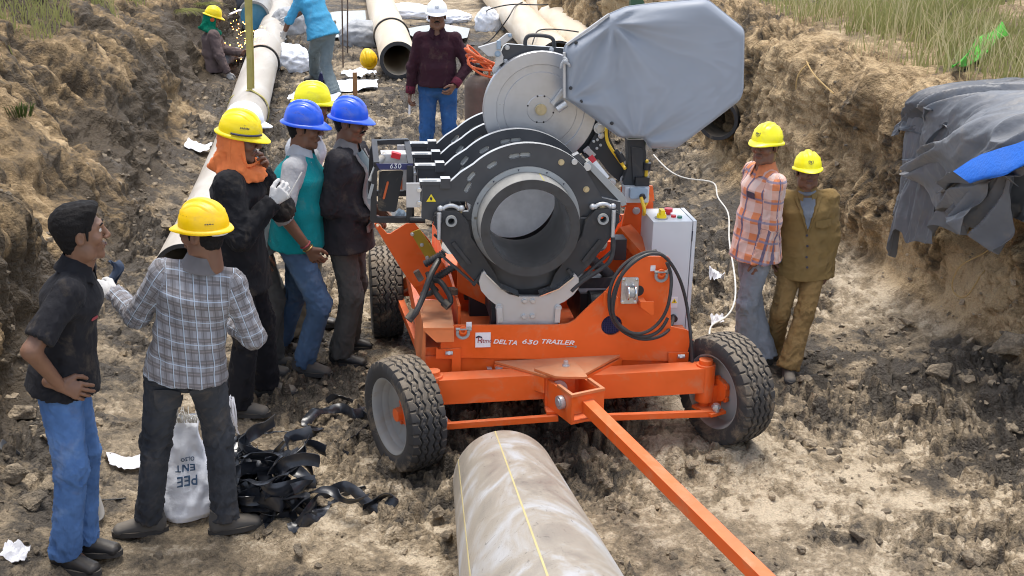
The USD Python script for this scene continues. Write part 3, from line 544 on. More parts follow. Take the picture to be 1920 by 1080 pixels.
tp(T, 'small_print', [bx(L(1061, 650, PY)[0], L(1076, 650, PY)[0], PY - .002, PY, L(1061, 650.5, PY)[1], L(1061, 649.5, PY)[1] + .001), bx(L(1077, 650, PY)[0], L(1081, 650, PY)[0], PY - .002, PY, L(1077, 652, PY)[1], L(1077, 648, PY)[1])], 'rim_grey')
# shackles, pulley block, cleats
for (px, py), rr in (((868, 622), 0.030), ((1240, 515), 0.030)):
    c = L3(px, py + 2, PY - 0.03); u = np.linspace(-0.15 * np.pi, 1.15 * np.pi, 24)
    bow = np.c_[c[0] - rr * np.cos(u), np.full(24, PY - 0.03), c[2] - rr * np.sin(u)]
    tp(T, 'shackle', cat([tube(bow, 0.0085, 10), cyl(bow[0] + [-.012, 0, .008], bow[-1] + [.014, 0, .008], 0.0075, 10), cyl(bow[-1] + [.004, 0, .008], bow[-1] + [.018, 0, .008], 0.013, 6)]), 'rim_grey')
    tp(T, 'lifting_eye', plate(Point(c[0], c[2] + .014).buffer(0.022).difference(Point(c[0], c[2] + .014).buffer(0.012)), PY - 0.036, PY - 0.024), 'orange_paint')
    tp(T, 'tag', plate([(c[0] + (0.02 if px < 1000 else -.055), c[2] + .018), (c[0] + (.05 if px < 1000 else -.028), c[2] + .018), (c[0] + (.05 if px < 1000 else -.028), c[2] + .05), (c[0] + (.02 if px < 1000 else -.055), c[2] + .05)], PY - .003, PY - .0005), 'sticker_white')
pb = L3(1180, 544, PY); pw, ph = 0.047, 0.075
tp(T, 'pulley_backplate', plate(sbox(pb[0] - pw, pb[2] - ph, pb[0] + pw, pb[2] + ph).buffer(-0.01).buffer(0.01), PY - 0.010, PY - 0.0005), 'zinc')
tp(T, 'pulley', cat([cyl(pb + [-.014, -.045, 0], pb + [.014, -.045, 0], 0.028, 26)]), 'rim_grey')
ck = [plate(Point(pb[0], pb[2]).buffer(0.04).intersection(sbox(pb[0] - .04, pb[2] - .045, pb[0] + .04, pb[2] + .045)), -.003, .003) for _ in range(2)]
for m, dx in zip(ck, (-.019, .019)): m.apply_translation((-pb[0], 0, -pb[2])); m.apply_transform(rot(90, (0, 0, 1))); m.apply_translation((pb[0] + dx, PY - .042, pb[2]))
tp(T, 'pulley_cheek', ck[0], 'chrome'); tp(T, 'pulley_cheek', ck[1], 'chrome')
tp(T, 'pulley_bolt', [bolt((pb[0] + a, PY - .01, pb[2] + b), 0.006) for a in (-.036, .036) for b in (-.063, .063)], 'chrome')
tp(T, 'cable_cleat', cat([plate(PL([(1158, 558), (1133, 546), (1131, 570), (1146, 591), (1158, 578)], .06), .06, .07), plate(PL([(1146, 560), (1160, 560), (1160, 576), (1146, 576)], .06), .07, PY)]), 'orange_paint')
tp(T, 'cable_cleat', cat([plate(PL([(1201, 566), (1226, 566), (1227, 590), (1222, 592), (1201, 576)], .06), .06, .07), plate(PL([(1201, 566), (1212, 566), (1212, 578), (1201, 578)], .06), .07, PY)]), 'orange_paint')
tp(T, 'panel_hole', plate(Point(*L(1197, 545, PY)).buffer(0.03), PY - .002, PY - .0003), 'wet_black')
# control cabinet
cab = holder(T, 'control_cabinet')
def cp(n, m, mt, sm=35):
    if isinstance(m, list): return [cp(n, q, mt, sm) for q in m][-1]
    m = m.copy(); m.vertices = m.vertices @ RY.T; return part(cab, n, m, mt, sm)
cx0, cx1, cy0, cy1, cz0, cz1 = 0.492, 0.716, 0.40, 0.67, 0.56, 1.215
cp('case', bx(cx0, cx1, cy0, cy1, cz0, cz1), 'cabinet_grey'); cp('door', bx(cx1 + .004, cx1 + .024, cy0 - .002, cy1, cz0, cz1 + .003), 'cabinet_grey')
cp('door_lock', bx(cx1 + .001, cx1 + .006, cy0 - .004, cy0, 1.10, 1.16), 'ink_dark')
kx, ky = 0.555, 0.47
cp('knob_plate', cyl((kx, ky, cz1), (kx, ky, cz1 + .006), 0.038, 32), 'rim_grey'); cp('yellow_knob', cat([cyl((kx, ky, cz1 + .006), (kx, ky, cz1 + .025), 0.028, 24, 0.026), bx(kx - .012, kx + .012, ky - .026, ky + .026, cz1 + .025, cz1 + .052)]), 'yellow_plastic')
cp('stop_button', cat([cyl((0.615, .55, cz1), (0.615, .55, cz1 + .015), 0.014, 18), cyl((0.615, .55, cz1 + .015), (0.615, .55, cz1 + .035), 0.024, 24)]), 'red_plastic')
cp('push_button', cyl((0.63, .49, cz1), (0.63, .49, cz1 + .012), 0.014, 18), 'red_plastic'); cp('push_button', cyl((0.66, .47, cz1), (0.66, .47, cz1 + .012), 0.014, 18), 'green_plastic')
wq = L3(1264, 566, cy0)
cp('warning_label', plate([(wq[0] - .02, wq[2] - .035), (wq[0] + .02, wq[2] - .035), (wq[0] + .02, wq[2] + .03), (wq[0] - .02, wq[2] + .03)], cy0 - .002, cy0), 'sticker_white')
def warn(c, s, Y):
    x, z = c; a = plate([(x - s, z - .6 * s), (x + s, z - .6 * s), (x, z + s)], Y - .0015, Y); b = plate([(x - .15 * s, z + .45 * s), (x + .15 * s, z + .45 * s), (x - .02 * s, z + .05 * s), (x + .25 * s, z + .08 * s), (x - .05 * s, z - .45 * s), (x + .02 * s, z - .08 * s), (x - .25 * s, z - .05 * s)], Y - .003, Y - .0015); return a, b
a_, b_ = warn((wq[0], wq[2] + .004), .017, cy0 - .002); cp('warning_triangle', a_, 'sign_yellow'); cp('warning_bolt', b_, 'ink_dark')
cp('cable_gland', cat([cyl(L3(1262, 595, cy0), L3(1262, 595, cy0) + [0, -.03, 0], 0.02, 16)]), 'black_paint')

# the coiled cable that hangs on the cleats
loopA = [(1262, 595, .36), (1258, 612, .2), (1238, 630, .08), (1205, 636, .06), (1172, 624, .06), (1150, 601, .055), (1142, 566, .055), (1147, 532, .06), (1165, 501, .07), (1190, 482, .08), (1219, 472, .09), (1243, 479, .1), (1262, 500, .12), (1276, 528, .14), (1288, 574, .16), (1294, 620, .1), (1297, 660, .08), (1298, 690, .07)]
loopB = [(1240, 477, .095), (1215, 477, .07), (1188, 492, .05), (1165, 517, .045), (1152, 545, .045), (1148, 575, .045), (1157, 605, .045), (1178, 622, .045), (1203, 625, .045), (1228, 612, .05), (1248, 585, .05), (1257, 550, .06), (1258, 515, .09), (1250, 492, .09)]
loopC = [(1230, 470, .11), (1200, 480, .08), (1172, 505, .06), (1158, 535, .05), (1150, 570, .05), (1152, 597, .05), (1170, 616, .05), (1204, 631, .05), (1236, 620, .05), (1252, 596, .07)]
cable = [tube(spline([L3(a, b, y - .02) for a, b, y in lp], 90), 0.0095, 8) for lp in (loopA, loopB, loopC)]
cable = cat(cable); cable.vertices = (cable.vertices @ RY.T) @ RZ.T + TO
single('power_cable', cable, 'hose', 'black power cable coiled over the orange cleats in front of the grey cabinet', 'cable')

# ---------------------------------------------------------------- the welding machine
W = thing('pipe_welding_machine', 'dark grey hydraulic pipe clamps and steel facing disc mounted on the orange trailer', 'welding machine', TO, TYAW)
XC, ZC = -0.25, 1.285; YP = [0.24, 0.59, 0.86, 1.13]; TPL = 0.035
def wp(n, m, mt, sm=35, label=None): return tp(W, n, m, mt, sm, label)
# upper half of a clamp: traced on the nearest one, the other three are alike
def arc(r, a0, a1, n=30, c=(XC, ZC)): t = np.radians(np.linspace(a0, a1, n)); return list(zip(c[0] + r * np.cos(t), c[1] + r * np.sin(t)))
RO, RI = 0.415, 0.288
upper = Polygon(arc(RO, 42, 133, 30) + [(-0.60, 1.545), (-0.655, 1.495), (-0.69, 1.485), (-0.715, 1.487), (-0.80, 1.497), (-0.805, 1.30), (-0.70, 1.27), (XC - RI - .012, ZC)] + arc(RI, 180, 0, 40) + [(XC + RI + .02, ZC + .02), (0.20, 1.29), (0.262, 1.31), (0.262, 1.375), (0.16, 1.40), (0.07, 1.545)]).buffer(0)
slots = []
for ang in (92, 101.5, 122, 141, 150):
    rr = 0.353 if ang < 135 else (0.38 if ang < 145 else 0.36)
    cx, cz = XC + rr * math.cos(math.radians(ang)), ZC + rr * math.sin(math.radians(ang)); s = LineString([(-0.017, 0), (0.017, 0)]).buffer(0.0125)
    slots.append(affinity.translate(affinity.rotate(s, ang - 90, origin=(0, 0)), cx, cz))
from shapely import union_all
slotU = union_all(slots); win = Polygon([(-0.655, 1.335), (-0.56, 1.335), (-0.545, 1.365), (-0.575, 1.385), (-0.655, 1.385)]).buffer(0.004)
for i, y in enumerate(YP):
    pl = upper.difference(slotU).difference(win)
    wp('upper_clamp', plate(pl, y, y + TPL), 'clamp_steel')
    wp('slot_insert', [plate(q.buffer(-.004), y + .012, y + TPL - .008) for q in slotU.geoms], 'rim_grey')
    wp('latch_tab', cat([bx(-0.815, -0.705, y - .004, y + TPL + .03, 1.478, 1.498), bx(-0.705, -0.655, y - .012, y + TPL + .012, 1.462, 1.515)]), 'clamp_steel')
    wp('tab_slot', cat([plate(LineString([(-0.79, 0), (-0.735, 0)]).buffer(0.012), 0, 0.004).apply_transform(rot(-90, (1, 0, 0))).apply_translation((0, y + .014, 1.4985))]), 'wet_black')
    wp('latch_plate', cat([bx(-0.885, -0.812, y - .002, y + .012, 1.36, 1.49)]), 'aluminium'); wp('latch_bolt', [bolt((-0.818, y - .003, z), 0.009) for z in (1.455, 1.385)], 'chrome')
    wq = (-0.755, 1.405); a_, b_ = warn(wq, 0.026, y - .001); wp('warning_triangle', a_, 'sign_yellow'); wp('warning_mark', cat([b_, plate(Point(wq[0], wq[1] + .0).buffer(.006), y - .004, y - .0025)]), 'ink_dark')
    # lower half
    low = Polygon(arc(RO - .02, 180, 360, 50) + arc(RI, 360, 180, 50)).buffer(0)
    wp('lower_clamp', plate(low, y + .004, y + TPL - .004), 'clamp_steel')
    if i == 0:
        wp('clamp_bolt', [bolt((XC + .36 * math.cos(math.radians(a)), y - .001, ZC + .36 * math.sin(math.radians(a))), 0.012) for a in (27, 60, 172)] + [bolt((0.165, y - .001, 1.345), 0.012), bolt((-0.52, y, 1.30), 0.009)], 'brass')
        wp('clamp_link', cat([plate([(0.0, 1.62), (0.03, 1.635), (0.20, 1.46), (0.262, 1.385), (0.262, 1.31), (0.225, 1.33), (0.15, 1.40)], y + TPL, y + TPL + .05)]), 'clamp_steel')
        wp('link_cap', cat([plate([(0.06, 1.58), (0.085, 1.60), (0.29, 1.40), (0.30, 1.355), (0.275, 1.345), (0.25, 1.385), (0.10, 1.54)], y + .02, y + .08)]), 'rim_grey')
        wp('link_pin', [cyl((0.075, y + .01, 1.565), (0.075, y + .02, 1.565), 0.02, 18), cyl((0.0, y - .012, 1.60), (0, y, 1.60), 0.016, 14)], 'zinc')
# pivots, knuckles, yokes
for s, px in ((-1, -0.653), (1, 0.159)):
    xx = px
    for i, y in enumerate(YP[:2]):
        k = LineString([(xx, 1.298), (xx - s * .02, 1.1)]).buffer(0.07)
        arm = Polygon([(xx + s * .08, 1.33), (xx + s * .045, 1.345), (xx - s * .04, 1.335), (xx - s * .085, 1.28), (xx - s * .10, 1.20), (xx - s * .24, 0.985), (xx - s * .27, 0.90), (xx - s * .19, 0.905), (xx - s * .06, 1.05), (xx + s * .055, 1.215), (xx + s * .085, 1.29)]).buffer(.008).difference(Point(xx, 1.298).buffer(0.012))
        wp('side_arm', plate(arm, y - .045, y - .012), 'dark_steel')
        wp('arm_rib', cat([bar((xx + s * .06, y - .055, 1.12), (xx - s * .13, y - .055, 0.945), 0.012, 0.02, up=(0, 1, 0)), bar((xx - s * .01, y - .055, 1.18), (xx - s * .10, y - .055, 1.06), 0.02, 0.014, up=(0, 1, 0)), bar((xx - s * .12, y - .055, 0.94), (xx - s * .18, y - .055, 1.02), 0.016, 0.014, up=(0, 1, 0))]), 'dark_steel')
        ring = lathe([(0.018, -.012), (0.03, -.012), (0.03, .012), (0.018, .012)], 24, 'y', True); ring.apply_translation((xx + (.0), y - .052, 1.298)); wp('pivot_bush', ring, 'rim_grey')
        wp('eye_bolt', cat([tube(np.c_[xx - s * -.0 + .045 * np.cos(np.linspace(.2, np.pi - .2, 16)), np.full(16, y - .03), 1.345 + .03 * np.sin(np.linspace(.2, np.pi - .2, 16))], 0.011, 8), ico((xx - .055, y - .03, 1.36), 0.018, 1), ico((xx + .055, y - .03, 1.36), 0.018, 1), cyl((xx - s * .055, y - .03, 1.355), (xx - s * .055, y - .03, 1.375), 0.01, 6)]), 'zinc')
        wp('lock_pin', cat([cyl((xx - (.065 if s < 0 else -.055), y - .06, 1.345), (xx - (.065 if s < 0 else -.055), y - .06, 1.20), 0.012, 12, .010)]), 'zinc')
        tq = xx + s * .07; wp('pin_ring', tube(np.c_[tq + .03 * np.cos(np.linspace(0, 2 * np.pi, 24)), np.full(24, y - .05), 1.30 + .03 * np.sin(np.linspace(0, 2 * np.pi, 24))], 0.0028, 5), 'dark_steel')
    wp('guide_shaft', cyl((xx, 0.25, 1.14), (xx, 1.35, 1.14), 0.045, 28), 'chrome')
wp('lock_handle', tube(spline([(0.215, .17, 1.20), (0.215, .17, 1.10), (0.19, .17, 1.05), (0.11, .17, 0.99), (0.03, .17, 0.93), (0.0, .17, 0.90)], 30), [0.012] * 30, 10), 'dark_steel')
wp('support_arm', [cyl((0.10, .3, 1.06), (0.30, .5, 0.86), 0.03, 18), bar((0.0, .45, 0.86), (0.34, .45, 0.86), 0.08, 0.06)], 'dark_steel')
# insert ring that holds the smaller pipe
for y in YP[:1]:
    ring = hollow((XC, y - .012, ZC), (XC, y + TPL + .05, ZC), RI + .003, 0.264, 72); wp('insert_ring', ring, 'rim_grey')
wp('insert_mark', [bx(-.007, .007, -.001, .001, -.001, .001)] + [plate([(XC + .277 * math.cos(a) - .005, ZC + .277 * math.sin(a) + .005), (XC + .277 * math.cos(a) + .005, ZC + .277 * math.sin(a) + .005), (XC + .277 * math.cos(a), ZC + .277 * math.sin(a) - .007)], .2265, .228) for a in np.radians((68, 100, 130, 45, 160))][0:] , 'ink_dark')
# aluminium cradle in front
cr = [(903, 513), (908, 508), (918, 520), (937, 540), (955, 552), (975, 556), (1010, 556), (1030, 551), (1050, 539), (1070, 521), (1078, 514), (1085, 522), (1085, 540), (1075, 553), (1058, 566), (1046, 571), (1046, 612), (932, 612), (930, 572), (915, 560), (902, 545), (898, 528)]
wp('cradle', plate(PL(cr, .165), .165, .195), 'aluminium')
xa = [L(a, b, .165) for a, b in ((910, 512), (938, 539), (972, 553))]; xb = [L(a, b, .165) for a, b in ((1076, 517), (1048, 539), (1012, 553))]
def wear(p): 
    v = []; 
    for x, z in p: v.append([(x, .150, z - .006), (x, .215, z + .004)])
    return sheet(np.array(v), 0.006)
for p in (xa, xb):
    m = wear(p if p[0][0] < p[-1][0] else p[::-1]); wp('wear_strip', m, 'chrome')
wp('cradle_bolt', [bolt(L3(a, b, .165), .012) for a, b in ((983, 564), (999, 564), (982, 593), (998, 592))] + [bolt(L3(a, b, .165), .015) for a, b in ((936, 576), (1046, 577))], 'zinc')
wp('cradle_link', [bar(L3(936, 576, .16), L3(938, 604, .16), .03, .02, up=(0, 1, 0)), bar(L3(1046, 577, .16), L3(1044, 604, .16), .03, .02, up=(0, 1, 0))], 'zinc')
wp('base_frame', cat([bx(-0.42, -0.08, 0.26, 1.25, 0.70, 0.78), bx(-0.42, -0.06, 0.27, 0.33, 0.60, 0.90), bx(-0.50, 0.02, 0.62, 0.68, 0.60, 0.90), bx(-0.50, 0.02, 0.9, 0.95, 0.60, 0.90)]), 'dark_steel')
wp('oil_tank', cat([bx(0.10, 0.46, 0.40, 0.80, 0.60, 0.80), cyl((0.14, .36, .74), (0.40, .36, .74), .09, 24)]), 'black_paint'); wp('tank_fitting', [bx(0.33, .42, .33, .40, .83, .86), tube(np.c_[.34 + .03 * np.cos(np.linspace(0, 6.28, 20)), np.full(20, .32), .80 + .03 * np.sin(np.linspace(0, 6.28, 20))], .006, 6), cyl((.42, .32, .78), (.42, .37, .80), .02, 12)], 'zinc')
# hydraulic cylinders and hoses on the left
wp('cylinder_rod', cyl((-0.62, .55, 1.04), (-0.62, 1.3, 1.04), 0.028, 20), 'chrome')
for a, b in (((-0.775, .42, 0.985), (-0.665, .42, 1.05)), ((-0.73, .40, 0.90), (-0.615, .40, 0.975))):
    a, b = np.array(a), np.array(b); wp('spring_hose', cat([cyl(a, b, .018, 12)] + [tube(np.array([a + (b - a) * t + .0, a + (b - a) * (t + .03)]), .023, 12) for t in np.linspace(0.05, .92, 9)]), 'hose')
hz = [[(823, 487, .4), (812, 505, .36), (800, 540, .3), (785, 575, .25), (775, 592, .22)], [(822, 490, .38), (806, 520, .3), (795, 550, .26), (780, 585, .2), (770, 598, .2)], [(802, 512, .42), (812, 540, .34), (825, 560, .3), (838, 572, .28)], [(812, 527, .4), (825, 528, .34), (838, 545, .3), (845, 565, .28), (838, 574, .28)], [(790, 552, .4), (806, 550, .38), (820, 540, .38)]]
for h in hz: wp('hydraulic_hose', tube(spline([L3(a, b, y) for a, b, y in h], 30), 0.0155, 9), 'hose')
wp('hose_end', [cyl(L3(779, 583, .22), L3(765, 600, .2), .024, 12), cyl(L3(832, 566, .29), L3(842, 575, .27), .024, 12)], 'rubber')
wp('valve', [cyl(L3(780, 508, .5), L3(790, 525, .5), .018, 10), box(L3(845, 545, .5), (.05, .04, .03)), cyl(L3(852, 542, .45), L3(852, 552, .45), .02, 10)], 'rust_steel')

# control frame on the left, with its black pad
cf = holder(W, 'control_frame')
def fp(n, m, mt, sm=35):
    if isinstance(m, list): return [fp(n, q, mt, sm) for q in m][-1]
    m = m.copy(); m.vertices = m.vertices @ RY.T; return part(cf, n, m, mt, sm)
CY = 0.42
def rrect(pts, Y, r=.02): return Polygon(PL(pts, Y)).buffer(-r).buffer(r)
outer = rrect([(697, 330), (706, 310), (775, 307), (777, 418), (694, 418)], CY, .015); inner = rrect([(707, 322), (713, 318), (766, 317), (765, 408), (706, 408)], CY, .01)
fp('front_frame', plate(outer.difference(inner), CY, CY + .03), 'black_paint')
fp('back_frame', plate(affinity.translate(outer.difference(inner), 0, 0.06), CY + .33, CY + .36), 'black_paint')
fp('side_tube', cat([bar(L3(768, 310, CY - .005), L3(767, 414, CY - .005), .03, .03, up=(0, 1, 0)), bar(L3(706, 309, CY + .01), L3(706, 309, CY + .01) + [0, .34, .05], .03, .03), bar(L3(770, 308, CY), L3(770, 308, CY) + [0, .34, .05], .03, .012), cyl(L3(768, 412, CY - .02), L3(797, 412, CY - .02), .018, 14)]), 'black_paint')
fp('pad', plate(rrect([(712, 320), (757, 318), (742, 397), (708, 394)], CY + .05, .015), CY + .04, CY + .09), 'rubber')
fp('pad_stripe', plate(LineString([L(727, 342, CY + .04), L(719.5, 371, CY + .04)]).buffer(.006), CY + .034, CY + .04), 'orange_cable')
fp('top_plate', plate([L(705, 307, CY - .002), L(774, 307, CY - .002), L(774, 318, CY - .002), L(712, 318, CY - .002)], CY - .006, CY - .0005), 'navy')
tt = text('630', 0.024, L3(730, 315.5, CY - .006), .002, .1); fp('frame_lettering', tt, 'sticker_white')
fp('lever', [cyl(L3(694, 340, CY + .05), L3(708, 302, CY + .1), .012, 12), cyl(L3(706, 305, CY + .1), L3(722, 291, CY + .16), .020, 14), bar(L3(692, 372, CY), L3(699, 345, CY), .015, .015)], 'rim_grey')
fp('gauge_box', box(L3(738, 297, CY + .18), (.14, .1, .07)), 'aluminium'); fp('red_knob', box(L3(742, 291, CY + .14), (.05, .04, .03), rot(15, (0, 1, 0))), 'red_plastic')
fp('valve_block', [cyl(L3(744, 398, CY + .2), L3(760, 408, CY + .2), .026, 14), cyl(L3(750, 402, CY + .19), L3(753, 404, CY + .19), .031, 14)], 'box_bluegrey'); fp('valve_lever', [bar(L3(737, 392, CY + .2), L3(741, 410, CY + .2), .03, .012, up=(0, 1, 0)), bar(L3(722, 410, CY + .22), L3(762, 410, CY + .22), .012, .012)], 'white_paint')
fp('warning_flag', box(L3(754, 345, CY + .25), (.05, .02, .06)), 'orange_cable')

# facing disc and the frame it turns in
DY = 0.73; dc = L3(1013, 204, DY); DR = 0.322
wp('disc', lathe([(0.0, -.012), (.075, -.012), (.078, -.010), (.205, -.010), (.208, -.006), (.248, -.006), (.251, -.012), (DR - .004, -.012), (DR, -.006), (DR, .02), (0, .02)][::-1], 120, 'y').apply_translation(dc), 'disc_steel', 30)
wp('hub', cat([cyl(dc + [0, -.012, 0], dc + [0, -.03, 0], .032, 28), cyl(dc + [0, -.03, 0], dc + [0, -.036, 0], .026, 28)]), 'brass')
wp('disc_hole', [cyl(dc + [.075 * math.cos(a), -.0125, .075 * math.sin(a)], dc + [.075 * math.cos(a), -.0115, .075 * math.sin(a)], .0055, 10) for a in np.radians((75, 105, 165, 255, 285, 345))], 'wet_black')
wp('disc_rivet', [cyl(dc + [-.228 + d, -.0065, .025], dc + [-.228 + d, -.004, .025], .004, 8) for d in (0, .02)], 'chrome')
fr = PL([(925, 130), (944, 86), (950, 82), (1057, 90), (1100, 92), (1150, 190), (1140, 240), (1120, 228), (1117, 262), (1084, 290), (1010, 290), (930, 200)], DY + .05)
wp('disc_frame', plate(Polygon(fr).buffer(0), DY + .04, DY + .07), 'clamp_steel')
wp('frame_bolt', [bolt(L3(a, b, DY + .04), .010) for a, b in ((951, 89), (1034, 93), (948, 115))] + [bolt(L3(932, 131, DY + .04), .02), bolt(L3(1124, 240, DY - .02), .024), bolt(L3(1127, 254, DY - .02), .013)], 'zinc')
hp = [L3(985, 88, DY + .055), L3(985, 76, DY + .055), L3(990, 68, DY + .055), L3(1000, 66, DY + .055), L3(1026, 68, DY + .055), L3(1036, 73, DY + .055), L3(1039, 82, DY + .055), L3(1039, 92, DY + .055)]
wp('lifting_handle', tube(spline(hp, 40), .011, 10), 'dark_steel')
lk = [(896, 88), (930, 78), (950, 62), (958, 62), (960, 70), (944, 82), (936, 88), (943, 105), (942, 116), (932, 124), (928, 120), (930, 105), (914, 104)]
wp('latch_bracket', plate(Polygon(PL(lk, DY + .02)).buffer(0), DY + .0, DY + .025), 'aluminium')
wp('latch_pin', [cyl(L3(935, 92, DY), L3(935, 76, DY), .012, 10), bolt(L3(933, 101, DY), .012), bolt(L3(956, 66, DY), .008)], 'box_bluegrey')
wp('scraper_arm', [bar(L3(1035, 195, DY - .03), L3(1056, 168, DY - .03), .02, .03, up=(0, 1, 0)), cyl(L3(1045, 206, DY - .045), L3(1062, 194, DY - .045), .02, 14)], 'zinc')
sw = PL([(1113, 255), (1128, 232), (1140, 240), (1142, 256), (1152, 278), (1172, 310), (1168, 332), (1160, 340), (1140, 322), (1122, 298), (1100, 300), (1093, 290)], DY + .0)
wp('swing_arm', plate(Polygon(sw).buffer(0), DY - .01, DY + .10), 'dark_steel')
wp('swing_bracket', cat([plate(PL([(1093, 282), (1102, 274), (1118, 290), (1110, 297)], DY - .02), DY - .02, DY - .012)]), 'aluminium'); wp('arm_screw', [bolt(L3(a, b, DY - .01), .006) for a, b in ((1113, 265), (1120, 262), (1126, 272), (1119, 278), (1096, 284), (1103, 277))], 'zinc')
wp('gas_spring', cyl(L3(1108, 300, .6), L3(1137, 336, .55), .022, 18), 'white_paint', label='short white cylinder with red end'); wp('gas_spring_end', cyl(L3(1104, 295, .605), L3(1112, 305, .595), .026, 18), 'red_plastic')
wp('arm_pivot', [bolt(L3(1171, 337, .7), .02), bolt(L3(1147, 342, .68), .018)], 'zinc')

# stand with the covered heating plate
PO = thing('heating_plate_stand', 'dark upright stand with grey junction box holding the fabric covered heating plate', 'stand', TO, TYAW)
def hp_(n, m, mt, sm=35): return tp(PO, n, m, mt, sm)
SY = 0.66
hp_('post', cat([plate(PL([(1177, 262), (1208, 262), (1212, 290), (1208, 340), (1196, 350), (1172, 350), (1168, 340), (1178, 312)], SY), SY, SY + .07), plate(PL([(1183, 275), (1206, 278), (1204, 335), (1186, 338)], SY), SY - .01, SY)]), 'dark_steel')
hp_('post_plate', plate(PL([(1178, 252), (1212, 255), (1210, 280), (1178, 275)], SY + .03), SY + .03, SY + .06), 'net_dark')
hp_('junction_box', cat([bx(*[L(1169, 370, SY - .02)[0], L(1214, 370, SY - .02)[0]], SY - .05, SY + .05, L(1170, 376, SY)[1], L(1170, 347, SY)[1])]), 'cabinet_grey')
jx, jz = L(1196, 361, SY - .06)
hp_('box_cover', plate(sbox(jx - .05, jz - .03, jx + .05, jz + .028).buffer(-.01).buffer(.01), SY - .085, SY - .05), 'box_bluegrey')
hp_('box_socket', [cyl((jx + .02, SY - .10, jz - .02), (jx + .02, SY - .085, jz - .015), .018, 14), box((jx + .03, SY - .01, jz + .055), (.08, .05, .05))], 'black_paint')
hp_('feed_cable', [tube(spline([L3(1202, 370, SY - .1), L3(1205, 380, SY - .12), L3(1208, 392, SY - .14), L3(1207, 402, SY - .1)], 20), .010, 8), tube(spline([L3(1213, 300, SY), L3(1212, 320, SY), L3(1211, 345, SY), L3(1214, 375, SY), L3(1209, 385, SY)], 20), .010, 8), tube(spline([L3(1137, 240, SY), L3(1138, 262, SY), L3(1150, 285, SY), L3(1168, 310, SY + .02), L3(1172, 316, SY)], 24), .009, 8)], 'yellow_cable')
hp_('cable_sleeve', [cyl(L3(1160, 288, SY - .01), L3(1168, 302, SY - .01), .02, 12), cyl(L3(1214, 305, SY - .01), L3(1213, 318, SY - .01), .022, 12), cyl(L3(1154, 282, SY - .01), L3(1160, 290, SY - .01), .014, 12)], 'black_paint')
hp_('top_bracket', cat([plate(PL([(1181, 14), (1182, -14), (1200, -14), (1210, 14)], SY), SY - .02, SY + .02)]), 'net_dark')
hp_('foot_plate', plate(PL([(1165, 352), (1180, 346), (1225, 350), (1228, 378), (1166, 390)], SY + .02), SY + .03, SY + .045), 'orange_paint')
# the cover itself
def cover():
    P = [(1057, 95), (1060, 84), (1082, 70), (1100, 58), (1141, 27), (1174, 13), (1228, 6), (1320, -2), (1330, 2), (1362, 28), (1392, 52), (1395, 60), (1394, 120), (1393, 170), (1386, 188), (1330, 231), (1275, 272), (1264, 278), (1219, 277), (1206, 258), (1162, 257), (1120, 226), (1074, 193), (1059, 184), (1057, 150)]
    Y0 = 0.60; B = np.array(PL(P, Y0)); s = np.r_[0, np.cumsum(np.linalg.norm(np.diff(np.vstack([B, B[:1]]), axis=0), axis=1))]; BB = np.vstack([B, B[:1]])
    u = np.linspace(0, s[-1], 221)[:-1]; bnd = np.c_[np.interp(u, s, BB[:, 0]), np.interp(u, s, BB[:, 1])]
    from scipy.ndimage import gaussian_filter1d
    bnd = gaussian_filter1d(bnd, 0.8, axis=0, mode='wrap'); c = bnd.mean(0)
    rs = np.r_[np.linspace(0, 0.93, 60), .955, .975, .988, .996, 1.0]
    XY = c + rs[:, None, None] * (bnd - c)
    k1, k2, k3 = np.array(L(1144, 42, Y0)), np.array(L(1062, 185, Y0)), np.array(L(1190, 265, Y0))
    def folds(X):
        out = 0
        for k, A, fr_, ph, dec, sd in ((k1, .022, 7.5, .6, .55, 3), (k2, .014, 8.0, 1.7, .35, 5), (k3, .016, 9.0, .2, .35, 8)):
            d = X - k; r = np.linalg.norm(d, axis=-1); a = np.arctan2(d[..., 1], d[..., 0])
            w = np.sin(a * fr_ + ph + 1.6 * noise(np.stack([X[..., 0] * 3, X[..., 1] * 3, 0 * r], -1), sd)); w = np.sign(w) * np.abs(w) ** 1.4
            out = out + A * w * np.exp(-r / dec) * sstep(0.0, .12, r)
        out = out + .012 * (fbm(np.stack([X[..., 0] * 3.0, X[..., 1] * 3.0, 0 * X[..., 0]], -1), 3, 4) - .5) - .012 * np.abs(fbm(np.stack([X[..., 0] * 2.2 + X[..., 1] * 1.2, X[..., 1] * 5.0, 0 * X[..., 0]], -1), 3, 14) - .5)
        return out
    e = sstep(0, 1, np.sqrt(np.maximum(0, 1 - rs ** 16)))[:, None]
    T2 = 0.06
    fy = Y0 - T2 * e - folds(XY) * e - .01 * (1 - rs[:, None]); by = Y0 + T2 * e + folds(XY + 3.7) * e
    Vf = np.stack([XY[..., 0], fy, XY[..., 1]], -1); Vb = np.stack([XY[..., 0], by, XY[..., 1]], -1)
    wrap = lambda V: np.concatenate([V, V[:, :1]], 1)
    a, b = grid_mesh(wrap(Vf)[:, ::-1]), grid_mesh(wrap(Vb)); m = cat([a, b]); m.merge_vertices(); seam = tube(np.c_[bnd[:, 0], np.full(len(bnd), Y0 + .002), bnd[:, 1]], .0045, 6, closed=True)
    return m, seam, Y0
cm, seam, CY0 = cover()
COV = thing('heating_plate_cover', 'large grey fabric cover of eight sides strapped over the heating plate beside the steel disc', 'cover', TO, TYAW)
tp(COV, 'fabric', cm, 'cover_fabric', True); tp(COV, 'piping', seam, 'cover_fabric', True)
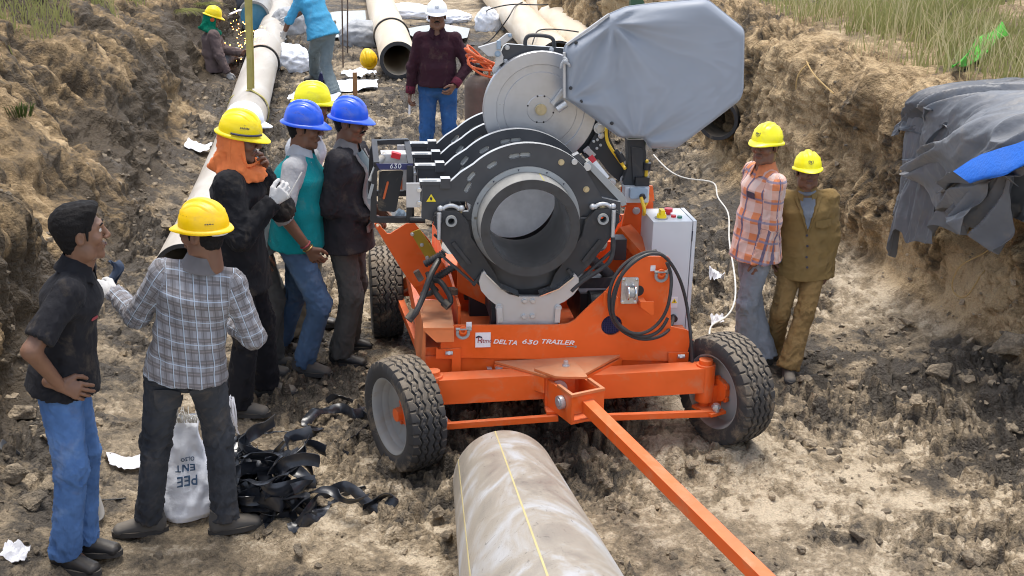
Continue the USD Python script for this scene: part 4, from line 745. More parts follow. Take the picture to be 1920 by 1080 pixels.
tp(COV, 'edge_strip', [bar(L3(1058, 98, CY0 - .03), L3(1058, 183, CY0 - .03), .012, .02, up=(0, 1, 0)), bar(L3(1062, 84, CY0 - .03), L3(1142, 27, CY0 - .03), .012, .02, up=(0, 1, 0))], 'aluminium')
tp(COV, 'snap_button', [bolt(L3(a, b, CY0 - .05), .007) for a, b in ((1080, 80), (1070, 165), (1090, 190), (1147, 231))], 'dark_steel')
tp(COV, 'tie_knot', cat([tube(spline([L3(1058, 108, CY0 - .05), L3(1062, 113, CY0 - .07), L3(1056, 117, CY0 - .06), L3(1064, 119, CY0 - .07), L3(1068, 124, CY0 - .06)], 24), .007, 6), tube(spline([L3(1058, 112, CY0 - .06), L3(1053, 120, CY0 - .06), L3(1051, 128, CY0 - .05)], 12), .006, 6), ico(L3(1061, 115, CY0 - .065), .014, 1)]), 'poly_grey')

# ---- the pipe held in the clamps
pm = hollow([(XC, .07, ZC), (XC, .5, ZC), (XC, 1.9, ZC)], None, 0.262, 0.214, 96)
pv = lambda m: trimesh.Trimesh((m.vertices @ RY.T) @ RZ.T + TO, m.faces, process=False)
P1 = thing('pipe', 'short grey plastic pipe held in the four dark clamps, its bore open', 'pipe', TO, TYAW)
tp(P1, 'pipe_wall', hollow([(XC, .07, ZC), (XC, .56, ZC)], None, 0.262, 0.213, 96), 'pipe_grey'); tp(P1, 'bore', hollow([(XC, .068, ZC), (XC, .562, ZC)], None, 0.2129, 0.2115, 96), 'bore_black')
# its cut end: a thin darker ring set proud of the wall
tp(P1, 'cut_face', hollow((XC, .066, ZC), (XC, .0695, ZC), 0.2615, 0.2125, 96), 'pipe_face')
tp(P1, 'yellow_stripe', bar((XC + .262 * math.cos(math.radians(76)), .072, ZC + .262 * math.sin(math.radians(76)) - .0005), (XC + .262 * math.cos(math.radians(76)), .5, ZC + .262 * math.sin(math.radians(76)) - .0005), .006, .003), 'strap_yellow')
tp(P1, 'rear_pipe', hollow([(XC, .80, ZC), (XC, 1.5, ZC)], None, 0.262, 0.212, 96), 'pipe_grey'); tp(P1, 'end_cap', cyl((XC, .775, ZC), (XC, .80, ZC), .262, 64), 'white_cap', label='pale dirty disc closing the rear pipe')
# ---------------------------------------------------------------- people
class Field:
    """A signed distance grid to which limbs are added with a smooth union; surface() meshes it (surface nets)."""
    def __init__(s, lo, hi, h):
        s.lo, s.h = np.asarray(lo, float), h; s.n = np.ceil((np.asarray(hi) - s.lo) / h).astype(int) + 1; s.f = np.full(s.n, 0.5, np.float32)
        s.ax = [s.lo[i] + h * np.arange(s.n[i]) for i in range(3)]
    def _sl(s, lo, hi, m):
        a = np.clip(np.floor((lo - m - s.lo) / s.h).astype(int), 0, s.n - 1); b = np.clip(np.ceil((hi + m - s.lo) / s.h).astype(int) + 1, 1, s.n)
        return tuple(slice(x, max(y, x + 1)) for x, y in zip(a, b))
    def _put(s, sl, d, k, sub=False):
        f = s.f[sl]
        if sub: h = np.maximum(k - np.abs(f + d), 0) / k; s.f[sl] = np.maximum(f, -d) + h * h * k / 4; return
        h = np.maximum(k - np.abs(f - d), 0) / k; s.f[sl] = np.minimum(f, d) - h * h * k / 4
    def _xyz(s, sl): return s.ax[0][sl[0]][:, None, None], s.ax[1][sl[1]][None, :, None], s.ax[2][sl[2]][None, None, :]
    def cone(s, a, b, ra, rb, k=0.03, cut=False, sub=False):
        a, b = np.asarray(a, float), np.asarray(b, float); sl = s._sl(np.minimum(a, b), np.maximum(a, b), max(ra, rb) + k + 2 * s.h); x, y, z = s._xyz(sl)
        w = b - a; L = np.linalg.norm(w) + 1e-9; w = w / L; t = (x - a[0]) * w[0] + (y - a[1]) * w[1] + (z - a[2]) * w[2]; tc = np.clip(t, 0, L)
        d = np.sqrt((x - a[0] - tc * w[0]) ** 2 + (y - a[1] - tc * w[1]) ** 2 + (z - a[2] - tc * w[2]) ** 2) - (ra + (rb - ra) * tc / L)
        if cut: d = np.maximum(d, t - L)
        s._put(sl, d, k, sub)
    def ell(s, a, b, side, A, B, k=0.04, cuta=False, cutb=False, end=0.6):
        """A limb of elliptic section: A, B = (half width along side, half depth) at each end."""
        a, b = np.asarray(a, float), np.asarray(b, float); r = max(*A, *B); sl = s._sl(np.minimum(a, b), np.maximum(a, b), r + k + 2 * s.h); x, y, z = s._xyz(sl)
        w = b - a; L = np.linalg.norm(w); w = w / L; sd = np.asarray(side, float); sd = sd - w * (sd @ w); sd /= np.linalg.norm(sd); n = np.cross(w, sd)
        px, py, pz = x - a[0], y - a[1], z - a[2]; t = px * w[0] + py * w[1] + pz * w[2]; tc = np.clip(t, 0, L) / L
        p = A[0] + (B[0] - A[0]) * tc; q = A[1] + (B[1] - A[1]) * tc; e = np.minimum(p, q) * end
        d = (np.sqrt(((px * sd[0] + py * sd[1] + pz * sd[2]) / p) ** 2 + ((px * n[0] + py * n[1] + pz * n[2]) / q) ** 2 + ((t - tc * L) / e) ** 2) - 1) * np.minimum(p, q)
        if cutb: d = np.maximum(d, t - L)
        if cuta: d = np.maximum(d, -t)
        s._put(sl, d, k)
    def blob(s, c, r, k=0.02, R=None, sub=False):
        c, r = np.asarray(c, float), np.broadcast_to(np.asarray(r, float), 3); m = r.max(); sl = s._sl(c, c, m + k + 2 * s.h); x, y, z = s._xyz(sl); x, y, z = x - c[0], y - c[1], z - c[2]
        if R is not None: x, y, z = (R[0, i] * x + R[1, i] * y + R[2, i] * z for i in range(3))
        s._put(sl, (np.sqrt((x / r[0]) ** 2 + (y / r[1]) ** 2 + (z / r[2]) ** 2) - 1) * r.min(), k, sub)
    def keep(s, n, c):
        n = np.asarray(n, float); x, y, z = s._xyz((slice(None),) * 3); s.f = np.maximum(s.f, n[0] * x + n[1] * y + n[2] * z - c)
    def surface(s):
        f = s.f; f = np.pad(f, 1, constant_values=0.5); ins = f < 0; c = 0
        for dx in (0, 1):
            for dy in (0, 1):
                for dz in (0, 1): c = c + ins[dx:f.shape[0] - 1 + dx, dy:f.shape[1] - 1 + dy, dz:f.shape[2] - 1 + dz].astype(np.int8)
        act = (c > 0) & (c < 8); idx = np.argwhere(act); ids = np.full(act.shape, -1, np.int64); ids[tuple(idx.T)] = np.arange(len(idx))
        P = np.zeros((len(idx), 3)); W = np.zeros(len(idx))
        for a in range(3):
            for o in ((0, 0), (0, 1), (1, 0), (1, 1)):
                off = np.zeros(3, int); off[[i for i in range(3) if i != a]] = o; q = idx + off; q2 = q.copy(); q2[:, a] += 1
                f0, f1 = f[tuple(q.T)], f[tuple(q2.T)]; m = (f0 < 0) != (f1 < 0); t = np.where(m, f0 / np.where(m, f0 - f1, 1), 0)
                pt = q.astype(float); pt[:, a] += t; P[m] += pt[m]; W[m] += 1
        P = P / W[:, None]; F_ = []
        for a in range(3):
            b, d = [(1, 2), (2, 0), (0, 1)][a]; sl0 = [slice(None)] * 3; sl1 = [slice(None)] * 3; sl0[a] = slice(0, -1); sl1[a] = slice(1, None)
            e = ins[tuple(sl0)] != ins[tuple(sl1)]; q = np.argwhere(e); q = q[(q[:, b] > 0) & (q[:, d] > 0) & (q[:, b] < f.shape[b] - 1) & (q[:, d] < f.shape[d] - 1)]
            o = lambda i, j: ids[tuple((q - np.eye(3, dtype=int)[b] * i - np.eye(3, dtype=int)[d] * j).T)]
            v = np.stack([o(1, 1), o(0, 1), o(0, 0), o(1, 0)], 1); fl = ins[tuple(q.T)]; v = np.where(fl[:, None], v, v[:, ::-1]); F_.append(v)
        Q = np.vstack(F_); return trimesh.Trimesh(s.lo + (P - 1) * s.h, np.vstack([Q[:, [0, 1, 2]], Q[:, [0, 2, 3]]]), process=False)

def unit(v): v = np.asarray(v, float); return v / (np.linalg.norm(v) + 1e-12)
def ik(a, c, l1, l2, hint):
    """The middle joint of a limb from a to c; where c is out of reach the limb is straight. Returns (joint, end)."""
    a, c = np.asarray(a, float), np.asarray(c, float); d = c - a; D = np.linalg.norm(d)
    if D > 0.995 * (l1 + l2): c = a + d / D * 0.995 * (l1 + l2); d = c - a; D = np.linalg.norm(d)
    u = d / D; x = (l1 * l1 - l2 * l2 + D * D) / (2 * D); h = math.sqrt(max(l1 * l1 - x * x, 0)); n = np.asarray(hint, float); n = unit(n - u * (n @ u)); return a + u * x + n * h, c

def build_hand(W, d, n, right, curl, fat=1.0, h=0.0032, spread=1.0, thumb=1.0):
    d = unit(d); n = np.asarray(n, float); n = unit(n - d * (n @ d)); sd = np.cross(d, n) * (1 if right else -1)
    f = Field(np.asarray(W) - 0.20, np.asarray(W) + 0.20, h) if False else Field(np.minimum(W - d * .06, W + d * .2) - .075, np.maximum(W - d * .06, W + d * .2) + .075, h)
    f.cone(W - d * .05, W, .026 * fat, .025 * fat, .01); f.ell(W - d * .005, W + d * .082, sd, (.026 * fat, .018 * fat), (.041 * fat, .0145 * fat), .012)
    for i, (o, ln) in enumerate(((.031, .072), (.0105, .080), (-.010, .075), (-.030, .059))):
        p = W + d * (.083 - .006 * abs(i - 1)) + sd * o; q = unit(d + sd * (o * 2.4 * spread)); a = 0
        for sg, bend in ((.46, 40), (.30, 60), (.24, 38)):
            a += bend * curl * (1 + .06 * i); t = unit(q * math.cos(math.radians(a)) + n * math.sin(math.radians(a))); p2 = p + t * ln * sg; r = .0098 * fat * (1 - .12 * (sg < .4) - .06 * (i == 3)); f.cone(p, p2, r, r * .92, .004); p = p2
    p = W + d * .022 + sd * .026; q1 = p + unit(d * .75 + sd * .75 * thumb + n * .35) * .040; q2 = q1 + unit(d * .95 + sd * .2 * thumb + n * (.2 + .5 * curl)) * .032; q3 = q2 + unit(d * .9 - sd * .1 + n * (.2 + .7 * curl)) * .026
    f.cone(p, q1, .0155 * fat, .0125 * fat, .012); f.cone(q1, q2, .0115 * fat, .0105 * fat, .004); f.cone(q2, q3, .0105 * fat, .0088 * fat, .004)
    return f.surface()

def head_mesh(h=0.0045, stub=True):
    f = Field((-.11, -.13, -.24), (.11, .15, .14), h)
    f.blob((0, -.012, .036), (.0745, .096, .085), .02); f.ell((0, .012, .015), (0, .034, -.085), (1, 0, 0), (.066, .072), (.042, .046), .03)
    f.blob((0, .066, -.098), (.022, .017, .018), .02); f.cone((-.045, .02, -.08), (.045, .02, -.08), .022, .022, .03)
    for s in (-1, 1): f.blob((s * .042, .062, -.014), (.026, .022, .024), .02); f.blob((s * .058, .01, -.06), (.014, .03, .03), .02)
    f.cone((-.034, .079, .042), (.034, .079, .042), .0115, .0115, .012)
    for s in (-1, 1): f.blob((s * .031, .099, .021), (.017, .014, .011), .010, sub=True)
    f.cone((0, .086, .034), (0, .108, -.014), .0085, .0125, .010)
    for s in (-1, 1): f.blob((s * .0125, .098, -.019), (.0085, .011, .0085), .006)
    f.cone((-.019, .083, -.047), (.019, .083, -.047), .0075, .0075, .006); f.cone((-.017, .081, -.060), (.017, .081, -.060), .0085, .0085, .006); f.cone((-.02, .092, -.0535), (.02, .092, -.0535), .0022, .0022, .003, sub=True)
    for s in (-1, 1):
        R = rot(s * -18, (0, 0, 1))[:3, :3]; f.blob((s * .079, -.004, .004), (.0085, .021, .032), .006, R); f.blob((s * .088, .002, .006), (.006, .011, .017), .005, R, sub=True)
    f.cone((0, -.022, -.05), (0, -.034, -.15), .054, .052, .03)
    return f.surface()
HEAD = head_mesh()

def helmet_mesh(nt=96):
    """Shell with a raised crest, rain gutter and peak; head frame, +y to the front."""
    th = np.arange(nt) * 2 * np.pi / nt; fr = np.maximum(0, np.sin(th))          # 1 at the front
    rows = []
    for q in np.linspace(0, 1, 30): a = q * np.pi / 2; rows.append((np.sin(a) ** .92, np.cos(a) ** .9 * .116, 0))
    V = []
    for s_, z, _ in rows:
        X = .101 * s_ * np.cos(th); Y = -.008 + .118 * s_ * np.sin(th); Z = np.full(nt, .045 + z)
        crest = .011 * sstep(.024, .014, np.abs(X)) + .006 * sstep(.012, .006, np.abs(np.abs(X) - .05)) ; Z = Z + crest * sstep(1.0, .72, s_)
        V.append(np.c_[X, Y, Z])
    for e, dz, pk in ((.010, -.004, .3), (.014, -.010, .75), (.016, -.014, 1.0), (.014, -.018, 1.0), (.006, -.014, .7), (-.004, -.008, .1)):
        ex = e + pk * .038 * np.maximum(0, np.sin(th)) ** 2.2 * (np.abs(np.cos(th)) < .9) + 0.008 * pk * np.maximum(0, -np.sin(th)) ** 4
        V.append(np.c_[(.101 + np.minimum(ex, .012 + 0 * ex) * 1.0) * np.cos(th), -.008 + (.118 + ex) * np.sin(th), .045 + dz - .012 * pk * np.maximum(0, np.sin(th)) ** 3])
    for s_, z in ((.95, .02), (.88, .07), (.6, .10), (.2, .115)): V.append(np.c_[.101 * s_ * np.cos(th), -.008 + .118 * s_ * np.sin(th), np.full(nt, .045 + z)])
    V = np.array(V); V = np.concatenate([V, V[:, :1]], 1); m = grid_mesh(V); m.merge_vertices(); m.update_faces(m.nondegenerate_faces()); return m
HELMET = helmet_mesh()
if HELMET.volume < 0: HELMET.invert()
def on_helmet(m, az, z, turn=0.0, lift=.0015):
    """Lays a flat mark (xy plane) on the shell at an azimuth (0 = front, turning to the wearer's left) and a height over the brim."""
    a = math.radians(90 + az); v = m.vertices.copy(); s_ = math.sin(math.acos(min(1, (z / .116)) ** (1 / .9)))
    c = np.array([.101 * s_ * math.cos(a), -.008 + .118 * s_ * math.sin(a), .045 + z]); n = unit([c[0] / .101 ** 2, (c[1] + .008) / .118 ** 2, (z) / .116 ** 2]); r = unit(np.cross((0, 0, 1), n)); u = np.cross(n, r)
    if turn: cc, ss = math.cos(turn), math.sin(turn); r, u = cc * r + ss * u, cc * u - ss * r
    x, y, d = v[:, 0] - 0, v[:, 1], v[:, 2]; m = m.copy(); sag = (x ** 2) / (2 * .125) + (y ** 2) / (2 * .115); m.vertices = c + r * x[:, None] + u * y[:, None] + n * (d + lift - sag)[:, None]; return m
def centred(m): m.vertices = m.vertices - [m.bounds[:, 0].mean(), m.bounds[:, 1].mean(), 0]; return m
def LT():
    rg = LineString([(.017 * math.cos(t), .017 * math.sin(t)) for t in np.linspace(0, 2 * np.pi, 30)]).buffer(.0016)
    L_ = union_all([LineString([(-.006, .011), (-.006, -.002), (.004, -.002)]).buffer(.0017), LineString([(-.001, .004), (.009, .004)]).buffer(.0017), LineString([(.004, .004), (.002, -.011)]).buffer(.0017), LineString([(-.014, .004), (-.007, -.001)]).buffer(.0012)]); return flat_(union_all([rg, L_]), .0012)
def flat_(p, t): return cat([trimesh.creation.extrude_polygon(g, t, engine='earcut') for g in getattr(p, 'geoms', [p])])

mat('skin_dark', (0.155, 0.075, 0.045), 0.5, var=0.18, vscale=14, bump=0.0006, bscale=120)
mat('skin_brown', (0.17, 0.085, 0.05), 0.5, var=0.16, vscale=14, bump=0.0006, bscale=120)
mat('hair_black', (0.006, 0.005, 0.005), 0.75, spec=.2, var=0.3, vscale=60, bump=0.004, bscale=110)
mat('eye_white', (0.55, 0.5, 0.45), 0.25, var=0.05); mat('iris', (0.01, 0.006, 0.004), 0.15)
mat('lip', (0.12, 0.045, 0.035), 0.5)
mat('helmet_yellow', grime=.4, col=(0.87, 0.66, 0.0), rough=0.36, var=0.05, vscale=6, dust=0.15, spec=0.5); mat('helmet_lemon', grime=.4, col=(0.88, 0.80, 0.01), rough=0.36, var=0.04, vscale=6, dust=0.1); mat('helmet_amber', grime=.4, col=(0.86, 0.53, 0.0), rough=0.38, var=0.05, dust=0.2)
mat('helmet_blue', grime=.4, col=(0.008, 0.085, 0.62), rough=0.33, var=0.06, vscale=6, dust=0.1, coat=.3); mat('helmet_white', grime=.4, col=(0.82, 0.83, 0.85), rough=0.36, var=0.03, dust=0.08)
def cloth(n, c, **k): mat(n, c, k.pop('rough', 0.85), var=k.pop('var', 0.16), vscale=k.pop('vscale', 9), bump=k.pop('bump', .009), bscale=k.pop('bscale', 15), sheen=k.pop('sheen', 0.02), spec=0.18, grime=k.pop('grime', .22), **k)
cloth('polo_black', (0.013, 0.013, 0.016)); cloth('jeans_blue', (0.085, 0.18, 0.40), var=.55, vscale=4.0, col2=(0.26, 0.38, 0.58)); cloth('jeans_charcoal', (0.046, 0.051, 0.060), var=.45, vscale=5, col2=(0.085, 0.09, 0.10)); cloth('jacket_black', (0.010, 0.010, 0.012)); cloth('trouser_black', (0.012, 0.012, 0.015))
cloth('scarf_orange', (0.75, 0.20, 0.06), bump=.006, bscale=16); cloth('scarf_green', (0.0, 0.16, 0.09), bump=.006, bscale=18); cloth('vest_teal', (0.005, 0.25, 0.27), bump=.004, bscale=90, var=.2); cloth('shirt_grey', (0.36, 0.36, 0.37)); cloth('shirt_pale', (0.42, 0.44, 0.47)); cloth('jeans_mid', (0.085, 0.15, 0.26), var=.45, vscale=4, col2=(0.17, 0.27, 0.42))
cloth('jacket_brownblack', (0.028, 0.026, 0.03)); cloth('jacket_lining', (0.22, 0.205, 0.20)); cloth('shirt_slate', (0.15, 0.19, 0.20)); cloth('trouser_grey', (0.10, 0.097, 0.09), var=.25); cloth('shirt_maroon', (0.033, 0.010, 0.017)); cloth('cuff_maroon', (0.10, 0.015, 0.03)); cloth('jeans_bright', (0.03, 0.10, 0.27), var=.4, vscale=5, col2=(0.09, 0.2, 0.4))
cloth('shirt_blue', (0.06, 0.30, 0.50)); cloth('trouser_slate', (0.17, 0.21, 0.22)); cloth('jacket_mauve', (0.13, 0.095, 0.09)); cloth('trouser_ash', (0.21, 0.22, 0.235)); cloth('khaki', (0.205, 0.135, 0.05)); cloth('khaki_trouser', (0.22, 0.14, 0.055)); cloth('sweater_grey', (0.17, 0.19, 0.22)); cloth('trouser_sky', (0.215, 0.235, 0.26), col2=(0.29, 0.32, 0.36)); cloth('trouser_tan', (0.27, 0.22, 0.15)); cloth('glove_white', (0.55, 0.54, 0.52), bump=.003, bscale=90); cloth('rag_navy', (0.06, 0.08, 0.12))
mat('shoe_grey', (0.075, 0.073, 0.07), 0.7, var=.25, vscale=12, dust=1.0); mat('shoe_black', (0.012, 0.012, 0.013), 0.4, dust=.5); mat('sole', (0.04, 0.038, 0.036), .8, dust=.8); mat('belt', (0.015, 0.012, 0.01), .5); mat('gold', (0.6, 0.42, 0.15), .3, metal=1.0)
def plaid(name, base, stripes, rough=.85):
    """Woven checks: each stripe = (axis 0 across / 1 along, period, start, width, colour, strength)."""
    n = {'uv': ('uvmap', {'attribute': 'st'}), 's': ('separate_xyz', {}), 'base': ('color', {'value': base}), 'nz': ('noise_texture', {'scale': 9., 'detail': 5.}), 'tc': ('texture_coordinate', {}), 'bn': ('noise_texture', {'scale': 30., 'detail': 4.}), 'b': ('bump', {'distance': .0025}), 'hv': ('hsv', {}), 'vr': ('map_range', {'from_min': .3, 'from_max': .7, 'to_min': .82, 'to_max': 1.12}), 'p': ('principled_bsdf', {'roughness': rough, 'sheen_weight': .1, 'specular_ior_level': .25})}
    l = [('uv.UV', 's.vector'), ('tc.object', 'nz.vector'), ('tc.object', 'bn.vector'), ('bn.fac', 'b.height'), ('b.normal', 'p.normal'), ('nz.fac', 'vr.value'), ('vr.result', 'hv.value')]; c = 'base.color'
    for i, (a, per, st, w, col, k) in enumerate(stripes):
        n |= {f'a{i}': ('math', {'math_type': 'multiply_add', 'value2': 1 / per, 'value3': 50 - st / per}), f'f{i}': ('math', {'math_type': 'fraction'}), f'l{i}': ('math', {'math_type': 'less_than', 'value2': w / per}), f'k{i}': ('math', {'math_type': 'multiply', 'value2': k}), f'm{i}': ('mix_color', {'b': col})}
        l += [(f's.{"xy"[a]}', f'a{i}.value1'), (f'a{i}.value', f'f{i}.value1'), (f'f{i}.value', f'l{i}.value1'), (f'l{i}.value', f'k{i}.value1'), (f'k{i}.value', f'm{i}.fac'), (c, f'm{i}.a')]; c = f'm{i}.result'
    l += [(c, 'hv.color'), ('hv.color', 'p.base_color')]; MAT[name] = usdkit.material(stage, '/World/Looks/' + name, n, l, surface='p.BSDF')
plaid('plaid_grey', (0.255, 0.255, 0.275), [(1, .0525, 0, .022, (.11, .095, .09), .7), (0, .058, .0, .024, (.13, .12, .12), .5), (1, .0525, .009, .005, (.22, .20, .2), .9), (0, .029, .008, .003, (.08, .07, .07), .7), (0, .058, .040, .004, (.46, .55, .64), .75), (1, .105, .040, .004, (.44, .52, .62), .7)])
plaid('plaid_orange', (0.60, 0.205, 0.085), [(0, .115, .02, .052, (.6, .52, .48), .55), (1, .13, .03, .06, (.6, .52, .48), .5), (0, .115, .078, .017, (.10, .10, .17), .9), (1, .13, .105, .014, (.16, .18, .27), .75)])

def person(label, pos, fwd, top, joints, shirt, trousers, shoes='shoe_grey', skin='skin_dark', helmet=None, sleeve='long', hem=.80, flare=.062, belly=0.0, build=1.0, head=(0, 0), hair='short', stache=False, h=.0095, extra=None, pelvis=None, group=None, gloves=(), collar=None, vest=None, front=None, logo=None, curl=(.5, .5), helmet_extra=None, jacket=False, knee=None, twist=0, neckpull=0.0, eyes=True):
    """pos: feet on the ground; fwd: way it faces; top: pixel of the top of its head gear; joints: world points for neck, hands, feet, elbow hints."""
    pos = np.array([pos[0], pos[1], gz(pos[0], pos[1])]); fw = unit([fwd[0], fwd[1], 0]); rt = np.array([fw[1], -fw[0], 0]); R = np.stack([rt, fw, [0, 0, 1]], 1); yaw = math.degrees(math.atan2(-fw[0], fw[1]))
    ztop = YW(*top, pos[1] + joints.get('headdy', 0))[2] - pos[2] if isinstance(top, tuple) else top
    k = joints.get('scale') or (ztop - (.035 if helmet else .015)) / 1.70
    loc = lambda P: (R.T @ (np.asarray(P, float) - pos)) / k
    P = {n: loc(v) for n, v in joints.items() if n not in ('headdy', 'scale', 'keep') and not n.endswith('_hint')}
    if 'pelvis' in P and not joints.get('keep'):
        z_ = []
        for n_, s_ in (('l', -1), ('r', 1)):
            ft_ = P.get('foot' + n_, np.array([s_ * .12, 0, 0])); dx_, dy_ = ft_[0] - P['pelvis'][0] - s_ * .09, ft_[1] - P['pelvis'][1]; z_.append(math.sqrt(max(.3, .842 ** 2 - dx_ * dx_ - dy_ * dy_)) + .115 + max(0, ft_[2]))
        P['pelvis'][2] = min(z_)
    px, py_, pz = (P['pelvis'] if 'pelvis' in P else np.array([0, 0, .93]))
    pel = np.array([px, py_, pz]); nk = P.get('neck', pel + [0, .0, .505]); up = unit(nk - pel); 
    if 'neck' in P: nk = pel + up * .505
    tw = math.radians(twist); sx = unit(np.array([math.cos(tw), math.sin(tw), 0]) - up * (np.array([math.cos(tw), math.sin(tw), 0]) @ up)); hx = np.array([1.0, 0, 0]); fy = np.cross(up, sx)
    chest = pel + up * .33; B = build; J = {}
    for s, n in ((-1, 'l'), (1, 'r')):
        sh = nk + sx * s * .163 * B - up * .072 + (0 if 'sh' + n not in P else P['sh' + n]); J['sh' + n] = sh
        hd = P.get('hand' + n, sh + np.array([s * .10, .03, -.52])); hint = joints.get('el' + n + '_hint', (s * .25, -1, -.1)); e, w = ik(sh, hd, .285, .255, hint); J['el' + n], J['wr' + n] = e, w
        hp = pel + hx * s * .09 - [0, 0, .03]; ft = P.get('foot' + n, np.array([s * .12, .0, 0])); an = np.array([ft[0], ft[1], max(0, ft[2]) + .085]) ; J['hp' + n] = hp
        hint = joints.get('kn' + n + '_hint', (s * .15, 1, 0)); kn, an2 = ik(hp, an, .425, .42, hint); J['kn' + n], J['an' + n] = kn, an2
    lo, hi = np.min([v for v in J.values()] + [nk], 0) - .22, np.max([v for v in J.values()] + [nk], 0) + .22; hi[2] = max(hi[2], nk[2] + .1); lo[2] = -.03
    X = thing('person', label, 'person', pos, yaw, group)
    tag(stage.GetPrimAtPath(X), None)
    def out(n, m, mt, sm=True, uv=None, par=None, lb=None): m = trimesh.Trimesh(m.vertices * k, m.faces, process=False); return part(par or X, n, m, mt, sm, lb, uv)
    # the head
    hy, hpch = head; Rh = rot(hy, (0, 0, 1)) @ rot(hpch, (1, 0, 0)); hc = nk + unit(up * .7 + np.array([0, 0, .3])) * .135 + np.array([0, .012 + neckpull, 0]); Mh = Rh.copy(); Mh[:3, 3] = hc
    hm = HEAD.copy().apply_transform(Mh)
    # the body: one skin from neck to ankles, hands joined on
    f = Field(lo, hi, .0125); f.ell(pel, chest, hx, (.135 * B, .095), (.145 * B, .095), .05); f.ell(chest, nk - up * .03, sx, (.145 * B, .095), (.11, .06), .05); f.cone(nk - up * .06, hc - (Rh[:3, 2] * .09), .06, .053, .03)
    for n in 'lr':
        f.cone(J['sh' + n], J['el' + n], .047 * B, .039, .03); f.cone(J['el' + n], J['wr' + n], .040, .0265, .015); f.cone(J['hp' + n], J['kn' + n], .075, .05, .04); f.cone(J['kn' + n], J['an' + n], .05, .036, .02); f.cone(J['an' + n], J['an' + n] + [0, .06, -.05], .034, .03, .02)
    parts_ = [f.surface(), hm]; gl = []
    for i, (n, s) in enumerate((('l', -1), ('r', 1))):
        fa = unit(J['wr' + n] - J['el' + n]); d = unit(joints.get('hd' + n + '_hint', fa)) if 'hd' + n + '_hint' in joints else fa; nn = joints.get('pn' + n + '_hint', np.array([-s, .2, 0])); m = build_hand(J['wr' + n], d, nn, s > 0, curl[i], 1.12 if n in gloves else 1.0, .0036)
        (gl if n in gloves else parts_).append(m)
    try:
        mm = [m3.Manifold(m3.Mesh(np.asarray(m.vertices, np.float32), np.asarray(m.faces, np.uint32))) for m in parts_]; u = mm[0]
        for q in mm[1:]: u = u + q
        r = u.to_mesh(); body = trimesh.Trimesh(r.vert_properties[:, :3], r.tri_verts, process=False); assert len(body.faces) > 2000
    except Exception: body = cat(parts_)
    bp = out('body', body, skin)
    for m in gl: out('glove', m, 'glove_white')
    # clothes
    bones = [('t', pel - up * .1, nk, .15)] + [(n, J['sh' + n], J['el' + n], .06) for n in 'lr'] + [(n + 'f', J['el' + n], J['wr' + n], .05) for n in 'lr']
    lbones = [('w', pel + up * .08, pel - up * .08, .13)] + [(n, J['hp' + n], J['kn' + n], .08) for n in 'lr'] + [(n + 'f', J['kn' + n], J['an' + n], .06) for n in 'lr']
    def finish(m, bones, amp, seed, side):
        """Creases that run across the limbs and gather at the joints; and the cloth's own (u, v)."""
        v = m.vertices; best = np.full(len(v), 9.); q = np.zeros((len(v), 3)); uv = np.zeros((len(v), 2)); env = np.zeros(len(v))
        for i, (n, a, b, r) in enumerate(bones):
            w = b - a; Ln = np.linalg.norm(w); w = w / Ln; t = (v - a) @ w; tc = np.clip(t, 0, Ln); o = v - a - tc[:, None] * w; dd = np.linalg.norm(o, axis=1) - r; m_ = dd < best; best[m_] = dd[m_]
            s1 = side - w * (side @ w) if abs(side @ w) < .9 else np.cross(w, [0, 1, 0]); s1 = unit(s1); s2 = np.cross(w, s1); ang = np.arctan2(o @ s2, o @ s1)
            pc = np.stack([np.cos(ang) * 1.4 + i * 7, np.sin(ang) * 1.4, t * (17 if n != 't' else 8) + .8 * np.sin(ang * 2)], -1); q[m_] = pc[m_]
            e = (.5 + .6 * np.exp(-((Ln - t) / .09) ** 2) + .3 * np.exp(-(t / .08) ** 2)) if n not in 'tw' else ((.45 + .5 * np.exp(-((t - .12) / .1) ** 2)) if n == 't' else .25 + 0 * t); env[m_] = np.minimum(e, 1.2)[m_]
            uv[m_] = (np.stack([(v - a) @ side if n in 'tw' else ang * r + i * .031, t if n not in ('lf', 'rf') else t + .285], -1))[m_]
        rg = 1 - np.abs(2 * noise(q, seed) - 1) * 1.6; rg2 = 1 - np.abs(2 * noise(q * 2.1 + 5, seed + 1) - 1) * 1.6
        n_ = m.vertex_normals; m = trimesh.Trimesh(v + n_ * (amp * env * (rg * .75 + .6 * rg2 - .5))[:, None], m.faces, process=False); return m, uv * k
    g = Field(lo, hi, h); b0 = belly; th = .012 if jacket else 0
    hemp = pel + np.array([0, 0, 1.0]) * (hem - .93) if abs(up[2]) > .8 else pel - up * (.93 - hem)
    if trousers:
        t_ = Field(lo, hi, h); t_.ell(pel + up * .05, pel - np.array([0, 0, .06]), hx, (.145 * B, .108), (.165 * B, .120), .05)
        for n in 'lr': t_.cone(J['hp' + n], J['kn' + n], .095 * (.5 + .5 * B), .066, .035); t_.cone(J['kn' + n], J['an' + n] + unit(J['an' + n] - J['kn' + n]) * .02, .066, flare, .025, cut=True)
        m, uv = finish(t_.surface(), lbones, .015, 11 + int(pos[0] * 10), hx); out('trousers', m, trousers, uv=uv); TR = m
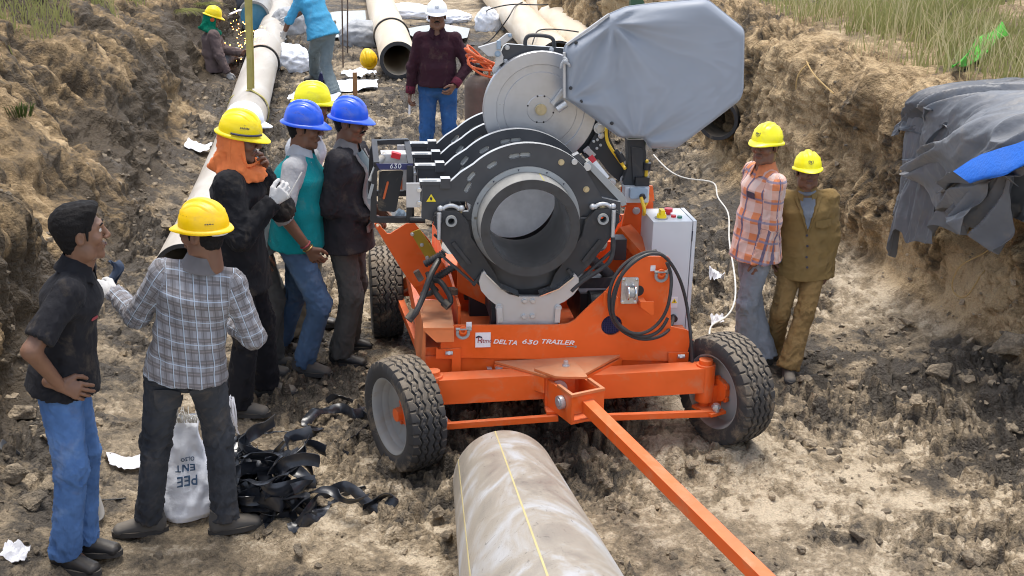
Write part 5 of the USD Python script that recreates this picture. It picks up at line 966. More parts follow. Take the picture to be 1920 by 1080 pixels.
    if shirt:
        top_ = nk - up * .015
        mid = pel + up * .16 + fy * b0 * .5
        hw = .032 + .05 * max(0, .88 - hem) + (.02 if joints.get('keep') else 0)
        g.ell(hemp, mid, hx, (.174 * B + th + hw, .128 + th + b0 * .6 + hw), (.165 * B + th, .118 + th + b0), .05, cuta=True); g.ell(mid, chest + up * .03, sx, (.165 * B + th, .118 + th + b0), (.178 * B + th, .120 + th), .05); g.ell(chest + up * .03, top_ - up * .02, sx, (.172 * B + th, .118 + th), (.105, .068), .05)
        for n in 'lr':
            sl = sleeve if isinstance(sleeve, str) else sleeve['lr'.index(n)]
            g.cone(nk - up * .045 + (J['sh' + n] - nk) * .25, J['sh' + n], .048, .058 + th, .045); e = J['el' + n]; s_ = J['sh' + n]
            if sl == 'short': g.cone(s_, s_ + (e - s_) * .8, .061, .064, .03, cut=True)
            elif sl == 'half': g.cone(s_, e, .060, .056, .03); g.cone(e, e + (J['wr' + n] - e) * .12, .057, .058, .01, cut=True)
            else: g.cone(s_, e, .060 + th, .053 + th, .03); g.cone(e, J['wr' + n] - unit(J['wr' + n] - e) * .0, .055 + th, .040 + th * .6, .02, cut=True)
        m, uv = finish(g.surface(), bones, .004 if vest else (.011 if not jacket else .014), 3 + int(pos[1] * 10), hx); sp = out('jacket' if jacket else 'shirt', m, shirt, uv=uv); SH = m
    if vest:
        q = Field(lo, hi, h); q.ell(hemp - [0, 0, .035], pel + up * .16, hx, (.214 * B, .169), (.188 * B, .140), .05, cuta=True); q.ell(pel + up * .16, chest + up * .03, sx, (.185 * B, .137), (.190 * B, .140), .05); q.ell(chest + up * .03, nk - up * .045, sx, (.168 * B, .138), (.118, .088), .05)
        m, uv = finish(q.surface(), bones[:1], .006, 5, hx); out('sweater_vest', m, vest, uv=uv)
    if collar:
        ang = np.radians(np.linspace(-158, 158, 40)); rr = np.array([[.060, .052], [.064, .058], [.076, .024], [.088, .002], [.094, -.012]]); V = []
        for r_, z_ in rr: V.append(nk + sx * (r_ * np.sin(ang))[:, None] - fy * (r_ * 1.02 * np.cos(ang))[:, None] + up * (z_ - .012 - .03 * np.maximum(0, -np.cos(ang)) - .012 * (np.abs(ang) > 2.5) * (r_ > .08))[:, None] + fy * .004)
        out('collar', sheet(np.array(V)[::-1] if True else V, .004), collar)
    for n, s in (('l', -1), ('r', 1)):
        if not shoes: break
        fd = joints.get('to' + n + '_hint', None); kd = unit(np.array([J['kn' + n][0] - J['an' + n][0], J['kn' + n][1] - J['an' + n][1], 0]) + np.array([s * .25, 1, 0]) * .6) if fd is None else unit(R.T @ np.r_[fd, 0]); a = J['an' + n]; base = np.array([a[0], a[1], a[2] - .085]); rr = np.cross(kd, (0, 0, 1)); M = np.stack([rr, kd, [0, 0, 1]], 1)
        q = SHOE.copy(); q.vertices = q.vertices @ M.T + base; sp_ = out('shoe', q, shoes); q = SOLE.copy(); q.vertices = q.vertices @ M.T + base; out('sole', q, 'sole', 35, par=sp_)
    # face, hair, helmet
    def hd_(n, m, mt, sm=True, par=None, lb=None): return out(n, m.copy().apply_transform(Mh), mt, sm, par=par, lb=lb)
    if eyes:
        for s in (-1, 1):
            e = hd_('eye', ico((s * .031, .0755, .0212), .0122, 2), 'eye_white'); hd_('iris', ico((s * .031, .0836, .0210), (.0060, .0048, .0060), 2), 'iris', par=e)
            hd_('eyebrow', tube(spline([(s * .014, .0925, .042), (s * .030, .0935, .0475), (s * .048, .083, .042)], 10), [.0022, .003, .0035, .0038, .0038, .0038, .0036, .003, .0026, .002], 6), 'hair_black')
        hd_('lips', tube(spline([(-.021, .0855, -.0535), (-.010, .0925, -.052), (0, .094, -.0535), (.010, .0925, -.052), (.021, .0855, -.0535)], 16), .0042, 6), 'lip')
    if stache: hd_('moustache', tube(spline([(-.028, .084, -.045), (-.014, .0965, -.037), (0, .1005, -.0345), (.014, .0965, -.037), (.028, .084, -.045)], 16), np.r_[np.linspace(.003, .0066, 8), np.linspace(.0066, .003, 8)], 7), 'hair_black')
    if hair:
        q = Field((-.13, -.15, -.12), (.13, .15, .18), .005)
        if hair == 'thick':
            q.blob((0, -.022, .052), (.0885, .105, .094), .02); q.blob((0, .045, .105), (.066, .052, .040), .03); q.blob((0, -.040, -.015), (.066, .060, .075), .03); q.keep((0, .9, -.42), .028); q.keep((0, 0, -1), .088)
            for s in (-1, 1): q.blob((s * .085, .004, -.012), (.022, .024, .040), .01, sub=True)
        else: q.blob((0, -.017, .038), (.0795, .098, .089), .02); q.blob((0, -.028, -.03), (.062, .062, .052), .02); q.keep((0, .92, -.38), .022 if not helmet else .012); q.keep((0, 0, -1), .078)
        m = q.surface()
        for s in (-1, 1): m = cat([m, tube(np.array([(s * .0735, .030, .05), (s * .0735, .028, .02), (s * .072, .026, -.012)]), [.009, .008, .004], 6)])
        m.vertices = m.vertices + m.vertex_normals * (.006 * (noise(m.vertices * [90, 40, 60], 5) - .5))[:, None]; hd_('hair', m, 'hair_black')
    if helmet:
        hp_m = hd_('helmet', HELMET, helmet, 40)
        if logo:
            for nm, m, mt in logo: hd_(nm, m, mt, 35, par=hp_m)
        hd_('head_band', tube(np.c_[.078 * np.cos(np.linspace(0, 2 * np.pi, 40, endpoint=False)), -.010 + .102 * np.sin(np.linspace(0, 2 * np.pi, 40, endpoint=False)), np.full(40, .048)], .009, 6, closed=True), 'poly_grey', par=hp_m)
    if extra: extra(dict(out=out, hd=hd_, J=J, nk=nk, pel=pel, up=up, sx=sx, fy=fy, hc=hc, k=k, X=X, loc=loc, R=R, pos=pos, SH=locals().get('SH'), TR=locals().get('TR'), Mh=Mh))
    return X
def shoe():
    f = Field((-.07, -.11, -.03), (.07, .22, .14), .006); f.ell((0, -.055, .045), (0, .03, .05), (1, 0, 0), (.037, .05), (.041, .052), .03); f.ell((0, .03, .042), (0, .145, .026), (1, 0, 0), (.043, .045), (.043, .030), .03, end=1.1); f.cone((0, -.03, .06), (0, -.025, .125), .041, .045, .03, cut=True); f.keep((0, 0, -1), -.008); return f.surface()
SHOE = shoe(); SOLE = flat(Polygon([(.047 * math.cos(t) * (1 + .12 * math.sin(t)) if True else 0, .048 + .135 * math.sin(t) * (1.0 if math.sin(t) > 0 else .98) + .0) for t in np.linspace(0, 2 * np.pi, 40, endpoint=False)]).buffer(.004), 0.0, .026)
dots = lambda az0, mt='wet_black': [('vent_hole', on_helmet(cyl((0, 0, 0), (0, 0, .001), .003, 8), az0 + d, .062, lift=.0012), mt) for d in (-13, 0, 13)]
word = lambda t, az, z, hgt, mt='ink_dark', turn=0: ('lettering', on_helmet(centred(meshkit.text_mesh(t, hgt, .0012, True)), az, z, turn), mt)
scribble = lambda az, z: ('printed_mark', on_helmet(flat_(union_all([sbox(-.02, -.002, -.012, .002), sbox(-.009, -.003, -.003, .002), sbox(0, -.002, .008, .0025), sbox(.011, -.002, .02, .001)]), .0012), az, z), 'ink_dark')
mark = lambda az, z, mt='ink_dark': ('emblem', on_helmet(LT(), az, z), mt)

# 1 the man in the black polo shirt
def polo(c):
    q = LineString([(0, 0), (.03, 0)]).buffer(.008)
    m = c['SH']; v = m.vertices; i = np.argmin(np.linalg.norm(v - (c['nk'] + c['fy'] * .12 - c['up'] * .2 + c['sx'] * .10), axis=1)); n = m.vertex_normals[i]; p = flat_(q, .002); r = unit(np.cross((0, 0, 1), n)); u = np.cross(n, r); p.vertices = v[i] + p.vertices[:, [0]] * r + p.vertices[:, [1]] * u + p.vertices[:, [2]] * n + n * .003; c['out']('chest_emblem', p, 'ink_red')
    w = c['J']['wrr']; c['out']('finger_ring', tube(w + unit(c['J']['wrr'] - c['J']['elr']) * .06 + .011 * np.stack([np.cos(np.linspace(0, 6.28, 12)), 0 * np.linspace(0, 1, 12), np.sin(np.linspace(0, 6.28, 12))], -1), .002, 5), 'gold')
y1 = 5.24
person('man in black polo shirt and blue jeans with hand on hip, no helmet', (-2.06, y1), (.985, .17), (150, 382), dict(pelvis=YW(124, 770, y1) * [1, 1, 0] + [0, 0, .97], neck=YW(146, 478, y1), handr=YW(112, 722, y1 - .20), handl=YW(105, 690, y1 + .20), elr_hint=(.9, -.75, -.2), ell_hint=(-.9, -.8, .1), hdr_hint=(-.15, .9, -.45), pnr_hint=(-1, -.2, -.3), footr=G(128, 1075), footl=G(160, 1046), tol_hint=(.95, -.1), tor_hint=(.9, -.35)),
       'polo_black', 'jeans_blue', 'shoe_black', 'skin_brown', sleeve='short', hem=.86, flare=.066, head=(6, 3), hair='thick', collar='polo_black', h=.008, extra=polo, curl=(.4, .35))
# 2 the man in the grey plaid shirt, back to the camera
def pocket(c, mt, xs, back=-1):
    m = c['TR']; tr = cKDTree(m.vertices); P0 = c['pel']
    for x0 in xs:
        V = []
        for z in np.linspace(-.075, -.215, 8):
            row = []
            for a in np.linspace(-.062, .062, 8):
                w = a * (1 - .25 * max(0, (-z - .165) / .05)); q = P0 + np.array([x0 + w, back * .25, z - .012 * abs(a) / .062 * (z > -.10)])
                for st in np.linspace(0, .25, 90):
                    p = q - np.array([0, back * st, 0])
                    if tr.query(p)[0] < .011: break
                row.append(p + [0, back * .003, 0])
            V.append(row)
        V = np.array(V); c['out']('pocket', sheet(V if back < 0 else V[::-1], .003), mt, 40)
def plaidx(c):
    pocket(c, 'jeans_charcoal', (-.082, .082))
    w = c['J']['wrl']; c['out']('held_cloth', sheet(np.array([[w + np.array([-.03 + .05 * a + .02 * math.sin(5 * b), .10 + .02 * math.sin(7 * a + 3 * b), .13 - .13 * b]) for a in np.linspace(0, 1, 8)] for b in np.linspace(0, 1, 10)]), .004), 'rag_navy')
    c['hd']('head_pad', tube(spline([(-.062, -.085, .028), (-.03, -.108, .024), (.02, -.112, .022), (.06, -.088, .026)], 16), .013, 6), 'poly_white')
y2 = 5.44
person('man seen from behind in grey plaid shirt, yellow helmet and white glove', (-1.59, y2), (-.18, .98), (366, 388), dict(pelvis=YW(350, 725, y2) * [1, 1, 0] + [0, 0, .955], neck=YW(376, 492, y2), handl=YW(215, 550, y2 + .22), handr=YW(430, 605, y2 + .25), ell_hint=(-.3, -.2, -1), elr_hint=(.55, -.9, -.3), pnl_hint=(.6, .3, -.5), hdl_hint=(-.9, .35, .25), footl=G(283, 1000), footr=G(424, 998), tol_hint=(-.8, -.15), tor_hint=(.85, .35), scale=.985),
       'plaid_grey', 'jeans_charcoal', 'shoe_grey', 'skin_dark', 'helmet_amber', hem=.87, flare=.062, head=(62, 0), h=.008, gloves=('l',), collar='plaid_grey', extra=plaidx, logo=dots(60) + [scribble(130, .03)], curl=(.8, .5), build=.93)
# 3 the man in the black jacket with the orange scarf
def scarf(mt, z0=-.05, r=.105):
    def fn(c):
        a = np.linspace(0, 2 * np.pi, 91); V = []; face = sstep(.45, .82, np.sin(a))
        for q, (rr, z, dy) in enumerate(((.092, .052, -.012), (.100, .03, -.014), (.102, -.01, -.018), (.099, -.055, -.02), (.104, -.09, -.012), (.124, -.125, 0.0), (.136, -.165, .005), (.126, -.195, .01))):
            w = .008 * np.sin(a * 5 + q * 1.3) + .006 * np.sin(a * 9 + q * 2.1) + .004 * np.sin(a * 17 + q * 4.0)
            rx = rr + w * (q > 3) + .4 * np.maximum(w, 0); zz = z * (1 - face) + np.minimum(z, -.108 - .006 * q) * face; V.append(np.c_[rx * np.cos(a) * .93, dy + rx * np.sin(a) * 1.06, zz])
        from scipy.interpolate import interp1d
        V = interp1d(np.linspace(0, 1, 8), np.array(V), axis=0, kind='quadratic')(np.linspace(0, 1, 40)); r_ = 1 + .10 * (1 - np.abs(2 * fbm(V * [14, 14, 30], 3, 9) - 1) - .6); V[..., :2] *= r_[..., None]
        m = sheet(V[::-1], .006); c['hd']('scarf', m, mt)
        m = sheet(np.array([[(-.12 + .07 * i + .02 * math.sin(3 * j), .06 + .02 * j - .01 * math.sin(2 * i), -.13 - .03 * j - .02 * i) for i in range(4)] for j in range(5)], float), .006)
    return fn
def jacket3(c):
    scarf('scarf_orange')(c); w = c['J']['wrl']; c['hd']('helmet_band', tube(np.array([np.array([.118 * math.cos(t), -.008 + .154 * math.sin(t), .060 + .01 * math.sin(t)]) for t in np.linspace(-2.1, -.2, 20)]) if False else np.array([[.108 * math.cos(t), -.008 + .126 * math.sin(t), .055] for t in np.linspace(-.1, 1.4, 18)]), .006, 6), 'ink_dark')
    d = unit(w - c['J']['ell']); c['out']('white_cup', lathe([(0, 0), (.02, 0), (.026, .05), (.024, .05), (.018, .004)], 18).apply_transform(rot(60, (1, 0, 0))).apply_translation(w + d * .09 + [0.02, -.01, .02]), 'paper')
    w = c['J']['wrr']; c['out']('thin_stick', cyl(w + [-.0, .08, .02], w + [-.02, .16, .16], .004, 6), 'white_rope')
y3 = 6.94
person('man in black jacket with orange scarf under yellow helmet, hand at mouth', (-1.58, y3), (.99, -.10), (452, 210), dict(pelvis=YW(448, 540, y3) * [1, 1, 0] + [0, 0, .95], neck=YW(447, 335, y3), handr=YW(512, 378, y3 - .16), handl=YW(490, 322, y3 + .10), elr_hint=(.35, .0, -1), ell_hint=(-.5, .1, -1), hdr_hint=(-.1, .7, .6), hdl_hint=(.25, .35, .9), pnr_hint=(-1, -.2, .2), pnl_hint=(.8, -.6, 0), footr=G(448, 778), footl=G(500, 742), tor_hint=(1, -.1), tol_hint=(1, .05), headdy=0),
       'jacket_black', 'trouser_black', 'shoe_grey', 'skin_dark', 'helmet_yellow', hem=.74, flare=.078, head=(-4, -10), jacket=True, h=.0095, gloves=('r',), extra=jacket3, logo=[word('KARAM', -62, .045, .010), word('^', -62, .062, .012)], curl=(.75, .9), hair=None, build=1.06)
# 4 half hidden, white helmet
person('man in white helmet almost hidden behind the black jacket', (-1.62, 7.62), (.97, .25), (455, 192), dict(footr=G(492, 705), footl=G(515, 690), tor_hint=(1, 0), tol_hint=(1, 0)), 'shirt_grey', 'trouser_grey', 'shoe_grey', 'skin_dark', 'helmet_white', head=(0, -4), h=.013, eyes=False)
# 5 teal sweater vest
def teal(c):
    w, e = c['J']['wrr'], c['J']['elr']; d = unit(w - e); s = unit(np.cross(d, (0, 1, 0))); t = np.cross(d, s); ring = lambda q, r: q + r * (np.cos(np.linspace(0, 6.28, 20))[:, None] * s + np.sin(np.linspace(0, 6.28, 20))[:, None] * t)
    c['out']('bracelet', tube(ring(w - d * .005, .031), .004, 6), 'gold'); c['out']('wrist_thread', tube(ring(w - d * .03, .031), .005, 6), 'ink_red')
    c['out']('belt', tube(c['pel'] + [0, 0, -.01] + np.c_[.172 * np.cos(np.linspace(0, 2 * np.pi, 40)), .128 * np.sin(np.linspace(0, 2 * np.pi, 40)), np.zeros(40)], .014, 6), 'belt')
y5 = 7.52
person('man in teal sweater vest over grey shirt and blue helmet', (-1.33, y5), (.96, -.12), (573, 180), dict(pelvis=YW(556, 455, y5) * [1, 1, 0] + [0, 0, .97], neck=YW(566, 283, y5), handr=YW(578, 466, y5 - .25), handl=YW(600, 440, y5 + .2), elr_hint=(1, -.7, 0), pnr_hint=(-1, 0, .1), footr=G(572, 702), footl=G(527, 665), tor_hint=(.95, -.25), tol_hint=(.95, -.1)),
       'shirt_grey', 'jeans_mid', 'shoe_grey', 'skin_dark', 'helmet_blue', sleeve='half', hem=.89, flare=.064, vest='vest_teal', collar='shirt_pale', head=(-3, -6), h=.0095, extra=teal, logo=dots(-90), curl=(.4, .45))
# 6 yellow helmet behind
person('man in yellow helmet and pale shirt mostly hidden behind the teal vest', (-1.36, 8.15), (.95, .1), (583, 155), dict(footr=G(560, 645), footl=G(585, 612), neck=YW(578, 255, 8.15), pelvis=YW(560, 420, 8.15) * [1, 1, 0] + [0, 0, .95], tor_hint=(1, 0), tol_hint=(1, 0)), 'shirt_pale', 'trouser_tan', 'shoe_black', 'skin_dark', 'helmet_lemon', head=(0, -4), h=.011, flare=.075, build=1.1, collar='shirt_pale')
# 7 dark jacket, blue helmet
def j7(c):
    f = c['fy']; s = c['sx']; u = c['up']; nk = c['nk']; m = c['SH']; tr = cKDTree(m.vertices)
    def lay(pts, w, t, n, mt):
        """A strip laid on the front of the garment along points given as (across, down)."""
        V = []
        for (a, b) in pts:
            row = []
            for o in np.linspace(-w, w, 5):
                q = nk + s * (a + o) - u * b + f * .2; d = 9
                for st in np.linspace(.0, .26, 53):
                    p = q - f * st
                    if tr.query(p)[0] < .012: break
                row.append(p + f * t)
            V.append(row)
        c['out'](n, sheet(np.array(V)[::-1] if np.cross(np.array(V)[0][1] - np.array(V)[0][0], np.array(V)[1][0] - np.array(V)[0][0]) @ f < 0 else np.array(V), .004), mt)
    c['lay'] = lay
    dn = np.linspace(.03, .52, 14); lay([(.0, d) for d in dn], .055, .006, 'shirt_front', 'shirt_slate'); lay([(-.068 - .02 * math.exp(-d * 9), d) for d in dn], .014, .014, 'lapel', 'jacket_lining'); lay([(.068 + .02 * math.exp(-d * 9), d) for d in dn], .014, .014, 'lapel', 'jacket_lining')
y7 = 7.68
person('man in dark jacket with grey collar and blue helmet beside the control frame', (-1.08, y7), (.95, -.22), (650, 184), dict(pelvis=YW(648, 450, y7) * [1, 1, 0] + [0, 0, .95], neck=YW(652, 283, y7), handr=YW(688, 405, y7 - .08), handl=YW(700, 390, y7 + .15), elr_hint=(.3, -.6, -1), pnr_hint=(-.3, 0, -1), footr=G(640, 685), footl=G(655, 655), tor_hint=(.95, -.2), tol_hint=(.98, 0)),
       'jacket_brownblack', 'trouser_grey', 'shoe_black', 'skin_dark', 'helmet_blue', hem=.78, flare=.070, jacket=True, collar='jacket_lining', head=(-4, -6), h=.0095, stache=True, extra=j7, logo=dots(-80), curl=(.4, .4))
# 8 maroon shirt, facing the camera
def maroon(c):
    c['out']('belt', tube(c['pel'] + [0, 0, .02] + np.c_[.162 * np.cos(np.linspace(0, 2 * np.pi, 40)), .118 * np.sin(np.linspace(0, 2 * np.pi, 40)), np.zeros(40)], .018, 6), 'belt'); b = c['pel'] + [0.0, .138, .02]
    c['out']('buckle', plate(sbox(-.026, -.026, .026, .026).difference(sbox(-.014, -.014, .014, .014)), -.004, .004).apply_translation(b), 'zinc', 35)
    w = c['J']['wrr']; c['out']('marker', cyl(w + [0, .03, -.05], w + [.01, .05, -.20], .011, 10), 'sticker_white')
    for n in 'lr': e, w = c['J']['el' + n], c['J']['wr' + n]; d = unit(w - e); c['out']('cuff', cyl(w - d * .07, w - d * .0, .050, 20, .046), 'cuff_maroon')
    d = np.array([0, 0, 1]); w = c['J']['wrr']; c['out']('bracelet', tube(w + np.c_[.03 * np.cos(np.linspace(0, 6.28, 16)), .03 * np.sin(np.linspace(0, 6.28, 16)), 0 * np.linspace(0, 1, 16)], .004, 5), 'white_rope')
    nk = c['nk']
y8 = 12.45
person('man in maroon shirt, blue jeans and white helmet facing the camera', (-.75, y8), (.02, -1), (822, 4), dict(pelvis=YW(821, 168, y8) * [1, 1, 0] + [0, 0, .97], neck=YW(820, 62, y8), handr=YW(768, 180, y8 - .02), handl=YW(852, 160, y8 - .16), elr_hint=(.8, -.5, 0), ell_hint=(-.9, -.5, 0), pnr_hint=(-1, .2, 0), pnl_hint=(1, -.3, 0), footr=YW(800, 330, y8) * [1, 1, 0], footl=YW(846, 330, y8) * [1, 1, 0]),
       'shirt_maroon', 'jeans_bright', 'shoe_black', 'skin_dark', 'helmet_white', hem=.93, flare=.07, belly=.025, collar='shirt_maroon', head=(2, 2), h=.012, extra=maroon, logo=[mark(0, .055, 'ink_blue')], curl=(.6, .8), build=1.02, stache=True)
# 9 bending man in the blue shirt
y9 = 16.8
person('man in bright blue shirt bending over the pipe, head out of view', (-2.45, y9), (-.80, .55), 1.70, dict(scale=1.02, keep=1, pelvis=YW(606, 56, y9), neck=YW(560, -48, y9 + .2), handl=YW(533, 62, y9 + .1), handr=YW(540, 40, y9 + .45), ell_hint=(-1, -.3, -.5), elr_hint=(1, 0, -.3), footl=G(592, 165), footr=G(628, 188), tol_hint=(-.6, -.5), tor_hint=(.6, -.5)),
       'shirt_blue', 'trouser_slate', 'shoe_grey', 'skin_dark', 'helmet_yellow', sleeve='half', hem=.84, flare=.085, head=(0, -40), h=.013, gloves=('l', 'r'), build=1.12, eyes=False)
# 10 the crouching welder
def weld(c):
    scarf('scarf_green')(c); m = sheet(np.array([[(.10 * math.sin(a), .17 + .05 * math.cos(a) + .12 * b, .10 + .02 * math.cos(a) + .10 * b) for a in np.linspace(-1.3, 1.3, 12)] for b in np.linspace(0, 1, 5)]), .004); c['hd']('face_shield', m, 'paper')
    c['hd']('ear_guard', cyl((.08, .0, -.01), (.10, .0, -.01), .03, 14), 'orange_cable')
y10 = 17.3
person('crouching worker in mauve jacket, green scarf and yellow helmet with raised face shield', (-3.92, y10), (.90, .30), 1.7, dict(scale=.98, keep=1, pelvis=YW(398, 122, y10), neck=YW(398, 62, y10), handr=YW(428, 140, y10 - .25), handl=YW(452, 100, y10 + .1), elr_hint=(.3, -.3, -1), footr=G(440, 152), footl=G(452, 145), knr_hint=(.1, 1, .6), knl_hint=(-.1, 1, .6)),
       'jacket_mauve', 'trouser_ash', 'shoe_grey', 'skin_dark', 'helmet_yellow', hem=.84, head=(-10, -18), h=.013, gloves=('r',), extra=weld, hair=None, eyes=False, jacket=True)
# 11 orange plaid
def pl11(c):
    m = c['SH']; v = m.vertices; q = c['nk'] + c['fy'] * .15 - c['up'] * .18 - c['sx'] * .07; i = np.argmin(np.linalg.norm(v - q, axis=1)); n = m.vertex_normals[i]; r = unit(np.cross((0, 0, 1), n)); u = np.cross(n, r); p = flat_(sbox(-.035, -.012, .035, .022).buffer(.004), .006); p.vertices = v[i] + p.vertices[:, [0]] * r + p.vertices[:, [1]] * u + p.vertices[:, [2]] * n; c['out']('phone', p, 'ink_dark', 35)
y11 = 7.62
person('man in orange plaid shirt and yellow helmet behind the right front wheel', (1.47, y11), (-.95, -.32), (1430, 233), dict(pelvis=YW(1414, 515, y11) * [1, 1, 0] + [0, 0, .95], neck=YW(1434, 322, y11), handl=YW(1421, 530, y11 - .13), handr=YW(1400, 500, y11 + .25), ell_hint=(-.1, -1, 0), pnl_hint=(1, .1, 0), footl=YW(1398, 715, y11) * [1, 1, 0], footr=YW(1428, 690, y11) * [1, 1, 0]),
       'plaid_orange', 'trouser_sky', 'shoe_grey', 'skin_dark', 'helmet_lemon', hem=.80, flare=.095, collar='plaid_orange', head=(30, 5), h=.0095, extra=pl11, logo=[mark(-8, .052), scribble(115, .022)], curl=(.45, .4), belly=.012)
# 12 khaki work suit
def kh(c):
    j7c = {}; f = c['fy']; s = c['sx']; u = c['up']; nk = c['nk']; m = c['SH']; tr = cKDTree(m.vertices)
    def on(a, b):
        q = nk + s * a - u * b + f * .22
        for st in np.linspace(0, .26, 105):
            p = q - f * st; d, i = tr.query(p)
            if d < .011: return m.vertices[i], m.vertex_normals[i]
        return p, f
    V = [[on(a * (1 - t), .035 + .24 * t)[0] + f * .003 for a in np.linspace(-.062, .062, 7)] for t in np.linspace(0, .97, 12)]; c['out']('sweater', sheet(np.array(V)[::-1], .003), 'sweater_grey')
    c['out']('sweater_neck', tube(nk + np.array([s * .060 * math.cos(t) + f * (.064 * math.sin(t) + .006) + u * (.01 - .02 * math.sin(t)) for t in np.linspace(0, 2 * np.pi, 30)]), .014, 7), 'sweater_grey')
    for sg in (-1, 1): V = [[on(sg * ((.075 + .02 * w) * (1 - t) + .004 * w), .03 + .255 * t)[0] + f * (.006 + .006 * w) for w in np.linspace(0, 1, 4)] for t in np.linspace(0, 1, 12)]; m_ = np.array(V); c['out']('lapel', sheet(m_[::-1] if sg > 0 else m_, .004), 'khaki')
    for d in (.31, .39, .47, .55): p, n = on(.004, d); c['out']('button', cyl(p, p + n * .006, .009, 10), 'ink_dark', 35)
    V = [[on(a, .205 + d + .018 * (1 - abs(a + .115) / .06) * (d > .03))[0] + f * (.008 if d > 0 else .003) for a in np.linspace(-.17, -.06, 7)] for d in (0, .02, .045)]; c['out']('pocket_flap', sheet(np.array(V)[::-1], .004), 'khaki')
y12 = 7.72
person('man in brown khaki work suit and yellow helmet facing the camera', (1.87, y12), (-.12, -1), (1510, 268), dict(pelvis=YW(1508, 505, y12) * [1, 1, 0] + [0, 0, .93], neck=YW(1513, 338, y12), handl=YW(1549, 520, y12 - .05), handr=YW(1450, 480, y12 + .05), ell_hint=(-1, -.3, 0), pnl_hint=(1, .1, 0), footl=G(1477, 705), footr=G(1447, 668), tol_hint=(-.1, -1), tor_hint=(-.5, -1)),
       'khaki', 'khaki_trouser', 'shoe_grey', 'skin_dark', 'helmet_lemon', hem=.77, flare=.085, collar='khaki', head=(6, 6), h=.0095, jacket=True, extra=kh, logo=[mark(0, .05)], curl=(.6, .5))
# ---------------------------------------------------------------- pipes lying about
R5 = np.random.default_rng(11)
def pipe_thing(name, label, pts, ro, ri, mt, group=None, face='pipe_face', n=64, bands=(), band_label=None):
    pts = np.asarray(pts, float); base = pts.mean(0) * [1, 1, 0]
    X = thing(name, label, 'pipe', base, 0, group); q = pts - base
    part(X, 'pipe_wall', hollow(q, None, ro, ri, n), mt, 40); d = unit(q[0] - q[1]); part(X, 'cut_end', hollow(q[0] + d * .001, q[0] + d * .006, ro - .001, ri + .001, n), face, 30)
    for b in bands:
        s = np.r_[0, np.cumsum(np.linalg.norm(np.diff(q, axis=0), axis=1))]; at = lambda u: np.array([np.interp(u, s, q[:, i]) for i in range(3)])
        part(X, 'band', hollow(at(b - .03), at(b + .03), ro + .025, ro - .01, n), 'rubber', 30)
    return X
fa, fb = np.array([-.035, 5.57, .25]), np.array([.082, 3.62, .915]); fd_ = unit(fb - fa); fe = fa + fd_ * 3.4
FP = pipe_thing('pipe', 'muddy grey pipe with a yellow line in the foreground beside the tow bar', [fa, fa + fd_ * 1.0, fa + fd_ * 2, fe], .252, .215, 'pipe_muddy', n=96)
sx_ = unit(np.cross(fd_, (0, 0, 1))); su_ = np.cross(sx_, fd_); ang = math.radians(100); o_ = (sx_ * -math.cos(ang) * -1 + su_ * math.sin(ang))
o_ = unit(su_ * .985 + np.array([-1, 0, 0]) * .17); bs = np.array([fa, fa + fd_, fa + fd_ * 2, fe]).mean(0) * [1, 1, 0]
part(FP, 'yellow_line', bar(fa + o_ * .2515 - bs, fe + o_ * .2515 - bs, .006, .003, up=o_), 'strap_line', 35)
for a_ in (-64,):
    o2 = unit(su_ * math.cos(math.radians(a_)) + np.array([1, 0, 0]) * math.sin(math.radians(a_))); part(FP, 'yellow_line', bar(fa + o2 * .2515 - bs, fe + o2 * .2515 - bs, .006, .003, up=o2), 'strap_line', 35)
lp = spline([G(346, 512, .26), G(412, 362, .28), G(461, 220, .32), G(491, 116, .34), G(510, 62, .30), G(532, 0, .28), G(548, -60, .27)], 40)
pipe_thing('pipe', 'long pale pipe hung from the yellow sling along the left trench wall', lp, .222, .19, 'pipe_pale', bands=[float(np.interp(G(496, 118, .34)[1], lp[:, 1], np.r_[0, np.cumsum(np.linalg.norm(np.diff(lp, axis=0), axis=1))]))])
bp_ = spline([G(747, 113, .27), G(735, 70, .28), G(721, 32, .28), G(711, -4, .28), G(700, -60, .28)], 40)
pipe_thing('pipe', 'bent cream pipe with its dark open end facing the camera behind the maroon shirt', bp_, .265, .21, 'pipe_cream', bands=[2.3])
c0, c1 = G(940, 0, .28), G(1024, 90, .28); dc_ = unit(c1 - c0); pr_ = np.array([-dc_[1], dc_[0], 0])
for i, lb in enumerate(('nearest of three cream pipes lying side by side behind the steel disc', 'middle of three cream pipes lying side by side behind the steel disc', 'farthest right of three cream pipes lying side by side behind the fabric cover')):
    o = pr_ * .60 * i * np.sign(pr_[0]); pipe_thing('pipe', lb, [c1 + dc_ * (1.2 - .5 * i) + o, c0 + o, c0 - dc_ * 7 + o], .285, .25, 'pipe_cream', group='cream pipes stacked in the background')
q = hit(1350, 238) + [-.05, -.15, .10]
pipe_thing('pipe', 'black pipe end sticking out from behind the fabric cover', [q, q + [.25, .6, 0], q + [.5, 1.2, 0]], .2, .165, 'rubber', face='rubber')
for pts, lb in (([(770, 48, .5), (840, 40, .02), (905, 28, .02), (925, 15, .55), (965, 8, .58), (1010, 9, .57), (1060, 3, .57), (1100, -8, .5)], 'thin black cable lying over the cream pipes'), ([(868, 84, .02), (912, 80, .02), (938, 54, .25), (955, 30, .5), (968, 10, .57), (980, 4, .58)], 'thin black cable looping down from the cream pipes to the ground'), ([(998, 83, .45), (1003, 67, .55), (1020, 55, .58), (1055, 56, .58), (1085, 60, .55)], 'short loop of thin black wire above the carrying handle')):
    single('cable', tube(spline([G(*p) for p in pts], 70), .011, 6), 'hose', lb, 'cable')

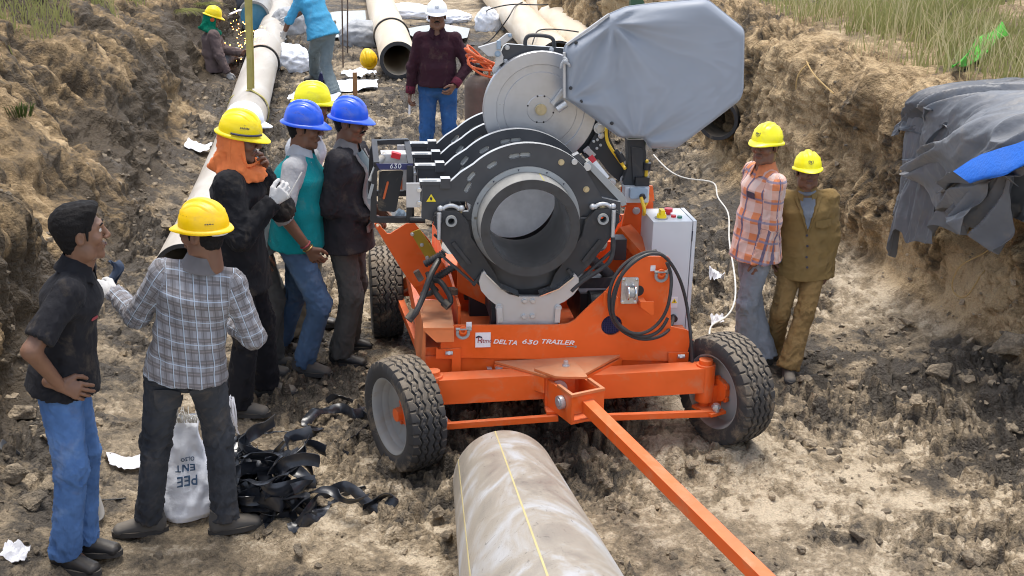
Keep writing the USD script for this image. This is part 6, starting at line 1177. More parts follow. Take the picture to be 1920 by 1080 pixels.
# ---------------------------------------------------------------- sling, rods, stake, cylinder and tools
sb = G(468, 168, .56); st_ = YW(461, -120, sb[1]); n_ = np.array([0, -1, .2])
V = np.array([[sb + (st_ - sb) * t + np.array([o, .012 * math.sin(9 * t), 0]) for o in (-.030, 0, .030)] for t in np.linspace(0, 1, 24)])
SL = thing('lifting_sling', 'yellow webbing sling hanging taut and looped under the long pale pipe', 'sling', sb * [1, 1, 0]); zb = sb * [1, 1, 0]
part(SL, 'strap', sheet(V - zb, .008), 'strap_yellow', 35); part(SL, 'strap', sheet((V - zb) * [1, 1, 1] + np.array([.012, .06, 0]), .008), 'strap_yellow', 35)
pd = unit(lp[20] - lp[14])
for s in (-1, 1):
    cc = lp[np.argmin(np.abs(lp[:, 1] - sb[1]))]; th = np.linspace(0, np.pi / 2 + .6, 16) * s; sxx = unit(np.cross(pd, (0, 0, 1)))
    P_ = [sb + 0 * cc] + [cc + (sxx * math.sin(t) + np.array([0, 0, 1]) * math.cos(t)) * .232 + pd * (-.06 * s) for t in th[6:]]
    P_ = spline(P_, 24); V = np.array([[p + pd * o for o in (-.036, .036)] for p in P_]); part(SL, 'loop', sheet(V - zb, .008), 'strap_yellow', 35)
for a, b, lb in (((643, 123), (637, 0), 'thin steel rod standing in the ground nearer the bending man'), ((651, 101), (650, 0), 'thin steel rod standing in the ground farther from the bending man')):
    g0 = G(*a); p2 = YW(b[0], b[1] - 120, g0[1]); single('steel_rod', tube([g0 - [0, 0, .1], (g0 + p2) / 2 + [.01, 0, 0], p2], .011, 7), 'rust_steel', lb, 'rod', group='rods in the trench floor')
g0 = G(666, 186); single('wooden_stake', bar(g0 - [0, 0, .1], YW(665, 136, g0[1]), .055, .03, up=(0, 1, 0)), 'wood', 'short wooden stake driven into the ground behind the blue helmets', 'stake')
gy = 9.3; b0 = YW(898, 140, gy); gc = thing('gas_cylinder', 'old grey steel gas cylinder standing behind the steel disc', 'gas cylinder', (b0[0], gy, 0)); zt = b0[2]
part(gc, 'cylinder_body', lathe([(0, 0), (.105, 0), (.108, .02), (.108, zt - .09), (.1, zt - .05), (.075, zt - .02), (.03, zt), (0, zt)], 32), 'rust_steel'); part(gc, 'valve', lathe([(0, zt - .01), (.03, zt - .01), (.03, zt + .08), (0.02, zt + .085), (0, zt + .085)], 16), 'black_paint')
cv = [np.array([b0[0] + .02 + (.10 + .02 * math.sin(k * 2.3)) * math.cos(t) + .02 * math.sin(k), gy - .02 + .07 * math.sin(t) + .02 * k / 6, zt + .06 + .04 * math.sin(t * 1 + k) + .012 * k - .05 * math.cos(t)]) for k in range(6) for t in np.linspace(0, 2 * np.pi, 14, endpoint=False)]
cv = cv + [np.array([b0[0] - .16, gy + .05, .9]), np.array([b0[0] - .2, gy, .3]), np.array([b0[0] - .15, gy + .1, .03])]
single('orange_hose', tube(spline(cv, 260), .0085, 6), 'orange_cable', 'orange welding hose bunched over the gas cylinder', 'hose')
hx_ = G(692, 128); hx_[2] = surf(hx_[0], hx_[1]); hm_ = HELMET.copy().apply_transform(rot(55, (1, 0, 0)) @ rot(15, (0, 0, 1))); hm_.apply_scale(1.15); hm_.apply_translation([0, 0, -hm_.bounds[0, 2]])
single('helmet', trimesh.Trimesh(hm_.vertices + hx_, hm_.faces, process=False), 'helmet_amber', 'dusty yellow helmet lying alone on the ground near the open pipe end', 'helmet')
ag = thing('angle_grinder', 'black angle grinder lying by the feet of the bending man', 'grinder', G(606, 172)); part(ag, 'motor_body', cat([cyl((-.05, 0, .06), (.0, 0, .25), .035, 16)]), 'navy'); part(ag, 'guard_disc', cyl((.06, -.02, .07), (.07, .02, .075), .10, 28), 'dark_steel'); part(ag, 'grip', cyl((-.0, 0, .06), (.06, 0, .075), .025, 14), 'black_paint')

# ---------------------------------------------------------------- sacks, sheets, litter
def crumple(c, s, seed, rough=.25, sub=4, flatb=True):
    m = trimesh.creation.icosphere(sub, 1.0); v = m.vertices; n1 = 1 - np.abs(2 * fbm(v * 1.6 + seed, 3, seed) - 1); n2 = 1 - np.abs(2 * fbm(v * 4 + seed, 3, seed + 1) - 1)
    v = v * (1 + rough * (n1 - .6) + rough * .5 * (n2 - .6))[:, None] * np.asarray(s)
    if flatb: v[:, 2] = np.maximum(v[:, 2], -.55 * s[2])
    v = v - [0, 0, v[:, 2].min()]; m.vertices = v + np.asarray(c); return m
def on_ground(px, py): p = hit(px, py); return p
for (px, py), s, lb, mt in (((540, 128), (.34, .28, .26), 'white woven sack at the foot of the pile by the long pale pipe', 'poly_white'), ((545, 92), (.27, .25, .26), 'greyish sack on top of the pile by the long pale pipe', 'poly_grey'), ((680, 84), (.36, .24, .26), 'dull grey plastic sheet heaped beside the bent cream pipe', 'poly_grey'), ((915, 57), (.22, .2, .26), 'crumpled white plastic bag lying against the nearest cream pipe', 'poly_white'), ((760, 32), (.55, .3, .18), 'loose white plastic sheeting behind the bent cream pipe', 'poly_white'), ((842, 40), (.4, .3, .14), 'scraps of white plastic sheet behind the white helmet', 'poly_white')):
    g0 = G(px, py); g0[2] = surf(g0[0], g0[1]) - .02 + (.3 if 'on top' in lb else 0); single('sack' if 'sack' in lb else 'plastic_sheet', crumple(g0, s, len(lb) + int(px)), mt, lb, 'sack' if 'sack' in lb else 'plastic sheet', smooth=50)
g0 = G(432, 95, .0); g0[1] += 1.1; single('plastic_sheet', crumple(g0 + [-.25, .3, 0], (.55, .5, 1.1), 77, .2), 'tarp_dark', 'dark plastic sheeting heaped against the wall behind the crouching worker', 'plastic sheet', smooth=50)
g0 = G(476, 32, .45); pe = thing('pipe', 'short grey pipe end with pale blue inside seen behind the yellow sling', 'pipe', g0 * [1, 1, 0]); part(pe, 'pipe_wall', hollow((0, 0, .45), (-.2, 1.4, .5), .26, .22, 48), 'pipe_grey', 40); part(pe, 'blue_cap', cyl((-.01, .10, .455), (-.02, .14, .456), .222, 40), 'cap_blue')
def litter(px, py, w, d, seed, lb, mt='paper', curl=.05, nm='paper_scrap', rz=0, ct='litter'):
    p = hit(px, py); g = np.random.default_rng(seed); u, v = np.meshgrid(np.linspace(-1, 1, 14), np.linspace(-1, 1, 12)); e = 1 + .25 * fbm(np.stack([u * 2, v * 2, 0 * u + seed], -1), 2, seed)
    x, y = u * w * e, v * d * e; c, s = math.cos(rz), math.sin(rz); X_, Y_ = c * x - s * y, s * x + c * y
    z = curl * (2.0 * np.abs(fbm(np.stack([u * 1.3, v * 1.3, 0 * u + seed], -1), 3, seed) - .5) + .6 * u * u * (seed % 2) + .3 * v) + .012
    single(nm, sheet(np.stack([p[0] + X_, p[1] + Y_, TZ[TREE.query(np.stack([p[0] + X_, p[1] + Y_], -1))[1]] * .6 + .4 * p[2] + z], -1), .002), mt, lb, ct, smooth=40)
litter(372, 272, .11, .10, 3, 'torn white paper lying on the ledge at the foot of the left wall')
litter(30, 1036, .045, .045, 4, 'curled white plastic scrap in the lower left corner', curl=.06)
litter(240, 862, .09, .04, 5, 'small white scrap on the mud left of the cement sack', rz=.3, curl=.03)
litter(655, 158, .34, .22, 6, 'pale plastic sheet spread on the ground near the wooden stake', 'poly_white', .08, 'plastic_sheet', ct='plastic sheet')
litter(590, 178, .28, .18, 7, 'white cloth on the ground under the shoes of the bending man', 'poly_white', .06, 'cloth', ct='cloth')
litter(672, 128, .22, .12, 8, 'pale plastic scrap beside the dusty yellow helmet', 'poly_white', .08, 'plastic_sheet', ct='plastic sheet')
litter(1344, 508, .05, .035, 9, 'small white crumb of paper left of the orange plaid shirt', curl=.05)
litter(1345, 597, .04, .03, 10, 'small white scrap at the bend of the white hose', curl=.05)
litter(425, 1035 - 260, .03, .03, 12, 'tiny white scrap by the black trousers', curl=.03)

# cement sack behind the legs of the plaid shirt
sc = G(352, 985); sc[1] += .12; sc[2] = surf(sc[0], sc[1]) - .01; CS = thing('cement_sack', 'white woven cement sack with upside down lettering behind the plaid man', 'sack', sc)
u = np.linspace(0, 2 * np.pi, 72, endpoint=False); rows = []
for z, a, b in ((0, .12, .10), (.01, .165, .13), (.05, .19, .15), (.12, .185, .145), (.2, .165, .125), (.3, .138, .10), (.4, .115, .075), (.48, .095, .05), (.55, .082, .03), (.60, .08, .016), (.63, .08, .010)):
    t = np.sign(np.cos(u)) * np.abs(np.cos(u)) ** .8; s = np.sign(np.sin(u)) * np.abs(np.sin(u)) ** .8; rows.append(np.c_[a * t - .10 * (.25 - z) * (z < .25) * .5, b * s, np.full(72, z)])
from scipy.interpolate import interp1d
V = interp1d(np.linspace(0, 1, len(rows)), np.array(rows), axis=0, kind='linear')(np.linspace(0, 1, 60)); V[..., 0] += .012 * (fbm(V * 9, 3, 5) - .5); V[..., 1] += .07 * (1 - np.abs(2 * fbm(V * [7, 7, 4], 3, 8) - 1) - .6); V[..., 0] += .09 * np.maximum(0, V[..., 2] - .3) - .04; V = np.concatenate([V, V[:, :1]], 1)
sm = cat([grid_mesh(V), trimesh.Trimesh(*[np.vstack([V[0, :-1], V[0, :-1].mean(0)]), np.stack([np.roll(np.arange(72), -1), np.arange(72), np.full(72, 72)], 1)], process=False)]); sm.vertices = sm.vertices * [1, 1, .84]; V = V * [1, 1, .84]; part(CS, 'sack_body', sm, 'poly_white', True)
fr_ = V.reshape(-1, 3); fr_ = fr_[fr_[:, 1] < 0]; KT = cKDTree(fr_[:, [0, 2]])
def sacktext(t, h, x, z, turn=0.0, mt='ink_blue', sp=1.0):
    m = text(t, h, (0, 0, 0), .001, 0, True, sp, turn, True); v = m.vertices; v[:, 0] += x; v[:, 2] += z; d, i = KT.query(v[:, [0, 2]], k=3); v[:, 1] = fr_[i, 1].mean(1) - .004 + v[:, 1]; m.vertices = v; part(CS, 'sack_lettering', m, mt, 35)
sacktext('OLIO', .018, .045, .335); sacktext('ENT', .032, .050, .300, sp=1.1); sacktext('PEE', .046, .060, .245, sp=.85)
fz = [tube(spline([[x + .03, -.012, .50], [x + .03 + a, -.02 + b, .54], [x + .03 + 2.2 * a, -.02 + 2 * b, .56 + c]], 8), .0022, 4) for x, a, b, c in zip(R5.uniform(-.08, .08, 46), R5.uniform(-.015, .015, 46), R5.uniform(-.02, .02, 46), R5.uniform(-.05, .04, 46))]
part(CS, 'frayed_thread', cat(fz), 'white_rope', 35); tag(stage.GetPrimAtPath(CS + '/frayed_thread'), kind='stuff')
fz = G(438, 850); single('frayed_thread', cat([tube(spline([fz + [a, b, .34], fz + [a + .02 * math.sin(i), b - .02, .24], fz + [a + .03 * math.cos(i * 2), b, .10 + .02 * (i % 4)]], 10), .003, 4) for i, (a, b) in enumerate(zip(R5.uniform(-.025, .03, 22), R5.uniform(-.03, .03, 22)))]), 'paper', 'white frayed sack threads beside the right leg of the plaid man', 'thread', kind='stuff')

# heaps of black plastic strip
def ribbon(ctrl, w, seed, n=44, twist=2.0):
    P_ = spline(ctrl, n); t = np.gradient(P_, axis=0); t /= np.linalg.norm(t, axis=1, keepdims=True); g = np.random.default_rng(seed); a = np.cumsum(g.normal(0, .16 * twist, n)) + g.uniform(0, 6); from scipy.ndimage import gaussian_filter1d; a = gaussian_filter1d(a, 2)
    r = np.array([0, 0, 1.0]); s1 = np.cross(t, r); s1 /= np.linalg.norm(s1, axis=1, keepdims=True) + 1e-9; s2 = np.cross(t, s1); d = np.cos(a)[:, None] * s1 + np.sin(a)[:, None] * s2
    nn = np.cross(t, d); V = np.stack([P_ + d * (o * w) + nn * (.12 * w * (o * o * 4)) for o in np.linspace(-.5, .5, 5)], 1); return sheet(V, .003)
hc_ = G(522, 955); hc_[1] += .0; H = thing('plastic_strip_heap', 'tangled heap of shiny black plastic strips right of the plaid man', 'plastic strips', hc_ * [1, 1, 0]); hb = hc_ * [1, 1, 0]
for i in range(54):
    a = R5.uniform(0, 2 * np.pi); r = R5.uniform(0, 1) ** .7; c = np.array([-.08 + .25 * r * math.cos(a), .02 + .20 * r * math.sin(a), .04 + R5.uniform(0, .21) * (1 - r ** 2)]); c[2] += .05 * (c[0] < -.0)
    ctrl = [c]
    d = unit(R5.normal(0, 1, 3) * [1, 1, .55])
    for _ in range(4): d = unit(d + R5.normal(0, .8, 3) * [1, 1, .55]); nx = ctrl[-1] + d * R5.uniform(.07, .15); nx = np.array([max(nx[0], -.23), max(nx[1], -.17), min(max(nx[2], .02), .30)]); ctrl.append(nx)
    part(H, 'strip', ribbon(ctrl, R5.uniform(.045, .075), i + 5, 44, 1.1), 'liner_black', 40)
def gp(px, py, z=0.0): p = G(px, py, z); p[2] = max(p[2], 0) ; return p
def strip(pts, w, seed, lb, mt='liner_black', twist=1.2, grp=None): single('plastic_strip', ribbon([gp(*p) for p in pts], w, seed, 70, twist), mt, lb, 'plastic strip', group=grp)
strip([(560, 985, .05), (590, 945, .09), (615, 925, .08), (645, 912, .13), (665, 920, .10), (690, 945, .05), (722, 950, .05), (740, 932, .09), (725, 925, .1), (700, 940, .06), (680, 948, .05)], .055, 4, 'black plastic strip trailing right from the heap over a clod', twist=.8)
strip([(540, 990, .04), (570, 980, .05), (600, 958, .06), (612, 940, .06)], .06, 9, 'short wide black strip at the front edge of the heap')
strip([(600, 800, .03), (575, 795, .09), (590, 772, .12), (615, 768, .08), (640, 765, .06), (660, 775, .06), (690, 768, .05)], .06, 14, 'looped black strip lying left of the front wheel')
strip([(612, 752, .04), (625, 745, .07), (650, 750, .06), (672, 765, .05), (700, 790, .04)], .04, 15, 'thin curved black strip behind the looped one by the wheel')
strip([(690, 800, .04), (670, 812, .06), (655, 830, .05), (645, 850, .03)], .045, 16, 'short black strip hanging down in front of the left wheel')
strip([(480, 815, .02), (520, 810, .03), (560, 813, .02)], .012, 17, 'narrow flat strip lying beyond the heap')
strip([(0, 832, .3), (40, 862, .16), (80, 885, .06), (96, 890, .02)], .055, 18, 'grey flat strap coming down the bank left of the polo shirt', 'rim_dark', .3)
strip([(155, 985, .02), (185, 975, .05), (182, 935, .07), (165, 910, .07), (155, 930, .02), (190, 938, .03), (235, 935, .02)], .035, 19, 'dull grey strap coiled between the two nearest men', 'rim_dark', .5)

# white hose on the right, its slack end by the wheel
single('white_hose', tube(spline([hit(1225, 292), hit(1250, 318), hit(1290, 337), hit(1335, 344), hit(1344, 368), hit(1362, 396), hit(1366, 440), hit(1372, 490), hit(1378, 540), hit(1372, 580), hit(1350, 603), hit(1334, 612), hit(1330, 640)] , 90) + [0, -.02, .016], .0065, 8), 'white_rope', 'white hose winding along the ground left of the orange plaid shirt', 'hose')

# ---------------------------------------------------------------- tarpaulins on the right bank
WK = TER.reshape(-1, 3); WK = WK[(WK[:, 0] > 1.6) & (WK[:, 1] > 6.5) & (WK[:, 1] < 11.5)]; KW = cKDTree(WK[:, [1, 2]]); KX = cKDTree(WK[:, :2])
def wallx(y, z): d, i = KW.query(np.stack([y, z], -1), k=24); return WK[i, 0].min(-1)
def topz(x, y): d, i = KX.query(np.stack([x, y], -1), k=8); return WK[i, 2].max(-1)
from scipy.ndimage import gaussian_filter
def drape(y0, y1, back, zb0, zb1, off, seed, amp=.07, nu=130, nv=130, sk=0.0, fold=5.0, diag=1.2):
    """A sheet that lies on the bank, folds over its edge and hangs down the cut."""
    U, Vv = np.meshgrid(np.linspace(0, 1, nu), np.linspace(0, 1, nv), indexing='ij'); y = y0 + (y1 - y0) * U + sk * (Vv - .4)
    y = y + .16 * (fbm(np.stack([U * 1.5, Vv * 2, 0 * U + seed], -1), 2, seed) - .5)
    zb = zb0 + (zb1 - zb0) * U + .45 * (fbm(np.stack([U * 3.2, 0 * U, 0 * U + seed], -1), 2, seed + 1) - .5)
    e = .40; ed = gaussian_filter(wallx(y, np.full_like(y, 1.2)), (9, 9), mode='nearest'); t1 = np.clip(Vv / e, 0, 1); t2 = np.clip((Vv - e) / (1 - e), 0, 1); edge = ed
    xt = edge + back * (1 - t1); zt = 1.47 + .05 * (1 - t1); z2 = 1.47 - (1.47 - zb) * t2; xw = edge - .07 - .05 * t2
    w = sstep(e - .12, e + .08, Vv); X = gaussian_filter(xt * (1 - w) + xw * w, (3, 3), mode='nearest'); Z = gaussian_filter(zt * (1 - w) + z2 * w, (3, 3), mode='nearest')
    wp_ = .5 * (fbm(np.stack([U * 2.2, Vv * 2.2, 0 * U + seed * 1.7], -1), 2, seed + 7) - .5)
    q = np.stack([U * fold + diag * Vv + 2 * wp_, Vv * 1.1 + 1.2 * wp_, 0 * U + seed * 3.1], -1); f1 = 1 - np.abs(2 * noise(q, seed + 2) - 1) ** .8 * 1.3; f2 = 1 - np.abs(2 * noise(q * [2.3, 1.6, 1] + 4, seed + 5) - 1) * 1.3
    n = np.stack([-.72 * sstep(e - .3, e + .05, Vv), 0 * U, 1 - .75 * sstep(e - .2, e + .1, Vv)], -1); n /= np.linalg.norm(n, axis=-1, keepdims=True)
    P_ = np.stack([X, y, Z], -1) + n * (off + (amp * f1 + .36 * amp * f2) * (.4 + .6 * sstep(e - .2, e + .1, Vv)) + .03 * (1 - np.abs(2 * fbm(np.stack([U * 9 + 3 * Vv, Vv * 7, 0 * U + seed], -1), 3, seed) - 1) - .6))[..., None]
    m = grid_mesh(P_); P_ = P_ if m.vertex_normals[:, 2].mean() - m.vertex_normals[:, 0].mean() > 0 else P_[::-1]
    return sheet(P_, .004)
TP = thing('tarpaulin', 'big crumpled grey tarpaulin hanging over the edge of the right bank', 'tarpaulin', (3.2, 8.6, 1.5)); tb = np.array([3.2, 8.6, 1.5])
def tpart(m, mt, n='fold'): m.vertices = m.vertices - tb; part(TP, n, m, mt, 60)
tpart(drape(8.72, 7.0, .5, .70, 1.0, .02, 3, .15, fold=7, diag=2), 'tarp_grey'); tpart(drape(8.62, 8.12, .45, .40, .66, .08, 5, .12, sk=.22, fold=3, diag=1.5), 'tarp_grey'); tpart(drape(8.15, 7.2, .4, .58, .85, .10, 9, .17, sk=.2, fold=5, diag=2.4), 'tarp_grey'); tpart(drape(8.35, 7.3, .5, .95, .80, .16, 29, .14, sk=.45, fold=4, diag=3), 'tarp_grey'); tpart(drape(8.0, 6.8, .4, 1.15, 1.05, .20, 12, .16, sk=.5, fold=4.5, diag=3.2), 'tarp_grey'); tpart(drape(8.78, 8.25, .5, 1.22, 1.40, .12, 17, .16, fold=3, diag=2), 'tarp_dark'); tpart(drape(8.4, 7.5, .5, 1.30, 1.25, .12, 41, .16, fold=4, diag=3), 'tarp_grey')
b1_ = [(1788, 322), (1838, 290), (1920, 262), (1965, 258), (1965, 300), (1920, 312), (1880, 330), (1818, 343)]
yy = 7.75; TV = np.vstack([np.array(UsdGeom.Mesh(q).GetPointsAttr().Get()) for q in stage.GetPrimAtPath(TP).GetChildren()]) + tb; tq_ = (TV - CAM) @ np.array([0, CT, -ST]); TPX = np.c_[960 + F * TV[:, 0] / tq_, 540 - F * ((TV - CAM) @ np.array([0, ST, CT])) / tq_]; KT2 = cKDTree(TPX)
def tarp_front(px, py, lift=.05):
    i = KT2.query_ball_point([px, py], 16); d = tq_[i].min() if i else 7.6; return DP(px, py, d - lift)
cs = np.array([tarp_front(min(a, 1915), b) + (DP(a, b, 7) - DP(min(a, 1915), b, 7)) for a, b in b1_]); from scipy.interpolate import griddata
gu, gv = np.meshgrid(np.linspace(0, 1, 50), np.linspace(0, 1, 24), indexing='ij'); topc = interp1d(np.linspace(0, 1, 4), cs[:4], axis=0)(gu[:, 0]); botc = interp1d(np.linspace(0, 1, 4), cs[[7, 6, 5, 4]], axis=0)(gu[:, 0]); BV = topc[:, None] * (1 - gv[..., None]) + botc[:, None] * gv[..., None]
xs_ = wallx(np.clip(BV[..., 1], 7.2, 9), np.full(gu.shape, 1.2)) ; BV[..., 1] -= .10 * np.sin(gv * np.pi) + .05 * (fbm(np.stack([gu * 5, gv * 3, 0 * gu], -1), 3, 4) - .5)
single('blue_sheet', sheet(BV, .006), 'tarp_blue', 'bright blue plastic sheet tucked into the grey tarpaulin', 'plastic sheet', smooth=60)
gn = [hit(1793, 128), hit(1822, 108), hit(1850, 85), hit(1872, 64)]; P_ = spline(gn, 40); V = np.array([[p + np.array([.02 * math.sin(3 * s + 9 * t), -.06 * s - .0, .02 + .04 * math.cos(s * 1.6) * (.4 + t) + .03 * math.sin(7 * t + 3 * s)]) * [1, 1, 1] + np.array([.08 * s, 0, 0]) * t for s in np.linspace(-1, 1, 16)] for t, p in zip(np.linspace(0, 1, 40), P_)])
single('green_net', sheet(V, .006), 'net_green', 'bright green net folded up on the grassy bank', 'net', smooth=60)
s0 = np.array([wallx(np.array(7.9), np.array(z)) for z in (.95, .8, .62, .5, .42, .55, .72, .9)]); sp_ = [(x - .06 + .0 * i, 7.9 + d, z) for i, (x, z, d) in enumerate(zip(s0, (.78, .7, .58, .48, .38, .36, .5, .62), (0, .02, .10, .16, .14, .03, -.03, -.0)))]
single('string', tube(spline(sp_ + [(s0[4] - .06, 8.25 + .14, .25)], 60) if False else spline(sp_, 60), .005, 5), 'string_tan', 'loop of tan string hanging below the grey tarpaulin', 'string')

# ---------------------------------------------------------------- water, grass, clods, sparks
def puddle(pts, lb=None):
    V = np.array([G(*p) for p in pts])[:, :2]; p = Polygon(V).buffer(.25).buffer(-.1); z = float(np.mean([macro(a, b) for a, b in V])) + .045; structure('water', flat(p, z, z + .004), 'water', 35)
puddle([(585, 38), (640, 28), (690, 26), (700, 52), (660, 72), (600, 75)]); puddle([(770, 62), (820, 52), (865, 60), (860, 76), (800, 80)])
def blades(N, xs, ys, hs, seed, dens, lean=.5, wd=.006):
    g = np.random.default_rng(seed); out_v, out_f = [], []; k = 0; x = g.uniform(*xs, N * 4); y = g.uniform(*ys, N * 4); d = dens(x, y); keep = g.random(N * 4) < d; x, y = x[keep][:N], y[keep][:N]; n = len(x); i = TREE.query(np.c_[x, y])[1]; z = TZ[i] - .01
    h = g.uniform(*hs, n) * (.6 + .8 * noise(np.stack([x * .7, y * .7, 0 * x], -1), 3)); a = g.uniform(0, 2 * np.pi, n); l = h * g.uniform(.1, lean, n); dx, dy = np.cos(a) * l, np.sin(a) * l; b = g.uniform(0, np.pi, n); wx, wy = np.cos(b) * wd, np.sin(b) * wd
    V = np.stack([np.c_[x - wx, y - wy, z], np.c_[x + wx, y + wy, z], np.c_[x + .35 * dx - wx * .7, y + .35 * dy - wy * .7, z + h * .6], np.c_[x + .35 * dx + wx * .7, y + .35 * dy + wy * .7, z + h * .6], np.c_[x + dx, y + dy, z + h * .95]], 1).reshape(-1, 3); o = np.arange(n)[:, None] * 5
    F_ = np.concatenate([o + [0, 1, 3], o + [0, 3, 2], o + [2, 3, 4]]); return trimesh.Trimesh(V, F_, process=False)
nz2 = lambda x, y, s, f: noise(np.stack([x * f, y * f, 0 * x], -1), s)
gr = blades(46000, (2.6, 9.5), (7.6, 22), (.05, .24), 3, lambda x, y: (x > xr(y) + .45) * sstep(.36, .64, .6 * nz2(x, y, 5, .8) + .4 * nz2(x, y, 6, 2.5)) * sstep(.35, 1.3, x - xr(y)) * (1.6 - .04 * y))
gr2 = blades(5200, (2.6, 9.5), (7.6, 22), (.22, .5), 13, lambda x, y: (x > xr(y) + .45) * sstep(.45, .7, .6 * nz2(x, y, 5, .8) + .4 * nz2(x, y, 26, 3)) * 1.5, .9, .004)
single('grass', gr2, 'grass_straw', 'tall bleached grass stalks standing above the lower grass on the right bank', 'grass', kind='stuff', smooth=False, loc=(5, 12, 1.5))
structure_g = single('grass', gr, 'grass_dry', 'dry yellow green grass growing on top of the right bank', 'grass', kind='stuff', smooth=False, loc=(5, 12, 1.5))
gl_ = blades(5200, (-7.0, -3.2), (8, 19), (.06, .26), 8, lambda x, y: (x < xl(y) - .9) * sstep(.5, .72, .6 * nz2(x, y, 15, 1.1) + .4 * nz2(x, y, 16, 3.)) * 1.4, .7)
single('grass', gl_, 'grass_dry', 'sparse dry grass growing along the top of the left bank', 'grass', kind='stuff', smooth=False, loc=(-5, 12, 2.0))
def tuft(px, py, n, hgt, lb, mt='grass_green', droop=0, seed=1):
    p = hit(px, py); g = np.random.default_rng(seed); B_ = []
    for _ in range(n): a = g.uniform(0, 6.28); r = g.uniform(0, .10); b = p + [r * math.cos(a), r * math.sin(a), 0]; d = np.array([math.cos(a) * .6 + .5 * droop, math.sin(a) * .6 - .2 * droop, 1 - 1.3 * droop]) * g.uniform(.5, 1) * hgt; B_.append(tube([b, b + d * .6 + [0, 0, .03], b + d], [.003, .0025, .0006], 3, cap=False))
    single('grass_tuft', cat(B_), mt, lb, 'grass', smooth=False)
tuft(40, 218, 60, .10, 'small green tuft of grass on the left bank'); tuft(345, 18, 160, .34, 'dry grass tuft hanging over the left bank by the crouching worker', 'grass_dry', .9, 2); tuft(380, 8, 120, .3, 'second dry tuft hanging above the crouching worker', 'grass_dry', .8, 3)
for i, (a, b) in enumerate((((1510, 118), (1560, 178)), ((1490, 170), (1515, 120)))): P0, P1 = hit(*a), hit(*b); single('root', tube(spline([P0 + [0, -.04, .02], (P0 + P1) / 2 + [-.04, -.06, .03], P1 + [0, -.04, .02]], 16), .006, 5), 'string_tan', ('longer' if i == 0 else 'shorter') + ' dry root hanging from the rim of the right bank', 'root')
# loose clods: the small ones as one mass, the large ones each a thing
def clod(seed, sub=2):
    """A broken lump: flat faces and blunt edges; with sub the faces are roughened."""
    g_ = np.random.default_rng(seed); p = g_.normal(0, 1, (15, 3)); p /= np.linalg.norm(p, axis=1, keepdims=True); p *= g_.uniform(.75, 1.15, (15, 1)); m = trimesh.convex.convex_hull(p * [1.1, .95, .75])
    if sub > 1:
        m = m.subdivide().subdivide().subdivide().subdivide(); trimesh.smoothing.filter_taubin(m, iterations=8); v = m.vertices; m.vertices = v + m.vertex_normals * (.20 * (fbm(v * 2.2 + seed, 3, seed) - .5) + .10 * (np.abs(fbm(v * 5 + seed, 3, seed + 3) - .5) * -2 + .3))[:, None]
    return m
protos = [clod(s, 1) for s in range(14)]; g = np.random.default_rng(21); VV, FF, o = [], [], 0
for i in range(9000):
    y = 4.9 * (19 / 4.9) ** g.random(); x = xl(y) - .3 + g.random() * (xr(y) - xl(y) + .5); mk = float(fbm(np.array([[x * .9, y * .9, 0]]), 3, 61)[0])
    if g.random() > sstep(.36, .56, mk) * .85 + .2 + .3 * (abs(x - xl(y)) < .5): continue
    r = (.009 + .028 * g.random() ** 3) * (.8 + y / 25); m = protos[i % 14]; a = g.uniform(0, 6.28); c, s = math.cos(a), math.sin(a); v = m.vertices * r; v = np.c_[c * v[:, 0] - s * v[:, 1], s * v[:, 0] + c * v[:, 1], v[:, 2]] + [x, y, surf(x, y, 2) + r * .05]; VV.append(v); FF.append(m.faces + o); o += len(v)
pth = single('loose_clods', trimesh.Trimesh(np.vstack(VV), np.vstack(FF), process=False), 'clod_soil', 'small loose crumbs of dug clay scattered over the trench floor', 'soil', kind='stuff', smooth=False, loc=(0, 10, 0))
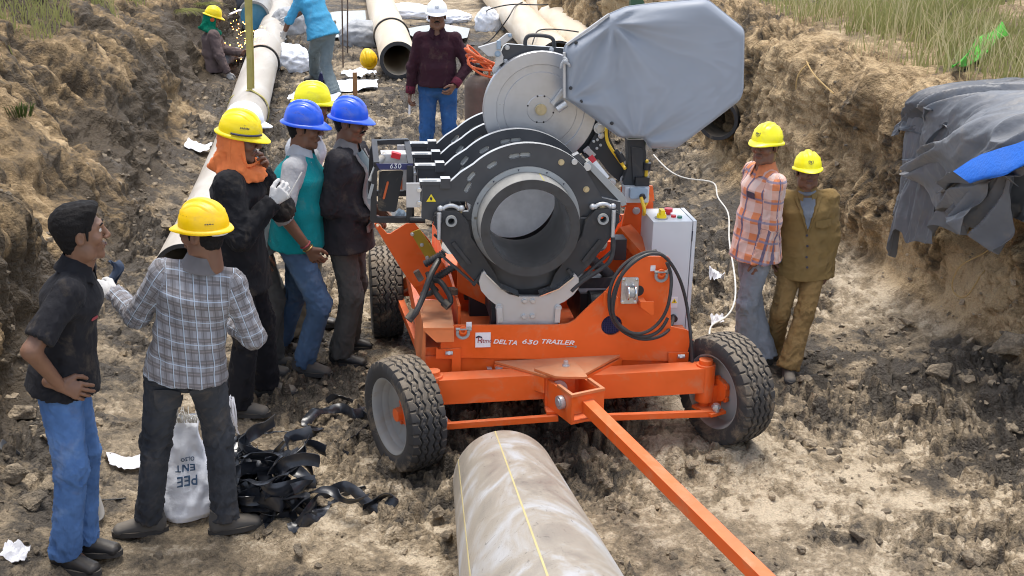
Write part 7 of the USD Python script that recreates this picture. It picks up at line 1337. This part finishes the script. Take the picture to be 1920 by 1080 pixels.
LUMPS = [(600, 938, .062, 'pale lump of clay under the black strip trailing from the heap'), (1052, 872, .060, 'dark clay lump close to the far end of the foreground pipe'), (1098, 852, .055, 'grey clay lump under the front beam right of the foreground pipe'), (1140, 905, .045, 'small clay lump between the foreground pipe and the tow bar'), (1338, 852, .06, 'big cracked clay lump touching the right front wheel'), (1300, 868, .05, 'clay lump just left of the right front wheel'), (560, 1030, .045, 'clay lump on bare ground below the strip heap'), (36, 770, .10, 'dark clay lump on the bank left of the belt of the polo shirt'), (20, 885, .10, 'dark clay lump at the left picture edge by the blue jeans'), (62, 935, .09, 'clay lump right beside the blue jeans'), (205, 850, .05, 'small clay lump between the two nearest men'), (820, 955, .06, 'dark clay lump left of the foreground pipe'), (838, 1002, .05, 'clay lump at the left flank of the foreground pipe near the picture bottom'), (1700, 600, .08, 'clay lump right of the khaki trousers'), (1765, 690, .10, 'dark damp clay lump at the foot of the right wall'), (1895, 640, .15, 'biggest dark clay block at the right picture edge'), (1720, 748, .06, 'clay lump in the trodden mud below the right wall'), (1520, 830, .05, 'clay lump right of the right front wheel'), (1610, 1000, .06, 'clay lump near the picture bottom right of the tow bar'), (1820, 1040, .08, 'clay lump in the lower right corner'), (285, 520, .07, 'dark clay lump above the white glove at the left wall'), (312, 420, .08, 'clay lump under the left wall behind the yellow helmet'), (700, 640, .035, 'small clay lump behind the left front wheel'), (690, 222, .06, 'clay lump on the pale ground left of the maroon shirt')]
PR = [clod(30 + i, 4) for i in range(4)]
for i, (px, py, r, lb) in enumerate(LUMPS):
    p = hit(px, py); p[2] -= r * .18; r *= .78; q = thing('clay_lump', lb, 'clay lump', p); m = PR[i % 4].copy(); m.apply_transform(rot(g.uniform(0, 360), (0, 0, 1))); m.vertices *= [r * g.uniform(.9, 1.2), r, r * g.uniform(.8, 1.05)]; v = m.vertices + p; m.vertices = m.vertices + m.vertex_normals * (.10 * r * (1 - np.abs(2 * fbm(v * .55 / r, 3, i) - 1) - .6))[:, None]; part(q, 'lump', m, 'clod_soil', True)
sp0 = G(478, 85, .55); sv = [ico(sp0 + [g.normal(0, .13) - .05, g.normal(0, .12), g.normal(0, .22) - .05 + .1], g.uniform(.004, .010), 1) for _ in range(110)]
single('sparks', cat(sv), 'spark', 'orange sparks flying off the pale pipe behind the yellow sling', 'sparks', kind='stuff', smooth=False)
single('arc_glow', ico(G(489, 66, .5), (.10, .05, .09), 2), 'arc', 'white glare of the cutting arc on the pale pipe', 'glare')
